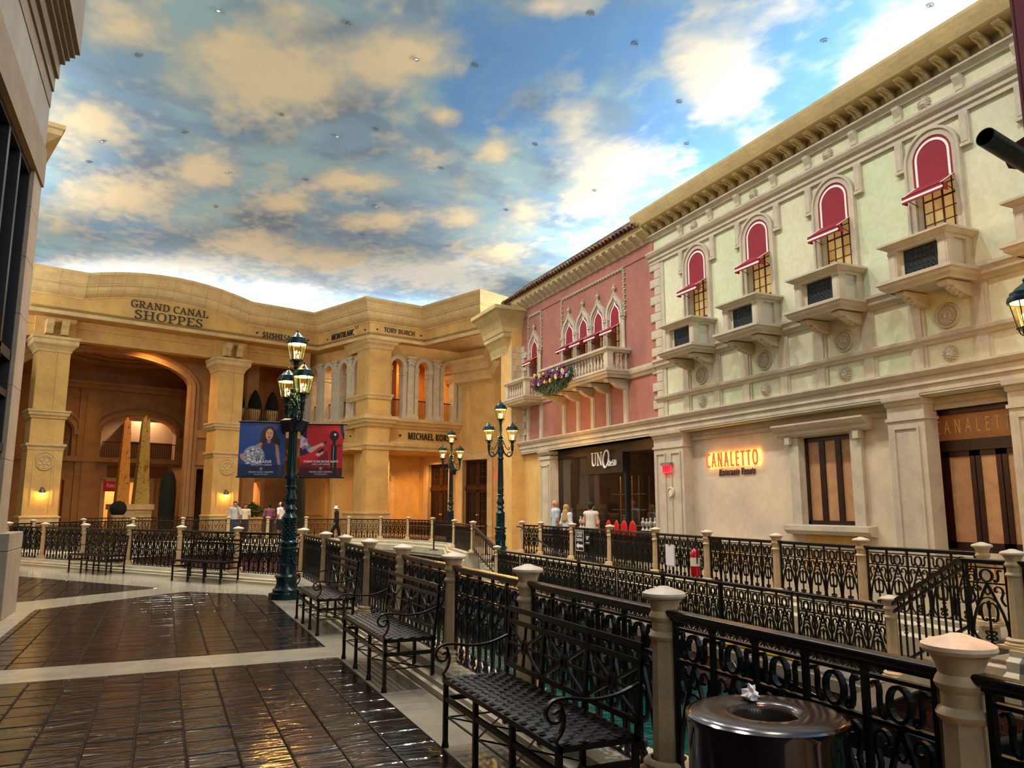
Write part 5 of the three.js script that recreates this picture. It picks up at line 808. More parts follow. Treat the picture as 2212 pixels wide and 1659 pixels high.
const banRed = canvasTex(512, 608, (x, w, h) => {
  x.fillStyle = '#b81a22'; x.fillRect(0, 0, w, h); x.fillStyle = '#a3151d'; x.fillRect(0, 0, w, 42); poly(x, [[470, 0], [512, 0], [512, 170], [490, 110], [474, 60]], '#14275e');
  poly(x, [[0, 0], [82, 0], [76, 150], [60, 250], [100, 330], [0, 380]], '#2a1a26'); poly(x, [[0, 120], [70, 170], [100, 240], [60, 280], [0, 270]], '#c9b6c4');
  for (const [a, b, c] of [[20, 215, '#d9a6c8'], [60, 190, '#8f86c8'], [70, 240, '#e0c06a'], [95, 262, '#3f8fd0'], [48, 268, '#c24a86'], [110, 285, '#3aa0dc']]) ell(x, a, b, 32, 17, c, -0.7);
  poly(x, [[90, 300], [140, 262], [260, 212], [290, 226], [280, 250], [230, 262], [150, 322], [120, 330]], '#d3a084'); poly(x, [[0, 365], [110, 345], [200, 318], [212, 346], [190, 372], [90, 424], [0, 440]], '#cf2028'); // sleeve
  for (let i = 0; i < 4; i++) ell(x, 212 + i * 16, 345 - i * 10 + (i % 2) * 18, 24, 13, '#d6a688', -0.5); poly(x, [[205, 320], [270, 270], [290, 296], [236, 336]], '#1a1416'); ell(x, 300, 212, 20, 12, '#1a1416', -0.5);
  ell(x, 405, 132, 56, 58, '#141012'); ell(x, 415, 118, 13, 14, '#efe9e2'); poly(x, [[384, 180], [426, 180], [420, 230], [440, 250], [440, 608], [372, 608], [372, 250], [392, 230]], '#141012'); x.fillStyle = '#b9a777'; x.fillRect(398, 252, 7, 330); x.fillStyle = '#4a3a2a'; x.fillRect(330, 240, 150, 7); ell(x, 466, 246, 22, 14, '#3a2420');
  x.fillStyle = 'rgba(38,10,16,0.72)'; x.fillRect(0, 500, w, 108); poly(x, [[0, 470], [180, 430], [330, 300], [360, 608], [0, 608]], 'rgba(60,10,18,0.5)');
  word(x, 'FLIGHT CLUB SOCIAL DARTS', 256, 438, 'bold 31px sans-serif'); word(x, 'LEVEL 2, SKY GARDEN', 256, 466, '22px sans-serif');
  x.strokeStyle = '#e8e4da'; x.lineWidth = 3; x.beginPath(); x.arc(256, 508, 15, 0, 2 * PI); x.stroke(); x.beginPath(); x.moveTo(248, 515); x.lineTo(256, 498); x.lineTo(264, 515); x.stroke();
  word(x, 'GRAND CANAL SHOPPES', 256, 554, '23px serif'); word(x, 'THE VENETIAN RESORT', 256, 577, '15px sans-serif');
});
function banner(side, tex, label, ry, W = 0.8, y0 = 2.13, y1 = 3.12) {
  const g = grp('lamp_banner', [2.08, 0, -14.42], ry); tag(g, label, 'banner');
  const x0 = side > 0 ? 0.13 : -0.13 - W, gg = new THREE.PlaneGeometry(W, y1 - y0, 16, 12), p = gg.attributes.position;
  for (let i = 0; i < p.count; i++) p.setZ(i, 0.012 * Math.sin(p.getX(i) * 7) * (0.5 - p.getY(i) / (y1 - y0)));
  const cloth = new THREE.Mesh(gg.translate(x0 + W / 2, (y0 + y1) / 2, 0), new THREE.MeshStandardMaterial({ map: tex, roughness: 0.6, side: THREE.DoubleSide })); cloth.name = 'printed_cloth'; shadows(cloth); g.add(cloth);
  msh('rod', [rod3([side > 0 ? 0.05 : -0.05, y1, 0], [side > 0 ? 0.2 + W : -0.15 - W, y1, 0], 0.014, 8)], M.black, g); msh('rod', [rod3([side > 0 ? 0.05 : -0.05, y0, 0], [side > 0 ? 0.17 + W : -0.15 - W, y0, 0], 0.016, 8)], M.black, g);
  msh('rod_clamp', [lat([[0.085, -0.03], [0.1, -0.03], [0.1, 0.03], [0.08, 0.03]], 16).translate(0, y1, 0), lat([[0.1, -0.03], [0.115, -0.03], [0.115, 0.03], [0.1, 0.03]], 16).translate(0, y0, 0)], M.lamp, g);
}
banner(-1, banBlue, 'blue banner with dark haired woman holding mirror ball', -toCam + 0.25);
banner(1, banRed, 'red banner with hands fastening a bollard chain', -toCam + 0.1, 0.77, 2.13, 3.10);
// ---------------------------------------------------------------- far gateway building (yellow)
const A0 = [-6.17, -40.59], A1 = [7.62, -44.64], B1 = [9.54, -40.0], C1 = [12.87, -40.73], D1 = [14.5, -36.4];
const LA = 14.372, fb = 10.62;
const gate = grp('wall_gateway'); tag(gate, 'golden stone gateway building with swept cornice and square piers', 'wall', null, 'structure');
const fA = frameAt('front_bay', A0, A1, gate), fB = frameAt('return_bay', A1, B1, gate), fC = frameAt('corner_bay', B1, C1, gate), fD = frameAt('end_bay', C1, D1, gate);
const liftA = x => { const t = (x - 6.08) / 3.97; return Math.abs(t) < 1 ? 0.56 * (1 - t * t) : 0; };
{
  const dir = [(A1[0] - A0[0]) / LA, (A1[1] - A0[1]) / LA], path = [];
  for (const x of [-3.5, 2.11, 2.6, 3.2, 3.8, 4.5, 5.3, 6.08, 6.9, 7.7, 8.4, 9.0, 9.55, 10.05]) path.push([A0[0] + dir[0] * x, A0[1] + dir[1] * x, liftA(x)]);
  path.push([...A1, 0], [...B1, 0], [...C1, 0], [...D1, 0], [16.2, -37.1, 0]);
  const prof = [[-0.3, 11.44], [0.05, 11.44], [0.07, 11.5], [0.2, 11.55], [0.34, 11.64], [0.43, 11.77], [0.45, 11.9], [0.42, 11.97], [0.49, 12.0], [0.49, 12.06], [0.53, 12.09], [0.58, 12.22], [0.66, 12.36], [0.76, 12.45], [0.80, 12.47], [0.80, 12.6], [-0.6, 12.6]];
  // cornice stones, cut at regular joints
  const stones = []; let acc = [path[0]];
  const cut = []; for (let i = 0; i < path.length - 1; i++) { const a = path[i], b = path[i + 1], L = Math.hypot(b[0] - a[0], b[1] - a[1]), k = Math.max(1, Math.round(L / 1.15)); for (let j = 0; j < k; j++) cut.push([lerp(a[0], b[0], j / k), lerp(a[1], b[1], j / k), lerp(a[2], b[2], j / k), j === 0 && i > 13]); } cut.push(path[path.length - 1]);
  const whole = sweep(cut, prof, false), per = (prof.length - 1) * 18; // 6 vertices * 3 numbers a quad
  const pos = whole.attributes.position.array;
  for (let i = 0; i < cut.length - 1; i++) msh('cornice_stone', [tri(Array.from(pos.slice(i * per, (i + 1) * per)))], M.ystone, gate);
  msh('cornice_joints', cut.slice(1, -1).filter((c, i) => !c[3]).map((c, i) => { const a = cut[Math.max(0, cut.indexOf(c) - 1)], b = cut[cut.indexOf(c) + 1], d = [b[0] - a[0], b[1] - a[1]], l = Math.hypot(...d); return sweep([[c[0] - d[0] / l * 0.006, c[1] - d[1] / l * 0.006, c[2]], [c[0] + d[0] / l * 0.006, c[1] + d[1] / l * 0.006, c[2]]], prof.map(([o, y]) => [o + 0.003, y])); }), mat(0x8d7444, 0.9), gate);
  // fascia
  const top = []; for (let i = 0; i <= 24; i++) { const x = 2.0 + i * 8.2 / 24; top.push([x, 11.5 + liftA(x)]); }
  msh('fascia', [ext([[-3.5, fb], [LA, fb], [LA, 11.5], ...top.reverse(), [-3.5, 11.5]], -0.4, 0)], M.yellow, fA);
  const p2 = [path[0].slice(0, 2), A1, B1, C1, D1, [16.2, -37.1]];
  msh('fascia', [sweep([A1, B1, C1, D1, [16.2, -37.1]], [[0, fb], [0, 11.5], [-0.35, 11.5], [-0.35, fb]])], M.yellow, gate);
  msh('fascia_fillet', [sweep(p2, [[-0.1, fb - 0.04], [0.06, fb - 0.04], [0.06, fb + 0.12], [0.03, fb + 0.15], [0, fb + 0.15]])], M.ystone, gate);
  const S = [A0, A1, B1, C1, D1].map(p => p); const sl = [[A0[0] - 3.4, A0[1] + 1], ...S, [16.2, -37.1], [22, -39], [22, -60], [-12, -60]].map(([x, z]) => [x, -z]);
  const sf = slab('soffit', sl, fb + 0.02, fb + 0.3, mat(0xd3aa66, 0.8, { map: texMottle, tile: 3 }), [], gate);
}
// piers
function pier(fr, x, z, w, name = 'pier', sconce = true) {
  const g = grp(name, [x, 0, z], 0, fr), h = w / 2, sq = (r, prof) => sweep([[-r, -r], [-r, r], [r, r], [r, -r]], prof);
  msh('shaft', [bx(-h, h, 6.0, 8.95, -h, h), bx(-h - 0.02, h + 0.02, 4.5, 5.75, -h - 0.02, h + 0.02), bx(-h - 0.05, h + 0.05, 1.2, 4.3, -h - 0.05, h + 0.05)], M.yellow, g);
  msh('capital', [sq(h, [[0, 8.9], [0.04, 8.9], [0.06, 9.0], [0.16, 9.15], [0.26, 9.24], [0.28, 9.3], [0.28, 9.45], [0.34, 9.5], [0.34, 9.62], [-0.3, 9.62]])], M.ystone, g);
  msh('band', [sq(h, [[0, 5.7], [0.08, 5.72], [0.1, 5.82], [0.16, 5.86], [0.18, 6.0], [0.22, 6.02], [0.22, 6.1], [0, 6.12]])], M.ystone, g);
  msh('band', [sq(h, [[0, 4.2], [0.07, 4.22], [0.09, 4.35], [0.16, 4.42], [0.16, 4.52], [0, 4.54]])], M.ystone, g);
  msh('base', [sq(h, [[0.12, 0], [0.12, 1.08], [0.16, 1.1], [0.16, 1.16], [0.06, 1.2], [0, 1.2]])], M.ystone, g);
  msh('corbel', [-0.32, 0.32].map(d => ext([[0, 9.75], [0.5, 9.75], [0.56, 9.86], [0.5, 10.0], [0.68, 10.2], [0.7, 10.42], [0, 10.42]], -0.15, 0.15).rotateY(-PI / 2).translate(d, 0, h - 0.35)), M.ystone, g);
  msh('architrave_block', [bx(-h - 0.2, h + 0.2, 9.62, 10.66, -h, h - 0.3)], M.yellow, g);
  msh('seam', [bx(0.12, 0.135, 6.12, 8.9, h, h + 0.006), bx(0.3, 0.312, 1.25, 4.2, h + 0.05, h + 0.055)], mat(0x9a7640, 0.9), g);
  if (sconce) {
    const m = msh('medallion', [lat([[0, 0.03], [0.07, 0.04], [0.09, 0.02], [0.3, 0.02], [0.32, 0.06], [0.36, 0.06], [0.38, 0]], 24).rotateX(PI / 2), ...Array.from({ length: 6 }, (_, i) => new THREE.TorusGeometry(0.11, 0.025, 6, 14).translate(0.18 * Math.cos(i * PI / 3), 0.18 * Math.sin(i * PI / 3), 0.03))], M.ystone, g, [0, 3.65, h + 0.05]);
    msh('niche_frame', [ribbon(archLine(0, 0.44, 1.65, 3.7, 4.12, 14), 0.03, 0.03).translate(0, 0, h + 0.06)], M.ystone, g);
  }
  return g;
}
function sconce(fr, x, z, label, power = 2.2) {
  fr.updateWorldMatrix(true, false); const p = new THREE.Vector3(x, 2.2, z).applyMatrix4(fr.matrixWorld), q = new THREE.Quaternion(); fr.getWorldQuaternion(q);
  const o = grp('wall_sconce', [p.x, p.y, p.z]); o.quaternion.copy(q); tag(o, label, 'lamp');
  msh('hood', [lat([[0, 0.34], [0.02, 0.3], [0.03, 0.26], [0.09, 0.22], [0.13, 0.12], [0.14, 0.05]], 16).translate(0, 0, 0.14)], mat(0x6b5c44, 0.4, { metal: 0.5 }), o); msh('backplate', [bx(-0.05, 0.05, 0.1, 0.3, 0, 0.06)], mat(0x6b5c44, 0.4), o);
  msh('lamp_bowl', [lat([[0.135, 0.05], [0.135, -0.02], [0.1, -0.1], [0.04, -0.14], [0, -0.145]], 16).translate(0, 0, 0.14)], mat(0xfff0d0, 0.5, { emissive: 0xffc468, emissiveIntensity: 2.2 }), o);
  const out = new THREE.Vector3(0, 0, 1).applyQuaternion(q);
  const L = new THREE.PointLight(0xffb45c, power); L.position.copy(p).addScaledVector(out, 0.14); L.castShadow = true; L.shadow.radius = 2; scene.add(L);
}
const g1 = pier(fA, 1.25, -1.5, 1.35), g2 = pier(fA, 9.75, -1.5, 1.35);
sconce(fA, 1.25, -1.5 + 0.74, 'glowing wall sconce on the pier beside the left shop');
sconce(fA, 9.75, -1.5 + 0.74, 'glowing wall sconce on the pier behind the blue banner');
{
  const beam = [bx(-3.5, LA + 0.2, 9.66, 10.64, -1.95, -1.35), bx(-3.5, LA, 10.25, 10.4, -1.35, -1.25)];
  msh('beam', beam, M.yellow, fA);
  // inner wall with the great arch
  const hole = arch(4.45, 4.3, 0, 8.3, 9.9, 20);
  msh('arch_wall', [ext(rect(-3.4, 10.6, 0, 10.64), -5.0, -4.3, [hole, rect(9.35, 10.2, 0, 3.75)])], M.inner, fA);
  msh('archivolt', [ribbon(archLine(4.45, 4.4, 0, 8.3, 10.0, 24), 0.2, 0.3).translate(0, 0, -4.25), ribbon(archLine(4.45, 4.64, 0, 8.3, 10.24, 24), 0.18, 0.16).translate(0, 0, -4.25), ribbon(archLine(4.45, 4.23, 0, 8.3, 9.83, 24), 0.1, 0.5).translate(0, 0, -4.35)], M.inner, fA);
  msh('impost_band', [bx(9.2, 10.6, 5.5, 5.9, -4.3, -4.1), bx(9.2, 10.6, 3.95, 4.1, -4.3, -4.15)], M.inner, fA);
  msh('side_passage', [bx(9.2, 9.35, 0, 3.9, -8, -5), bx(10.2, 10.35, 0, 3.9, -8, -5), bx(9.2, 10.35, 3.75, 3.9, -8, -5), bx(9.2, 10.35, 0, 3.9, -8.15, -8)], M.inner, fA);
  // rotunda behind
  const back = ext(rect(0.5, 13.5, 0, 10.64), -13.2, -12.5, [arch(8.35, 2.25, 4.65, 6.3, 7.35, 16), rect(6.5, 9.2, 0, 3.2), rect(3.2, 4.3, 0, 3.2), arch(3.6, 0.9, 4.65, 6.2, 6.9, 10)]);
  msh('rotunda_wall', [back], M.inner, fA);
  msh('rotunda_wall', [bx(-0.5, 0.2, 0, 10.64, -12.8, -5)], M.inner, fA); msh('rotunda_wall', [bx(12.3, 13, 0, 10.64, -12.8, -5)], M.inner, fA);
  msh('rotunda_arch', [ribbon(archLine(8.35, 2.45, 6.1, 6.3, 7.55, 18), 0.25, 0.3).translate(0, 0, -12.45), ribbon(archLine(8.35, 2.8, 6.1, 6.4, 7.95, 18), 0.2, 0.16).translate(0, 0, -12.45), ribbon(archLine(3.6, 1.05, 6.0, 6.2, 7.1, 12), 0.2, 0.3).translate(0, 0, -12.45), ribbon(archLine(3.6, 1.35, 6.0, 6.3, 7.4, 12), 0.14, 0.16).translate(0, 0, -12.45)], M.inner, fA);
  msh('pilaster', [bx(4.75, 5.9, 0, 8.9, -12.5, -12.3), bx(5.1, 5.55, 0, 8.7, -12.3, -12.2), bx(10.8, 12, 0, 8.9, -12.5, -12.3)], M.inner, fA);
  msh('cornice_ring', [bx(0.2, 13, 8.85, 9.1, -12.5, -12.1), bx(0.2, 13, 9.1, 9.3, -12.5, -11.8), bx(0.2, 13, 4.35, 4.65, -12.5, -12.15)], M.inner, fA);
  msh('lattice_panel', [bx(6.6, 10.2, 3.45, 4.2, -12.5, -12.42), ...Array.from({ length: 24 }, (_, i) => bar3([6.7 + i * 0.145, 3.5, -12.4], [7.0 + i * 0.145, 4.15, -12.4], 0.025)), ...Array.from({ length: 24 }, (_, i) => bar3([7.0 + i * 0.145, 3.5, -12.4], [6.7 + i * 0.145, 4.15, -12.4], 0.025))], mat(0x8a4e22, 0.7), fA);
  msh('ceiling_ring', [lat([[3.6, 0], [3.5, -0.2], [3.1, -0.25], [3.0, 0]], 40).translate(6.3, 10.6, -8.8), lat([[2.2, 0], [2.1, -0.12], [1.8, -0.12], [1.75, 0]], 40).translate(6.3, 10.6, -8.8)], M.inner, fA);
  // upper gallery rooms behind
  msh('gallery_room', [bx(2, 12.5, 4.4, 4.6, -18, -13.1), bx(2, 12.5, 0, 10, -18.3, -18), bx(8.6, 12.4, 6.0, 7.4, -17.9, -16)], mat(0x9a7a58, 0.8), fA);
  msh('shop_wall', [bx(2, 12.5, 0, 4.4, -16, -15.8)], mat(0xe8c890, 0.7), fA);
  msh('doorway_frame', [bx(6.3, 6.55, 0, 3.35, -12.7, -12.35), bx(9.15, 9.4, 0, 3.35, -12.7, -12.35), bx(6.3, 9.4, 3.15, 3.4, -12.7, -12.35)], M.ystone, fA);
  // bay between the second pier and the return
  msh('gallery_floor', [bx(10.4, 15.5, 5.75, 6.25, -9, -2.2), bx(10.4, 15.5, 5.6, 5.75, -2.6, -2.1)], M.yellow, fA);
  msh('gallery_wall', [ext(rect(10.4, 21, 0, 10.64), -9.6, -9, [rect(13.5, 15.0, 0, 3.2)])], M.inner, fA);
  msh('gallery_arch', [ribbon(archLine(12.6, 2.4, 6.3, 7.4, 9.9, 18), 0.25, 0.3).translate(0, 0, -8.95)], M.inner, fA);
  msh('shop_doorway', [bx(13.25, 13.5, 0, 3.2, -9.05, -8.8), bx(15.0, 15.25, 0, 3.2, -9.05, -8.8), bx(13.25, 15.25, 3.2, 3.5, -9.05, -8.75), bx(13.1, 15.4, 3.5, 3.65, -9.1, -8.6)], M.ystone, fA);
  msh('shop_wall', [bx(12.4, 16.6, 0, 4.4, -12, -11.8)], mat(0xe8c48c, 0.7), fA);
}
function onA(fr, name, x, y, z, label, cat, group) { fr.updateWorldMatrix(true, false); const p = new THREE.Vector3(x, y, z).applyMatrix4(fr.matrixWorld), q = new THREE.Quaternion(); fr.getWorldQuaternion(q); const o = grp(name, [p.x, p.y, p.z]); o.quaternion.copy(q); tag(o, label, cat, group); return o; }
// gallery rails
function slimRail(fr, name, x0, x1, y, z, h, label, m = M.iron, step = 0.13) { const o = onA(fr, name, (x0 + x1) / 2, y, z, label, 'railing'), W = (x1 - x0) / 2; msh('handrail', [bx(-W, W, h - 0.05, h, -0.03, 0.03)], M.handrail, o); const k = Math.round(2 * W / step), g = []; for (let i = 0; i <= k; i++) msh('baluster', [bx(-0.012, 0.012, 0, h - 0.05, -0.012, 0.012)], m, o, [lerp(-W, W, i / k), 0, 0]); return o; }
slimRail(fA, 'gallery_railing', 6.2, 10.55, 4.65, -12.4, 1.0, 'black gallery railing under the rotunda arch behind obelisks');
slimRail(fA, 'gallery_railing', 2.75, 4.45, 4.65, -12.4, 1.0, 'short black gallery railing in the small rotunda arch');
slimRail(fA, 'gallery_railing', 10.5, 14.6, 6.25, -2.3, 0.95, 'dark gallery railing below the three black topiaries');
slimRail(fA, 'walkway_railing', 3.5, 9, 0, -3.4, 1.05, 'thin low railing before the obelisks', M.iron, 0.16);
for (let i = 0; i < 3; i++) { const u = onA(fA, 'urn_topiary', [11.0, 12.0, 13.05][i], 6.25, -3.0, 'black cone topiary in stone urn, ' + ['nearest the banner pier', 'middle of the three', 'nearest the big lamp'][i], 'plant', 'urn topiaries on the gallery'); msh('urn', [lat([[0.16, 0], [0.18, 0.06], [0.08, 0.14], [0.08, 0.25], [0.26, 0.42], [0.33, 0.62], [0.36, 0.95], [0.3, 0.98]], 18)], M.ystone, u); msh('topiary', [lat([[0.28, 0.95], [0.40, 1.1], [0.38, 1.35], [0.26, 1.75], [0.1, 2.05], [0, 2.15]], 14)], mat(0x0d100c, 0.9, { bump: texGrain, bumpScale: 0.03, tile: 0.4 }), u); }
// obelisks, topiary, pot plant
const obMat = [mat(0xe0b060, 0.18, { map: texMarble, tile: 1.4 }), mat(0xb9b480, 0.18, { map: texMarble, tile: 2.9 })];
for (const [i, x, z, h] of [[0, 6.05, -6.4, 4.9], [1, 6.95, -6.1, 5.05]]) { const o = onA(fA, 'obelisk', x, 0, z, ['amber marble obelisk, the slimmer one with brown veins', 'greenish gold marble obelisk, taller one'][i], 'obelisk'); const s = i ? 0.52 : 0.46; const sh = new THREE.CylinderGeometry(0.5 * s, s, h - 0.3, 4).rotateY(PI / 4).translate(0, 1.75 + (h - 0.3) / 2, 0), tp = new THREE.CylinderGeometry(0.001, 0.5 * s, 0.3, 4).rotateY(PI / 4).translate(0, 1.6 + h, 0); for (const [nm, q] of [['shaft', sh], ['pyramid_tip', tp]]) { const f = q.toNonIndexed(); f.computeVertexNormals(); msh(nm, [f], obMat[i], o); } }
{ const o = onA(fA, 'obelisk_pedestal', 6.5, 0, -6.3, 'broad stone pedestal carrying both marble obelisks', 'pedestal'); msh('plinth', [bx(-1.15, 1.15, 0, 0.2, -0.6, 0.65), bx(-1.0, 1.0, 0.2, 1.45, -0.5, 0.55), bx(-1.1, 1.1, 1.45, 1.75, -0.6, 0.65)], M.ystone, o); msh('shell_relief', [new THREE.SphereGeometry(0.16, 10, 6).scale(1, 0.8, 0.3).translate(0.5, 1.0, 0.56), bx(0.1, 0.9, 0.5, 0.53, 0.55, 0.58), bx(0.1, 0.9, 1.27, 1.3, 0.55, 0.58)], M.ystone, o); }
{ const o = onA(fA, 'clipped_topiary', 8.25, 0, -5.6, 'tall dark rounded topiary column beside the obelisks', 'plant'); msh('foliage', [lat([[0.3, 0.2], [0.42, 0.6], [0.45, 2.4], [0.4, 3.1], [0.25, 3.55], [0, 3.7]], 20)], mat(0x1a2412, 0.9, { bump: texGrain, bumpScale: 0.05, tile: 0.5 }), o); msh('pot', [lat([[0.25, 0], [0.32, 0.3], [0.2, 0.32]], 16)], M.ystone, o); }
{ const o = onA(fA, 'clipped_topiary', 14.1, 0, -1.2, 'dark topiary column half hidden by the big lamp', 'plant'); msh('foliage', [lat([[0.3, 0.3], [0.42, 0.8], [0.42, 2.6], [0.3, 3.3], [0, 3.6]], 18)], mat(0x1a2412, 0.9, { bump: texGrain, bumpScale: 0.05, tile: 0.5 }), o); msh('pot', [lat([[0.25, 0], [0.34, 0.4], [0.2, 0.42]], 16)], M.ystone, o); }
{ const o = onA(fA, 'potted_plant', 12.7, 0, -4.2, 'leafy green plant in square stone planter behind the people', 'plant'); msh('planter', [bx(-0.4, 0.4, 0, 0.9, -0.4, 0.4), bx(-0.46, 0.46, 0.9, 1.0, -0.46, 0.46)], M.ystone, o); const lv = []; for (let i = 0; i < 160; i++) { const a = rnd() * 6.28, r = rr(0, 0.6); lv.push(new THREE.SphereGeometry(1, 5, 3).scale(0.1, 0.03, 0.2).rotateX(rr(-1, 1)).rotateY(a).translate(r * Math.cos(a), 1.1 + rr(0, 0.75) * (1 - r * 0.6), r * Math.sin(a))); } const m = msh('leaves', lv, mat(0x5f6b2c, 0.7), o); m.userData.kind = 'stuff'; }
{ const o = onA(fA, 'stone_urn', 5.35, 0, -4.0, 'pale stone urn with dark plant under the red shop sign', 'plant'); msh('urn', [lat([[0.16, 0], [0.2, 0.1], [0.08, 0.3], [0.1, 0.5], [0.3, 0.8], [0.36, 1.15], [0.3, 1.18]], 18)], M.ystone, o); msh('plant_ball', [new THREE.SphereGeometry(0.42, 14, 10).translate(0, 1.5, 0)], mat(0x12160e, 0.9, { bump: texGrain, bumpScale: 0.05, tile: 0.4 }), o); }
// red shop sign in the rotunda
{ const o = onA(fA, 'red_shop_sign', 7.15, 2.55, -12.2, 'red hanging shop sign with white letters in the rotunda', 'sign'); msh('board', [bx(-0.75, 0.75, 0, 0.62, -0.03, 0.03)], mat(0xb01020, 0.4, { emissive: 0x900010, emissiveIntensity: 0.25 }), o); letters('Smith &', 'serif_bold', 0.24, 0.02, mat(0xf2efe8, 0.4), o, [0, 0.25, 0.03], { width: 1.2 }); }
// warm lamps inside the gateway
function downlight(fr, x, y, z, label, power, ang = 0.9, color = 0xffc480, r = 0.09) {
  const o = onA(fr, 'downlight', x, y, z, label, 'light'); msh('trim_ring', [lat([[r, 0], [r + 0.04, -0.02], [r + 0.05, 0]], 18)], M.ystone, o); msh('lamp_lens', [lat([[0, 0.012], [r, 0.012]], 18)], mat(0xffffff, 0.5, { emissive: 0xffdca0, emissiveIntensity: 5 }), o);
  const L = new THREE.SpotLight(color, power, 0, ang, 0.8); L.position.copy(o.position); L.position.y -= 0.03; L.target.position.copy(o.position); L.target.position.y -= 5; L.castShadow = true; L.shadow.radius = 6; scene.add(L, L.target);
}
downlight(fA, 4.3, 10.6, -8.2, 'recessed downlight at the left of the rotunda ceiling', 240, 1.2); downlight(fA, 8.2, 10.6, -8.2, 'recessed downlight at the right of the rotunda ceiling', 240, 1.2);
downlight(fA, 6.3, 10.6, -3.0, 'recessed downlight in the porch between both piers', 120, 1.2); downlight(fA, 12.4, 10.6, -5.2, 'recessed downlight above the three topiaries', 130, 1.2);
downlight(fA, 12.3, 5.6, -6.0, 'recessed downlight below the topiary gallery', 110, 1.25); downlight(fA, 7.8, 4.3, -14.3, 'recessed downlight inside the red sign shop', 90, 1.3); downlight(fA, 14.2, 4.3, -10.8, 'recessed downlight inside the shop behind the people', 110, 1.3, 0xffc888); downlight(fA, 9.5, 8.6, -15.5, 'recessed downlight in the upper rotunda gallery', 160, 1.3, 0xffe0c0);
// lettering on the fascia
const letM = mat(0x2b2a20, 0.5);
{
  const o = onA(fA, 'gateway_sign', 6.1, 0, 0.0, 'dark serif lettering on the arched golden fascia', 'sign'); letters('GRAND CANAL', 'serif_regular', 0.37, 0.05, letM, o, [0, 11.47, 0.0], { width: 3.85 }); letters('SHOPPES', 'serif_regular', 0.44, 0.05, letM, o, [-0.02, 10.92, 0.0], { width: 3.4 });
  const s = onA(fA, 'fascia_sign', 12.22, 0, 0, 'dark sans lettering on the fascia behind the big lamp', 'sign'); letters('SUSHI', 'sans_bold', 0.31, 0.05, letM, s, [-0.62, 10.9, 0], { width: 1.2 }); letters('SAMBA', 'sans_regular', 0.31, 0.05, letM, s, [0.62, 10.9, 0], { width: 1.2 }); for (const x of [-1.52, 1.5]) msh('dot', [cyl(0.06, 0.06, 0.05, 12).rotateX(PI / 2).translate(x, 11.1, 0)], letM, s);
  const m = onA(fB, 'fascia_sign', 2.5, 0, 0, 'dark shop lettering on the fascia left of corner pier', 'sign'); letters('MONTBLANC', 'sans_regular', 0.34, 0.05, letM, m, [0, 10.96, 0], { width: 2.2 }); msh('ring_mark', [ribbon(circ(1.3, 11.42, 0.12, 0.14, 16), 0.03, 0.05, 0, true)], letM, m); for (const x of [-1.5, 2.1]) msh('dot', [cyl(0.05, 0.05, 0.05, 12).rotateX(PI / 2).translate(x, 11.08, 0)], letM, m);
  const t = onA(fC, 'fascia_sign', 1.7, 0, 0, 'dark shop lettering on the fascia above the corner pier', 'sign'); letters('TORY BURCH', 'sans_regular', 0.26, 0.05, letM, t, [0.08, 11.02, 0], { width: 1.92 }); for (const x of [-1.28, 1.43]) msh('dot', [cyl(0.05, 0.05, 0.05, 12).rotateX(PI / 2).translate(x, 11.1, 0)], letM, t);
}
// corner pier and arcades
{
  const sq = prof => sweep([[0.2, -3.0], [0.2, -0.35], [1.5, -0.35], [1.5, -3.0]], prof), g = grp('corner_pier', [0, 0, 0], 0, fC);
  msh('shaft', [bx(0.2, 1.5, 1.3, 10.2, -1.9, -0.35)], M.yellow, g);
  msh('capital', [sq([[0, 10.1], [0.05, 10.12], [0.12, 10.3], [0.26, 10.42], [0.28, 10.5], [0.36, 10.54], [0.36, 10.66], [-0.3, 10.66]])], M.ystone, g);
  msh('band', [sq([[0, 7.35], [0.06, 7.37], [0.1, 7.52], [0.14, 7.56], [0.14, 7.66], [0, 7.68]])], M.ystone, g);
  msh('band', [sq([[0, 5.86], [0.1, 5.88], [0.14, 6.0], [0.24, 6.08], [0.28, 6.22], [0.34, 6.26], [0.34, 6.44], [0, 6.46]])], M.ystone, g);
  msh('band', [sq([[0, 4.62], [0.06, 4.64], [0.1, 4.8], [0.16, 4.86], [0.16, 5.0], [0, 5.02]])], M.ystone, g);
  msh('base', [sq([[0.08, 0], [0.08, 1.2], [0.14, 1.24], [0.14, 1.32], [0, 1.34]])], M.ystone, g);
}
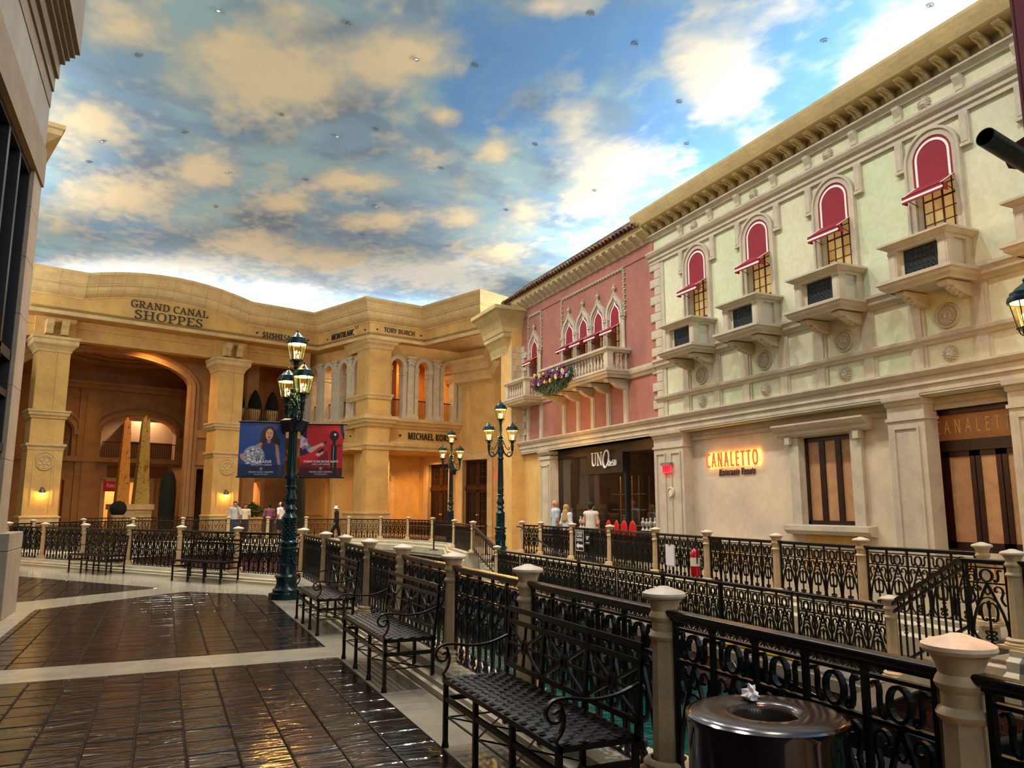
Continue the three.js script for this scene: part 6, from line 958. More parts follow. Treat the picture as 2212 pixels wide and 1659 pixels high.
function arcade(fr, x0, x1, cs, z) { // upper floor arcade with white piers and arches, y 6.45 .. 10.6
  msh('arcade_wall', [ext(rect(x0, x1, 4.7, 10.64), z - 0.45, z, [...cs.map(c => arch(c, 0.37, 6.45, 9.35, 9.78, 14))])], M.yellow, fr);
  msh('ledge', [run(x0, x1, [[0, 5.86], [0.1, 5.88], [0.14, 6.0], [0.26, 6.08], [0.3, 6.22], [0.38, 6.26], [0.38, 6.44], [-0.45, 6.46]], z)], M.ystone, fr);
  msh('sign_band', [bx(x0, x1, 5.15, 5.86, z, z + 0.06)], M.yellow, fr); msh('lower_band', [run(x0, x1, [[0, 4.66], [0.1, 4.68], [0.12, 4.82], [0.2, 4.9], [0.22, 5.06], [0.1, 5.14], [0, 5.16]], z)], M.ystone, fr);
  for (const c of cs) {
    msh('arch_ring', [ribbon(circ(c, 9.35, 0.46, 0.52, 16, 0, PI), 0.18, 0.16).translate(0, 0, z + 0.03), ribbon(circ(c, 9.35, 0.56, 0.62, 16, 0, PI), 0.05, 0.22).translate(0, 0, z + 0.03)], M.white, fr);
    for (const d of [-0.46, 0.46]) { msh('jamb_pier', [bx(c + d - 0.11, c + d + 0.11, 6.46, 9.3, z - 0.4, z + 0.1), bx(c + d - 0.14, c + d + 0.14, 9.1, 9.36, z - 0.4, z + 0.14), bx(c + d - 0.14, c + d + 0.14, 8.9, 8.95, z - 0.4, z + 0.13), bx(c + d - 0.14, c + d + 0.14, 6.46, 6.62, z - 0.4, z + 0.14)], M.white, fr); }
    slimRail(fr, 'arcade_railing', c - 0.36, c + 0.36, 6.46, z - 0.25, 1.1, 'slim brown railing in the ' + (fr === fC ? 'corner bay' : 'return bay') + ' arcade arch, ' + ords[cs.indexOf(c)] + ' from left', mat(0x6a4a2c, 0.5), 0.1);
  }
  for (let i = 0; i <= cs.length; i++) { const c = i === 0 ? cs[0] - 0.85 : i === cs.length ? cs[i - 1] + 0.85 : (cs[i - 1] + cs[i]) / 2; if (c < x0 || c > x1) continue; msh('pilaster', [bx(c - 0.19, c + 0.19, 6.46, 9.5, z, z + 0.16), bx(c - 0.13, c + 0.13, 6.9, 9.3, z + 0.15, z + 0.18), bx(c - 0.24, c + 0.24, 6.46, 6.72, z, z + 0.2), bx(c - 0.23, c + 0.23, 9.5, 9.6, z, z + 0.2), bx(c - 0.27, c + 0.27, 9.85, 9.98, z, z + 0.24), new THREE.CylinderGeometry(0.09, 0.09, 0.22, 10).rotateX(PI / 2).translate(c - 0.2, 9.73, z + 0.12), new THREE.CylinderGeometry(0.09, 0.09, 0.22, 10).rotateX(PI / 2).translate(c + 0.2, 9.73, z + 0.12), bx(c - 0.18, c + 0.18, 9.6, 9.86, z, z + 0.18)], M.white, fr); }
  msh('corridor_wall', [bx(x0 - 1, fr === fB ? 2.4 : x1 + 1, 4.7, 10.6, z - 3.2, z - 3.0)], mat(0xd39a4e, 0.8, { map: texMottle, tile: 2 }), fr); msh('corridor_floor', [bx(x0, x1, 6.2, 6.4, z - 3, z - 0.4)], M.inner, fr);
}
arcade(fC, 1.5, 6.42, [2.1, 3.78, 5.45], -0.8); arcade(fB, -4.2, 3.7, [-3.1, -1.58, -0.05, 1.48, 2.9], -0.9);
downlight(fC, 4.0, 10.5, -2.4, 'recessed downlight in the corner arcade corridor', 50, 1.3); downlight(fB, 0.6, 10.5, -2.4, 'recessed downlight in the return arcade corridor', 50, 1.3);
downlight(fC, 2.6, 4.6, -2.3, 'recessed downlight under the corner bay near the pier', 55, 1.25); downlight(fC, 5.0, 4.6, -2.3, 'recessed downlight under the corner bay near the wood doors', 55, 1.25); downlight(fB, -0.6, 4.55, -2.0, 'recessed downlight under the return bay', 60, 1.25);
msh('lower_soffit', [bx(-0.5, 6.8, 4.6, 4.72, -5, -0.85)], M.yellow, fC); msh('lower_soffit', [bx(-7, 3.7, 4.58, 4.7, -3.2, -0.95)], M.yellow, fB);
msh('lower_back_wall', [ext(rect(0, 7.2, 0, 4.7), -4.6, -4.2, [rect(1.6, 3.6, 0, 3.4)])], M.yellow, fC); msh('lower_back_wall', [ext(rect(-7, 2.6, 0, 4.7), -3.4, -3.0, [rect(-3.3, -2.7, 0, 3.9)])], M.yellow, fB); msh('wall_panel_moulding', [bx(-6.5, -3.6, 1.1, 1.2, -3.0, -2.93), bx(-2.4, 2.4, 1.1, 1.2, -3.0, -2.93), bx(-6.5, -3.6, 0, 0.9, -3.0, -2.95), bx(-2.4, 2.4, 0, 0.9, -3.0, -2.95)], M.yellow, fB);
msh('opening_frame', [bx(1.35, 1.6, 0, 3.65, -4.25, -4.05), bx(3.6, 3.85, 0, 3.65, -4.25, -4.05), bx(1.35, 3.85, 3.4, 3.7, -4.25, -4.05)], M.ystone, fC);
msh('shop_wall', [bx(1.9, 5, 0, 4.4, -7.2, -7)], mat(0xf0d2a4, 0.7), fC); downlight(fC, 2.6, 4.4, -6, 'recessed downlight inside the glass fronted boutique', 100, 1.3, 0xffd2a0);
msh('pane', [bx(1.6, 2.55, 0, 3.4, -4.42, -4.4), bx(2.6, 3.6, 0, 3.4, -4.42, -4.4)], M.glass, fC); msh('glass_joint', [bx(2.55, 2.6, 0, 3.4, -4.45, -4.38)], M.black, fC);
msh('side_passage', [bx(-3.45, -3.3, 0, 4.05, -6, -3.4), bx(-2.7, -2.55, 0, 4.05, -6, -3.4), bx(-3.45, -2.55, 3.9, 4.05, -6, -3.4), bx(-3.45, -2.55, 0, 4.05, -6.15, -6)], M.inner, fB);
{ const o = onA(fC, 'shelf_unit', 3.2, 0, -6.5, 'white lit shelf with shoes in the glass fronted boutique', 'shelf'); msh('back_board', [bx(-0.45, 0.45, 0, 3.2, -0.05, 0)], mat(0xf5dcb8, 0.5), o); for (const y of [0.5, 1.0, 1.5, 2.1]) msh('shelf_board', [bx(-0.45, 0.45, y, y + 0.04, 0, 0.35)], M.stripe, o); }
{
  const k = onA(fC, 'fascia_sign', 4.2, 0, -0.74, 'bold black shop lettering on the band under the arcade', 'sign'); letters('MICHAEL KORS', 'sans_bold', 0.38, 0.05, letM, k, [0, 5.32, 0], { width: 2.75 }); for (const x of [-1.85, 1.75]) msh('dot', [cyl(0.07, 0.07, 0.05, 12).rotateX(PI / 2).translate(x, 5.5, 0)], letM, k);
  const a = onA(fB, 'fascia_sign', 1.35, 0, -0.84, 'bold black letters partly behind the red banner', 'sign'); letters('AMO', 'sans_bold', 0.52, 0.05, letM, a, [0, 5.3, 0], { width: 0.8 }); for (const [x, y] of [[0.3, 5.9], [1.0, 5.5]]) msh('dot', [cyl(0.05, 0.05, 0.05, 12).rotateX(PI / 2).translate(x, y, 0)], letM, a);
}
// end bay wall with wooden doors, long yellow side wall, lower cove cornice
{
  const P0 = [13.86, -45.86], P1 = [16.7, -39.2], w = frameAt('wall_end', P0, P1); tag(w, 'plain golden wall with two tall wooden doors', 'wall', null, 'structure');
  msh('stucco', [ext(rect(-0.5, 7.25, 0, 10.64), -0.4, 0, [rect(1.48, 3.32, 0, 4.1), rect(4.5, 6.5, 0, 4.25)])], M.yellow, w);
  msh('door_surround', [bx(1.1, 1.48, 0, 4.1, -0.1, 0.1), bx(3.32, 3.7, 0, 4.1, -0.1, 0.1), bx(1.1, 3.7, 4.1, 4.6, -0.1, 0.1), bx(4.12, 4.5, 0, 4.25, -0.1, 0.1), bx(6.5, 6.9, 0, 4.25, -0.1, 0.1), bx(4.12, 6.9, 4.25, 4.6, -0.1, 0.12)], M.ystone, w);
  [[1.48, 3.32, 4.1], [4.5, 6.5, 4.25]].forEach(([a, b, h], i) => {
    const d = frameAt('door_' + (3 + i), P0, P1); tag(d, ['tall brown wooden glazed double door behind the far lamp', 'tall brown wooden glazed double door right of the far lamp'][i], 'door', null, 'structure');
    msh('transom_bar', [bx(a, b, 2.55, 2.75, -0.3, -0.14)], M.woodDoor, d); const c = (a + b) / 2;
    for (const [l, r] of [[a, c - 0.01], [c + 0.01, b]]) for (const [y0, y1] of [[0, 2.55], [2.75, h]]) {
      const L = msh('door_leaf', [bx(l, l + 0.12, y0, y1, -0.28, -0.2), bx(r - 0.12, r, y0, y1, -0.28, -0.2), bx(l, r, y0, y0 + (y0 ? 0.12 : 0.35), -0.28, -0.2), bx(l, r, y1 - 0.12, y1, -0.28, -0.2), ...[1, 2].map(k => bx(lerp(l + 0.12, r - 0.12, k / 3) - 0.015, lerp(l + 0.12, r - 0.12, k / 3) + 0.015, y0, y1, -0.26, -0.22)), ...[1, 2, 3].map(k => bx(l, r, lerp(y0 + 0.2, y1, k / 4) - 0.015, lerp(y0 + 0.2, y1, k / 4) + 0.015, -0.26, -0.22))], M.woodDoor, d);
      msh('pane', [bx(l + 0.1, r - 0.1, y0 + 0.1, y1 - 0.1, -0.25, -0.24)], mat(0x1c1712, 0.06, { metal: 0.0 }), L); if (!y0) msh('door_knob', [new THREE.SphereGeometry(0.05, 8, 6).translate(l === a ? r - 0.06 : l + 0.06, 1.15, -0.16)], mat(0xd8c8a8, 0.25, { metal: 0.9 }), L);
    }
  });
  const E0 = P1, E1 = [12.95, -27.9], e = frameAt('wall_side', E0, E1), LE = Math.hypot(E1[0] - E0[0], E1[1] - E0[1]); tag(e, 'plain golden wall joining the wood doors to the pink building', 'wall', null, 'structure');
  msh('stucco', [bx(0, LE, 0, 9.0, -0.4, 0)], M.yellow, e); msh('base_course', [run(0, LE, [[0, 0], [0.12, 0], [0.12, 0.9], [0.06, 1.0], [0, 1.02]])], M.yellow, e); msh('corner_block', [bx(-0.5, 0.25, 0, 8.6, -0.3, 0.12)], M.yellow, e);
  msh('cove_cornice', [sweep([[E0[0] - 1.6, E0[1] - 3.6], E0, E1], [[-0.4, 8.5], [0, 8.5], [0.1, 8.6], [0.35, 8.75], [0.45, 9.0], [0.45, 9.2], [0.38, 9.28], [0.48, 9.34], [0.5, 9.45], [0.62, 9.7], [0.8, 9.85], [0.8, 10.0], [-0.4, 10.0]])], M.ystone, e.parent).userData.kind = 'structure';
}
{ const c = scene.children.find(o => o.name === 'cove_cornice'); tag(c, 'deep moulded cornice above the plain golden side wall', 'cornice', null, 'structure'); }
// ---------------------------------------------------------------- left shop: pier, tall dark windows, stepped cornice
{
  const F = grp('wall_left', [-2.17, 0, 0], PI / 2); // local x = +s side: x' -> -z ; local z = +x world
  tag(F, 'grey stone shop front with tall dark window wall at frame edge', 'wall', null, 'structure');
  const st = mat(0x968c7b, 0.7, { map: texMottle, tile: 1.4 }), lintel = mat(0x86765c, 0.75, { map: texMottle, tile: 1.4 }), plain = mat(0x9c998f, 0.8, { map: texMottle, tile: 3 }), fr = mat(0x17171a, 0.4, { metal: 0.3 });
  msh('upper_wall', [bx(-2, 14.1, 7.4, 11.2, -0.6, 0)], plain, F);
  msh('lintel', [bx(-2, 14.12, 6.8, 7.42, -0.6, 0.03)], lintel, F);
  for (let i = 0; i < 8; i++) { const y = [0, 1.22, 2.3, 3.4, 4.5, 5.4, 6.2, 6.8][i]; if (i < 7) msh('pier_stone', [rbx(13.4, 14.1, y, [1.22, 2.3, 3.4, 4.5, 5.4, 6.2, 6.8][i] - 0.004, -0.6, 0, 0.006)], st, F); }
  msh('pedestal', [rbx(13.3, 14.5, 0, 0.96, -0.6, 0.17, 0.012), rbx(13.3, 14.5, 0.965, 1.22, -0.6, 0.17, 0.012)], st, F);
  for (const [i, s] of [[0, 9.3], [1, 4.9]]) msh('pier_stone', [bx(s, s + 0.7, 0, 6.8, -0.6, 0)], st, F);
  // stepped cornice
  const steps_ = [[0.012, 8.2, 8.5], [0.04, 8.5, 8.75], [0.09, 8.75, 9.03], [0.16, 9.03, 9.12], [0.22, 9.12, 9.2], [0.29, 9.2, 9.28], [0.36, 9.28, 11.2]];
  for (const [d, a, b] of steps_) msh('cornice_step', [bx(-2, 14.1 + d * 0.2, a, b, -0.6, d)], lintel, F);
  // windows
  const wn = grp('window_' + (++wcount), [-2.17, 0, 0], PI / 2); tag(wn, 'tall dark framed shop windows reflecting the painted sky', 'window', null, 'structure');
  const gl = mat(0x39424c, 0.03, { metal: 0.75 });
  for (const [a, b] of [[10.0, 13.4], [5.6, 9.3], [0, 4.9]]) {
    const W = b - a, f = [bx(a, b, 6.7, 6.8, -0.3, -0.06), bx(a, b, 3.75, 3.9, -0.3, -0.06), bx(a, b, 3.2, 3.3, -0.3, -0.06), bx(a, b, 2.4, 2.52, -0.3, -0.04), bx(a, b, 0, 0.2, -0.3, -0.06)];
    for (let i = 0; i <= 4; i++) f.push(bx(a + W * i / 4 - 0.06, a + W * i / 4 + 0.06, 0, 6.8, -0.3, -0.06));
    msh('window_frame', f, fr, wn);
    for (let i = 0; i < 4; i++) { const l = a + W * i / 4 + 0.06, r = a + W * (i + 1) / 4 - 0.06; msh('pane', [bx(l, r, 3.9, 6.7, -0.26, -0.25)], gl, wn); msh('pane', [bx(l, r, 0.2, 2.4, -0.26, -0.25)], gl, wn); msh('ornament_panel', [bx(l, r, 2.52, 3.75, -0.28, -0.25), ...[0, 1].flatMap(j => [0, 1].map(k => new THREE.TorusGeometry(0.16, 0.03, 6, 14).translate(lerp(l, r, 0.3 + 0.4 * j), 2.75 + k * 0.72, -0.23)))], fr, wn); }
  }
  const H = frameAt('wall_left_rear', [-6.94, -22.88], [-3.1, -24.0]); tag(H, 'distant cream cornice corner peeping behind the left shop', 'wall', null, 'structure');
  msh('stucco', [bx(-2, 3.05, 0, 11.4, -3, 0)], M.yellow, H); msh('cornice', [sweep([[-2, 0], [3.05, 0], [3.05, -3]], [[-0.4, 11.2], [0.02, 11.2], [0.08, 11.35], [0.3, 11.55], [0.62, 11.76], [0.66, 11.9], [0.7, 11.93], [0.7, 12.05], [-0.4, 12.05]])], M.ystone, H);
}
// ---------------------------------------------------------------- trash bin with a crumpled tissue
{
  const o = grp('trash_bin', [2.14, 0, -2.42]); tag(o, 'round glossy dark brown litter bin beside the railing', 'bin');
  const bm = mat(0x1c1310, 0.12, { clearcoat: 0.6, clearcoatRoughness: 0.08 });
  msh('body', [lat([[0.27, 0], [0.285, 0.02], [0.29, 0.06], [0.292, 0.79], [0.298, 0.80], [0.298, 0.82], [0.286, 0.825]], 64)], bm, o);
  msh('lid', [lat([[0.286, 0.815], [0.284, 0.823], [0.27, 0.832], [0.22, 0.838], [0.155, 0.834], [0.135, 0.83], [0.118, 0.812], [0.112, 0.77]], 64)], mat(0x3c322c, 0.2, { metal: 0.35 }), o);
  msh('liner', [lat([[0.13, 0.8], [0.13, 0.25], [0, 0.25]], 32)], M.black, o);
  const t = grp('tissue', [2.2, 0.838, -2.57]); tag(t, 'crumpled white tissue lying on the bin lid', 'tissue');
  const g = new THREE.IcosahedronGeometry(0.03, 2), p = g.attributes.position; for (let i = 0; i < p.count; i++) { const x = p.getX(i), y = p.getY(i), z = p.getZ(i), k = 0.35 + 1.5 * hash(Math.round(x * 2000), Math.round(y * 2000) + 7 * Math.round(z * 2000), 9) ** 1.2; p.setXYZ(i, x * k * 0.8 + 0.2 * Math.max(0, y), Math.max(0.0, y * (0.8 + 0.5 * k) + 0.012), z * k * 0.85); } g.computeVertexNormals();
  msh('paper', [g], mat(0xf2f0ec, 0.8), t);
}
// ---------------------------------------------------------------- notices, extinguisher, chair, stanchions, speakers
function onRail(a, b, t, off, y) { const A = [a[0], -a[1]], B = [b[0], -b[1]], ry = -Math.atan2(B[1] - A[1], B[0] - A[0]); return [[lerp(A[0], B[0], t) + off * Math.sin(ry), y, lerp(A[1], B[1], t) + off * Math.cos(ry)], ry]; }
{
  const R = rev(rightPosts); // walked towards the viewer, so that local x runs to the right as seen from our bank
  let [p, ry] = onRail([10.33, 19.0], [10.08, 16.6], 0.29, 0.07, 0.44); const e = grp('exit_notice', p, ry); tag(e, 'black exit notice with white arrow hung on the railing', 'sign');
  msh('board', [bx(-0.28, 0.28, 0, 0.56, 0, 0.012)], M.black, e); msh('white_edge', [ribbon([[-0.265, 0.015], [0.265, 0.015], [0.265, 0.545], [-0.265, 0.545], [-0.265, 0.015]], 0.016, 0.006).translate(0, 0, 0.014)], M.stripe, e); letters('EXIT', 'serif_regular', 0.14, 0.006, M.stripe, e, [0, 0.37, 0.012], { width: 0.40 }); letters('THIS WAY', 'serif_regular', 0.07, 0.006, M.stripe, e, [0, 0.26, 0.012], { width: 0.42 }); msh('arrow', [ext([[-0.22, 0.14], [-0.08, 0.22], [-0.08, 0.175], [0.22, 0.175], [0.22, 0.105], [-0.08, 0.105], [-0.08, 0.06]], 0.012, 0.018)], M.stripe, e);
  [p, ry] = onRail([10.33, 19.0], [10.08, 16.6], 0.5, 0.06, 0.62); const s = grp('small_notice', p, ry); tag(s, 'tiny black notice with white numerals beside the exit notice', 'sign'); msh('board', [bx(-0.14, 0.14, 0, 0.3, 0, 0.01)], M.black, s); letters('54"', 'serif_bold', 0.09, 0.005, M.stripe, s, [0, 0.14, 0.01], { width: 0.2 }); msh('line', [bx(-0.12, 0.12, 0.05, 0.065, 0.01, 0.014)], M.stripe, s);
  [p, ry] = onRail(R[4], R[5], 0.36, 0.08, 0.42); const q = grp('paper_notice', p, ry); tag(q, 'white paper sheets clipped to the railing', 'paper'); msh('sheet', [bx(-0.17, 0.17, 0, 0.42, 0, 0.004)], M.stripe, q); msh('sheet', [bx(-0.15, 0.19, -0.02, 0.41, -0.012, -0.006)], M.stripe, q); msh('clip', [bx(-0.05, 0.05, 0.41, 0.44, -0.015, 0.012)], mat(0x888888, 0.3, { metal: 0.9 }), q);
  [p, ry] = onRail(R[4], R[5], 0.86, 0.10, 0.28); const f = grp('fire_extinguisher', p, ry); tag(f, 'red fire extinguisher hung on the railing', 'extinguisher'); msh('cylinder', [lat([[0, 0], [0.085, 0.005], [0.095, 0.03], [0.095, 0.42], [0.07, 0.49], [0.035, 0.52], [0.03, 0.55], [0, 0.55]], 20)], mat(0xb01522, 0.25), f); msh('label', [lat([[0.0965, 0.2], [0.0965, 0.36]], 20)], mat(0xe3d6b8, 0.5), f); msh('valve', [bx(-0.03, 0.03, 0.55, 0.6, -0.02, 0.02), bx(-0.09, 0.02, 0.6, 0.615, -0.012, 0.012), bx(-0.08, 0.02, 0.63, 0.645, -0.012, 0.012)], M.black, f); msh('hose', [tube([[0.03, 0.57, 0], [0.11, 0.56, 0.02], [0.125, 0.42, 0.03], [0.115, 0.25, 0.03]], 0.012, 16, 6)], M.black, f);
  [p, ry] = onRail(R[4], R[5], 0.6, -0.5, 0); const c = grp('folding_chair', p, ry); tag(c, 'black folding chair behind the railing near extinguisher', 'chair'); msh('backrest', [rbx(-0.22, 0.22, 0.72, 0.98, -0.2, -0.17, 0.01)], M.black, c); msh('seat', [rbx(-0.22, 0.22, 0.43, 0.46, -0.2, 0.2, 0.01)], M.black, c); for (const x of [-0.22, 0.22]) { msh('leg', [rod3([x, 0, -0.25], [x, 0.98, -0.18], 0.012)], M.black, c); msh('leg', [rod3([x, 0, 0.25], [x, 0.45, 0], 0.012)], M.black, c); }
  const sp = (n, s, label) => { const o = grp('belt_stanchion', [n, 0, -s]); tag(o, label, 'stanchion'); msh('base_disc', [lat([[0, 0.03], [0.15, 0.025], [0.17, 0], [0, 0]], 20)], M.black, o); msh('pole', [cyl(0.03, 0.03, 0.98, 12), cyl(0.04, 0.04, 0.08, 12).translate(0, 0.93, 0)], M.black, o); return o; };
  sp(10.3, 23.9, 'black belt stanchion right of far lamp base'); sp(10.05, 24.6, 'black belt stanchion just behind far lamp base'); sp(9.3, 27.9, 'black belt stanchion far behind the stairs');
  for (const [i, [a, b]] of [[[10.3, 23.9], [10.05, 24.6]], [[10.05, 24.6], [9.3, 27.9]]].entries()) { const m = msh('queue_belt', [bar3([a[0], 0.95, -a[1]], [b[0], 0.95, -b[1]], 0.05, 0.004)], M.black); tag(m, i ? 'long black queue belt behind the far lamp' : 'short black queue belt right of the far lamp', 'belt'); }
  const w = onA(scene.children.find(o => o.name === 'wall_side'), 'wall_speaker', 2.6, 3.0, 0.0, 'round white speaker on the plain golden wall', 'speaker'); msh('disc', [lat([[0, 0.05], [0.12, 0.05], [0.16, 0.02], [0.16, 0]], 20).rotateX(PI / 2)], M.cap, w);
  const x = onA(scene.children.find(o => o.name === 'wall_side'), 'exit_sign', 0.9, 3.1, 0.12, 'small red exit sign behind the far stairs lamp', 'sign'); msh('lit_panel_lamp', [bx(-0.22, 0.22, 0, 0.26, 0, 0.05)], mat(0xff4050, 0.4, { emissive: 0xff1830, emissiveIntensity: 1.6 }), x); const xl = new THREE.PointLight(0xff2038, 0.5); xl.position.copy(x.position).add(new THREE.Vector3(-0.3, 0.1, 0.2)); scene.add(xl);
}
// ---------------------------------------------------------------- dock things: clear shields, hose, gondola
{
  const plexi = mat(0x9aa0a0, 0.08, { transmission: 0.75, thickness: 0, ior: 1.45 });
  const a = grp('clear_shield', [7.75, -0.75, -5.1], 0.35); tag(a, 'grey clear plastic shield beside the near landing', 'screen'); msh('sheet', [ext([[-0.2, 0], [0.2, 0], [0.16, 0.88], [0, 0.9], [-0.14, 0.86], [-0.2, 0.72]], -0.004, 0.004)], plexi, a); msh('foot', [bx(-0.2, 0.2, -0.04, 0.02, -0.04, 0.04)], M.black, a);
  const b = grp('clear_shield', [8.75, -0.63, -16.3], -0.3); tag(b, 'grey clear plastic shield standing on the dock', 'screen'); msh('sheet', [ext([[-0.2, 0], [0.2, 0], [0.2, 0.7], [0.1, 0.68], [-0.12, 0.5], [-0.2, 0.3]], -0.004, 0.004)], plexi, b); msh('foot', [bx(-0.2, 0.2, 0, 0.03, -0.05, 0.05)], M.black, b);
  const h = grp('yellow_hose', [8.55, -0.6, -9.6]); tag(h, 'yellow hose lying along the dock', 'hose'); msh('hose', [tube([[-0.05, 0, -0.9], [0.03, 0, -0.5], [-0.02, 0, 0], [0.02, 0, 0.5], [-0.04, 0, 0.8], [0.08, 0, 1.0]], 0.025, 40, 8)], mat(0xd6a91c, 0.4), h);
  for (const [i, [n, s, L, ry]] of [[7.05, 4.6, 7.5, 0.03], [7.2, 13.2, 7.0, 0.0]].entries()) {
    const g = grp('gondola', [n, -1.25, -s], ry); tag(g, ['black gondola moored below the near landing', 'black gondola moored beside the long dock'][i], 'boat');
    const hw = t => 0.62 * Math.pow(Math.max(0, 1 - t * t), 0.6), v = [], N = 24, sec = t => { const w = hw(t) + 0.02, r = 0.35 + 0.55 * Math.abs(t) ** 3; return [[-w, r], [-w * 0.8, 0.05 + 0.25 * t ** 4], [0, -0.1 + 0.3 * t ** 4], [w * 0.8, 0.05 + 0.25 * t ** 4], [w, r]]; };
    for (let i = 0; i < N; i++) { const t0 = -1 + 2 * i / N, t1 = -1 + 2 * (i + 1) / N, A = sec(t0), B = sec(t1); for (let j = 0; j < 4; j++) { const P = (q, t) => [q[0], q[1], t * L / 2]; v.push(...P(A[j], t0), ...P(B[j], t1), ...P(B[j + 1], t1), ...P(A[j], t0), ...P(B[j + 1], t1), ...P(A[j + 1], t0)); } }
    msh('hull', [tri(v)], mat(0x08080a, 0.15), g);
    for (const sd of [-1, 1]) { const pts = []; for (let i = 0; i <= 16; i++) { const t = -0.98 + 1.96 * i / 16; pts.push([sd * (hw(t) + 0.02), 0.36 + 0.55 * Math.abs(t) ** 3, t * L / 2]); } msh('gunwale', [tube(pts, 0.022, 40, 6)], mat(0x16161a, 0.15), g); }
    msh('bench_seat', [rbx(-0.5, 0.5, 0.25, 0.4, -0.9, -0.3, 0.05), rbx(-0.5, 0.5, 0.4, 0.8, -0.35, -0.22, 0.05)], mat(0x141416, 0.3), g); msh('deck', [bx(-0.45, 0.45, 0.1, 0.13, -2.4, 2.4)], mat(0x2a2420, 0.4), g);
    msh('prow_iron', [ext([[0, 0], [0.12, 0.1], [0.16, 0.5], [0.1, 0.95], [0.2, 1.05], [0.05, 1.12], [-0.04, 0.9], [-0.02, 0.5]], -0.015, 0.015).rotateY(-PI / 2).scale(1, 0.5, 0.7).translate(0, 0.7, L / 2 - 0.2)], mat(0x101014, 0.2, { metal: 0.6 }), g);
  }
}
// ---------------------------------------------------------------- furled flag fitting at the upper edge of the frame
{
  const o = grp('flag_pole', [4.67, 3.95, -2.98], 0); tag(o, 'black hollow pole end jutting in at upper corner', 'pole');
  const g = new THREE.CylinderGeometry(0.062, 0.062, 1.6, 24, 1, true), g2 = new THREE.CylinderGeometry(0.054, 0.054, 1.6, 24, 1, true), ring = new THREE.RingGeometry(0.054, 0.062, 24).rotateX(-PI / 2).translate(0, 0.8, 0);
  const q = new THREE.Quaternion().setFromUnitVectors(new THREE.Vector3(0, 1, 0), new THREE.Vector3(-0.93, 0.16, 0.06).normalize()); const m = msh('tube', [g, g2, ring].map(k => k.translate(0, -0.8, 0).applyQuaternion(q)), mat(0x0c0f10, 0.35), o); m.material.side = THREE.DoubleSide;
  const b = grp('maroon_banner', [5.16, 3.8, -3.02], -0.35); tag(b, 'maroon fabric box hanging at the upper corner of the frame', 'banner'); msh('cloth', [rbx(0, 0.9, 0.28, 3.2, -0.02, 0.02, 0.01)], mat(0x6a1018, 0.7), b); msh('bottom_fold', [ext([[0, 0.28], [0.9, 0.28], [0.9, 0.1], [0.05, 0.16]], -0.25, -0.02)], mat(0x5a0c14, 0.7), b);
}
// ---------------------------------------------------------------- people
function capField(bones, cell, pad = 0.05, k = 0.045) { // tapered capsules joined by a smooth minimum, meshed by marching cubes
  const lo = [1e9, 1e9, 1e9], hi = [-1e9, -1e9, -1e9];
  for (const b of bones) for (let i = 0; i < 3; i++) { const r = Math.max(b[6], b[7]); lo[i] = Math.min(lo[i], b[i] - r, b[i + 3] - r); hi[i] = Math.max(hi[i], b[i] + r, b[i + 3] + r); }
  const c = lo.map((a, i) => (a + hi[i]) / 2), R = Math.max(...lo.map((a, i) => hi[i] - a)) / 2 + pad, res = Math.ceil(2 * R / cell), hf = res / 2;
  const mc = new MarchingCubes(res, new THREE.MeshStandardMaterial(), false, false, 120000); mc.isolation = 0;
  const D = new Float32Array(res * res * res).fill(1), X = i => c[0] + (i - hf) / hf * R, Y = i => c[1] + (i - hf) / hf * R, Z = i => c[2] + (i - hf) / hf * R, I = (v, j) => clamp(Math.round((v - c[j]) / R * hf + hf), 0, res - 1);
  for (const b of bones) {
    const rm = Math.max(b[6], b[7]) + 0.1, i0 = I(Math.min(b[0], b[3]) - rm, 0), i1 = I(Math.max(b[0], b[3]) + rm, 0), j0 = I(Math.min(b[1], b[4]) - rm, 1), j1 = I(Math.max(b[1], b[4]) + rm, 1), k0 = I(Math.min(b[2], b[5]) - rm, 2), k1 = I(Math.max(b[2], b[5]) + rm, 2);
    const dx = b[3] - b[0], dy = b[4] - b[1], dz = b[5] - b[2], dd = dx * dx + dy * dy + dz * dz || 1e-9, sz = b[8] || 1;
    for (let z = k0; z <= k1; z++) for (let y = j0; y <= j1; y++) for (let x = i0; x <= i1; x++) {
      const px = X(x) - b[0], py = Y(y) - b[1], pz = Z(z) - b[2], t = clamp((px * dx + py * dy + pz * dz) / dd, 0, 1), ex = px - t * dx, ey = py - t * dy, ez = (pz - t * dz) / sz, d = Math.sqrt(ex * ex + ey * ey + ez * ez) - lerp(b[6], b[7], t), q = x + y * res + z * res * res, e = D[q], h = clamp(0.5 + 0.5 * (e - d) / k, 0, 1);
      D[q] = lerp(e, d, h) - k * h * (1 - h);
    }
  }
  for (let i = 0; i < D.length; i++) mc.field[i] = -D[i];
  mc.update(); const n = mc.count, P = new Float32Array(n * 3), Nn = new Float32Array(n * 3);
  for (let i = 0; i < n; i++) for (let j = 0; j < 3; j++) { P[3 * i + j] = c[j] + mc.positionArray[3 * i + j] * R; Nn[3 * i + j] = mc.normalArray[3 * i + j]; }
  const g = new THREE.BufferGeometry(); g.setAttribute('position', new THREE.BufferAttribute(P, 3)); g.setAttribute('normal', new THREE.BufferAttribute(Nn, 3)); g.setAttribute('uv', new THREE.BufferAttribute(new Float32Array(n * 2), 2)); return g;
}
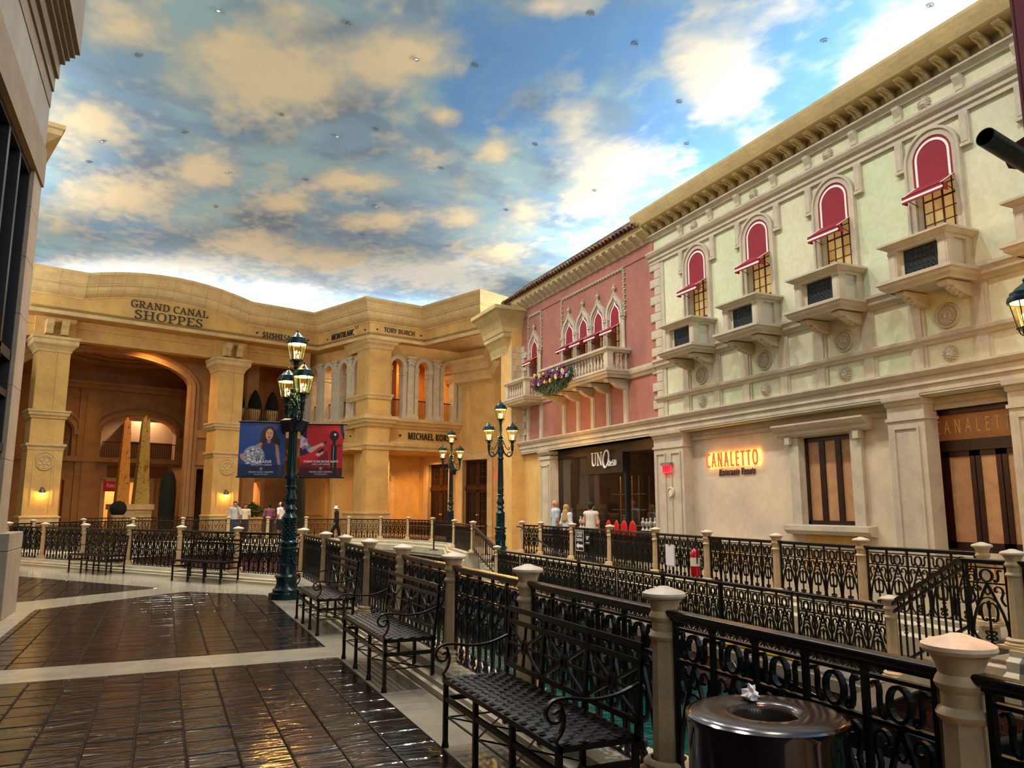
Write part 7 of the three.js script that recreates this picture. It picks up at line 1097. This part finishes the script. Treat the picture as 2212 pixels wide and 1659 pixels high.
function person(n, s, face, H, label, o) { // face: angle of the gaze in plan, 0 = towards +z (the viewer's side of the canal)
  const g = grp('person', [n, 0, -s], face), k = H / 1.75; tag(g, label, 'person'); g.scale.setScalar(k);
  const st = o.stance || [0.09, 0.02, -0.09, -0.04], hip = 0.9, sh = 1.43, sw = o.sw || 0.185, lean = o.lean || 0;
  const J = { hipL: [0.09, hip, 0], hipR: [-0.09, hip, 0], knL: [st[0] + 0.005, 0.49, st[1] + 0.03], knR: [st[2] - 0.005, 0.49, st[3] + 0.03], anL: [st[0], 0.09, st[1] - 0.02], anR: [st[2], 0.09, st[3] - 0.02], shL: [sw, sh, lean], shR: [-sw, sh, lean], neck: [0, 1.5, lean] };
  const aL = o.armL || [[0.24, 1.15, -0.03], [0.24, 0.92, 0.08]], aR = o.armR || [[-0.24, 1.15, -0.03], [-0.24, 0.92, 0.08]];
  const B = (a, b, r, q, sz) => [...a, ...b, r, q, sz];
  const arms = [B(J.shL, aL[0], 0.052, 0.042), B(aL[0], aL[1], 0.042, 0.03), B(J.shR, aR[0], 0.052, 0.042), B(aR[0], aR[1], 0.042, 0.03)];
  const hands = [[aL, 1], [aR, -1]].flatMap(([a, sd]) => { const d = new THREE.Vector3(...a[1]).sub(new THREE.Vector3(...a[0])).normalize(), w = a[1], at = (t, ox, oz) => [w[0] + d.x * t + ox, w[1] + d.y * t, w[2] + d.z * t + oz]; const r = [B(w, at(0.08, 0, 0), 0.028, 0.03, 1.1)]; [[-0.027, 0.155], [-0.009, 0.175], [0.009, 0.17], [0.027, 0.145]].forEach(([oz, l]) => { r.push(B(at(0.08, 0, oz), at(l * 0.75, 0, oz), 0.0095, 0.009), B(at(l * 0.75, 0, oz), at(l, -sd * 0.02, oz), 0.009, 0.0075)); }); r.push(B(at(0.02, 0, 0.02), at(0.07, -sd * 0.005, 0.05), 0.012, 0.01), B(at(0.07, -sd * 0.005, 0.05), at(0.11, -sd * 0.012, 0.055), 0.01, 0.008)); return r; });
  const trunk = [B([0, 0.93, 0], [0, 1.12, lean * 0.4], 0.145, 0.125, 0.72), B([0, 1.12, lean * 0.4], [0, 1.36, lean * 0.9], 0.13, 0.15, 0.72), B(J.shL, J.shR, 0.065, 0.065)];
  const legs = [B(J.hipL, J.knL, 0.085, 0.058), B(J.knL, J.anL, 0.057, 0.04), B(J.hipR, J.knR, 0.085, 0.058), B(J.knR, J.anR, 0.057, 0.04)];
  const feet = [B(J.anL, [J.anL[0] + 0.01, 0.035, J.anL[2] + 0.15], 0.042, 0.032), B(J.anR, [J.anR[0] - 0.01, 0.035, J.anR[2] + 0.15], 0.042, 0.032), B([J.anL[0], 0.04, J.anL[2] - 0.04], [J.anL[0], 0.04, J.anL[2] + 0.1], 0.038, 0.036), B([J.anR[0], 0.04, J.anR[2] - 0.04], [J.anR[0], 0.04, J.anR[2] + 0.1], 0.038, 0.036)];
  const hz = lean * 1.4 + (o.headZ || 0), hy = 1.635 + (o.headY || 0), head = [B([0, hy + 0.02, hz], [0, hy + 0.035, hz - 0.015], 0.085, 0.088), B([0, hy - 0.04, hz + 0.02], [0, hy - 0.075, hz + 0.04], 0.062, 0.042), B([0, hy, hz + 0.09], [0, hy - 0.025, hz + 0.108], 0.012, 0.017), B([0.082, hy - 0.005, hz], [0.086, hy - 0.03, hz + 0.004], 0.018, 0.012), B([-0.082, hy - 0.005, hz], [-0.086, hy - 0.03, hz + 0.004], 0.018, 0.012), B([0.03, hy - 0.066, hz + 0.066], [-0.03, hy - 0.066, hz + 0.066], 0.012, 0.012)];
  const neck = [B(J.neck, [0, 1.58, hz * 0.8], 0.055, 0.05)];
  const skin = mat(o.skin || 0xc08a68, 0.6);
  const body = merged([capField([...trunk, ...arms, ...legs, ...neck], 0.022), capField([...feet, ...legs.filter((_, i) => i % 2)], 0.016), capField(hands.slice(0, hands.length / 2), 0.0055, 0.02, 0.008), capField(hands.slice(hands.length / 2), 0.0055, 0.02, 0.008), capField([...head, ...neck], 0.0075, 0.03, 0.03)]);
  msh('body', [body], skin, g);
  const fat = (bs, d) => bs.map(b => { const c = b.slice(); c[6] += d; c[7] += d; return c; });
  const sleeve = o.sleeve === undefined ? 0.55 : o.sleeve, cutB = (a, t) => { const e = [0, 1, 2].map(i => lerp(a[i], a[i + 3], t)); return [...a.slice(0, 3), ...e, a[6], lerp(a[6], a[7], t), a[8]]; };
  const shirtB = [...fat(trunk, 0.016), [0, 0.98 - (o.long || 0), 0, 0, 1.1, lean * 0.4, 0.155, 0.145, 0.74]];
  if (sleeve > 0) for (const i of [0, 2]) { shirtB.push(...fat([cutB(arms[i], Math.min(1, sleeve * 1.3))], 0.022)); if (sleeve > 0.8) shirtB.push(...fat([arms[i + 1]], 0.018)); }
  msh('shirt', [capField(shirtB, 0.02)], mat(o.shirt, 0.85), g);
  const lg = o.legs === undefined ? 1 : o.legs, trB = [[0.0, 0.92, 0, 0, 0.86, 0, 0.155, 0.15, 0.8]]; for (const i of [0, 2]) { trB.push(...fat([lg < 0.5 ? cutB(legs[i], lg * 2) : legs[i]], 0.018)); if (lg >= 0.5) trB.push(...fat([legs[i + 1]], 0.02)); }
  msh(lg < 0.5 ? 'shorts' : 'trousers', [capField(trB, 0.02)], mat(o.pants, 0.85), g);
  msh('shoes', [capField(fat(feet, 0.008), 0.014)], mat(o.shoes || 0x22201e, 0.6), g);
  msh('eyes', [new THREE.SphereGeometry(0.011, 8, 6).translate(0.03, hy + 0.005, hz + 0.083), new THREE.SphereGeometry(0.011, 8, 6).translate(-0.03, hy + 0.005, hz + 0.083)], mat(0x1a1410, 0.3), g);
  if (o.hair) { const hb = [[0, hy + 0.045, hz - 0.02, 0, hy + 0.05, hz - 0.03, 0.092, 0.094]]; if (o.longHair) hb.push([0, hy, hz - 0.05, 0, hy - o.longHair, hz - 0.09, 0.09, 0.11, 0.6], [0.04, hy - 0.1, hz - 0.06, 0.06, hy - o.longHair, hz - 0.08, 0.07, 0.06], [-0.04, hy - 0.1, hz - 0.06, -0.06, hy - o.longHair, hz - 0.08, 0.07, 0.06]); else hb.push([0, hy, hz - 0.05, 0, hy - 0.04, hz - 0.045, 0.07, 0.05]); msh('hair', [capField(hb, 0.012, 0.03, 0.03)], mat(o.hair, 0.8), g); }
  if (o.hat) { const pr = o.hat === 'bucket' ? [[0, 0.135], [0.07, 0.132], [0.092, 0.12], [0.1, 0.05], [0.135, -0.005], [0.138, -0.01], [0.1, 0.03]] : [[0, 0.13], [0.06, 0.125], [0.095, 0.09], [0.1, 0.03], [0.098, 0.02]]; msh('hat', [lat(pr, 20).translate(0, hy, hz - 0.012), ...(o.hat === 'cap' ? [new THREE.SphereGeometry(1, 12, 6).scale(0.07, 0.012, 0.075).translate(0, hy + 0.03, hz + (o.capBack ? -0.11 : 0.11))] : [])], mat(0xeeeae2, 0.8), g); }
  if (o.phone) msh('phone', [rbx(-0.035, 0.035, -0.07, 0.07, -0.005, 0.005, 0.004).translate(...o.phone)], M.black, g);
  if (o.glasses) msh('glasses', [new THREE.TorusGeometry(0.02, 0.004, 5, 12).translate(0.03, hy + 0.005, hz + 0.095), new THREE.TorusGeometry(0.02, 0.004, 5, 12).translate(-0.03, hy + 0.005, hz + 0.095)], M.black, g);
  if (o.skirt) msh('skirt', [lat([[0.14, 0.98], [0.17, 0.9], [0.22, 0.6], [0.225, 0.58], [0.16, 0.88]], 20).scale(1, 1, 0.85)], mat(o.skirt, 0.85), g);
  return g;
}
const facing = (x, z) => Math.atan2(x, z);
person(11.55, 22.35, facing(1, 0.15), 1.80, 'bald man in pale blue polo shirt at the dark shop window', { shirt: 0x9fb2c0, pants: 0x3a4050, skin: 0xb57c5c, sw: 0.2, armL: [[0.27, 1.17, -0.02], [0.2, 1.02, 0.18]] });
person(11.45, 21.4, facing(1, -0.2), 1.66, 'woman with long blonde hair at the dark shop window', { shirt: 0xcfc4c0, pants: 0xb88a78, hair: 0xb08a4a, longHair: 0.36, sleeve: 1, sw: 0.16 });
person(11.35, 19.75, facing(0.8, -0.6), 1.72, 'woman with short dark hair in white sleeveless top', { shirt: 0xcbc3b2, pants: 0x1c2c24, hair: 0x1a1410, sleeve: 0, sw: 0.165, skirt: 0x1c3a2c, lean: 0.03, armL: [[0.23, 1.17, 0.02], [0.2, 1.0, 0.2]] });
person(3.16, 39.7, facing(-0.1, 1), 1.84, 'man in pale open shirt and jeans holding phone to ear', { shirt: 0xb9b6a8, pants: 0x3d5064, hair: 0x15120f, sleeve: 1, glasses: 1, armL: [[0.26, 1.18, 0.08], [0.13, 1.5, 0.1]], phone: [0.11, 1.6, 0.06], legs: 1 });
person(3.8, 41.5, facing(0.2, 1), 1.74, 'man in cream shirt behind the man on the phone', { shirt: 0xe6d3a8, pants: 0x4a3a30, hair: 0x1a1410, skin: 0xa8744e });
person(4.75, 39.6, facing(-0.2, -1), 1.76, 'person in purple sweater seen from behind at the far rail', { shirt: 0x8a4c5e, pants: 0x1c1a20, hair: 0x14100e, sleeve: 1, skin: 0xa8744e, armL: [[0.25, 1.17, 0.05], [0.14, 1.02, 0.2]], armR: [[-0.25, 1.17, 0.05], [-0.14, 1.02, 0.2]] });
person(5.2, 38.9, facing(-0.75, -0.7), 1.82, 'man in white cap, white shirt and black shorts', { shirt: 0xefeae2, pants: 0x141416, legs: 0.45, hat: 'cap', capBack: 0, skin: 0xb98262, hair: 0x2a1c14 });
person(7.6, 37.5, facing(-1, -0.1), 1.66, 'person in black clothes and white bucket hat', { shirt: 0x101012, pants: 0x0c0c0e, hat: 'bucket', sleeve: 1, headZ: 0.04, headY: -0.02, stance: [0.07, 0.18, -0.07, -0.16], hair: 0x14100e });
renderer.render(scene, camera);
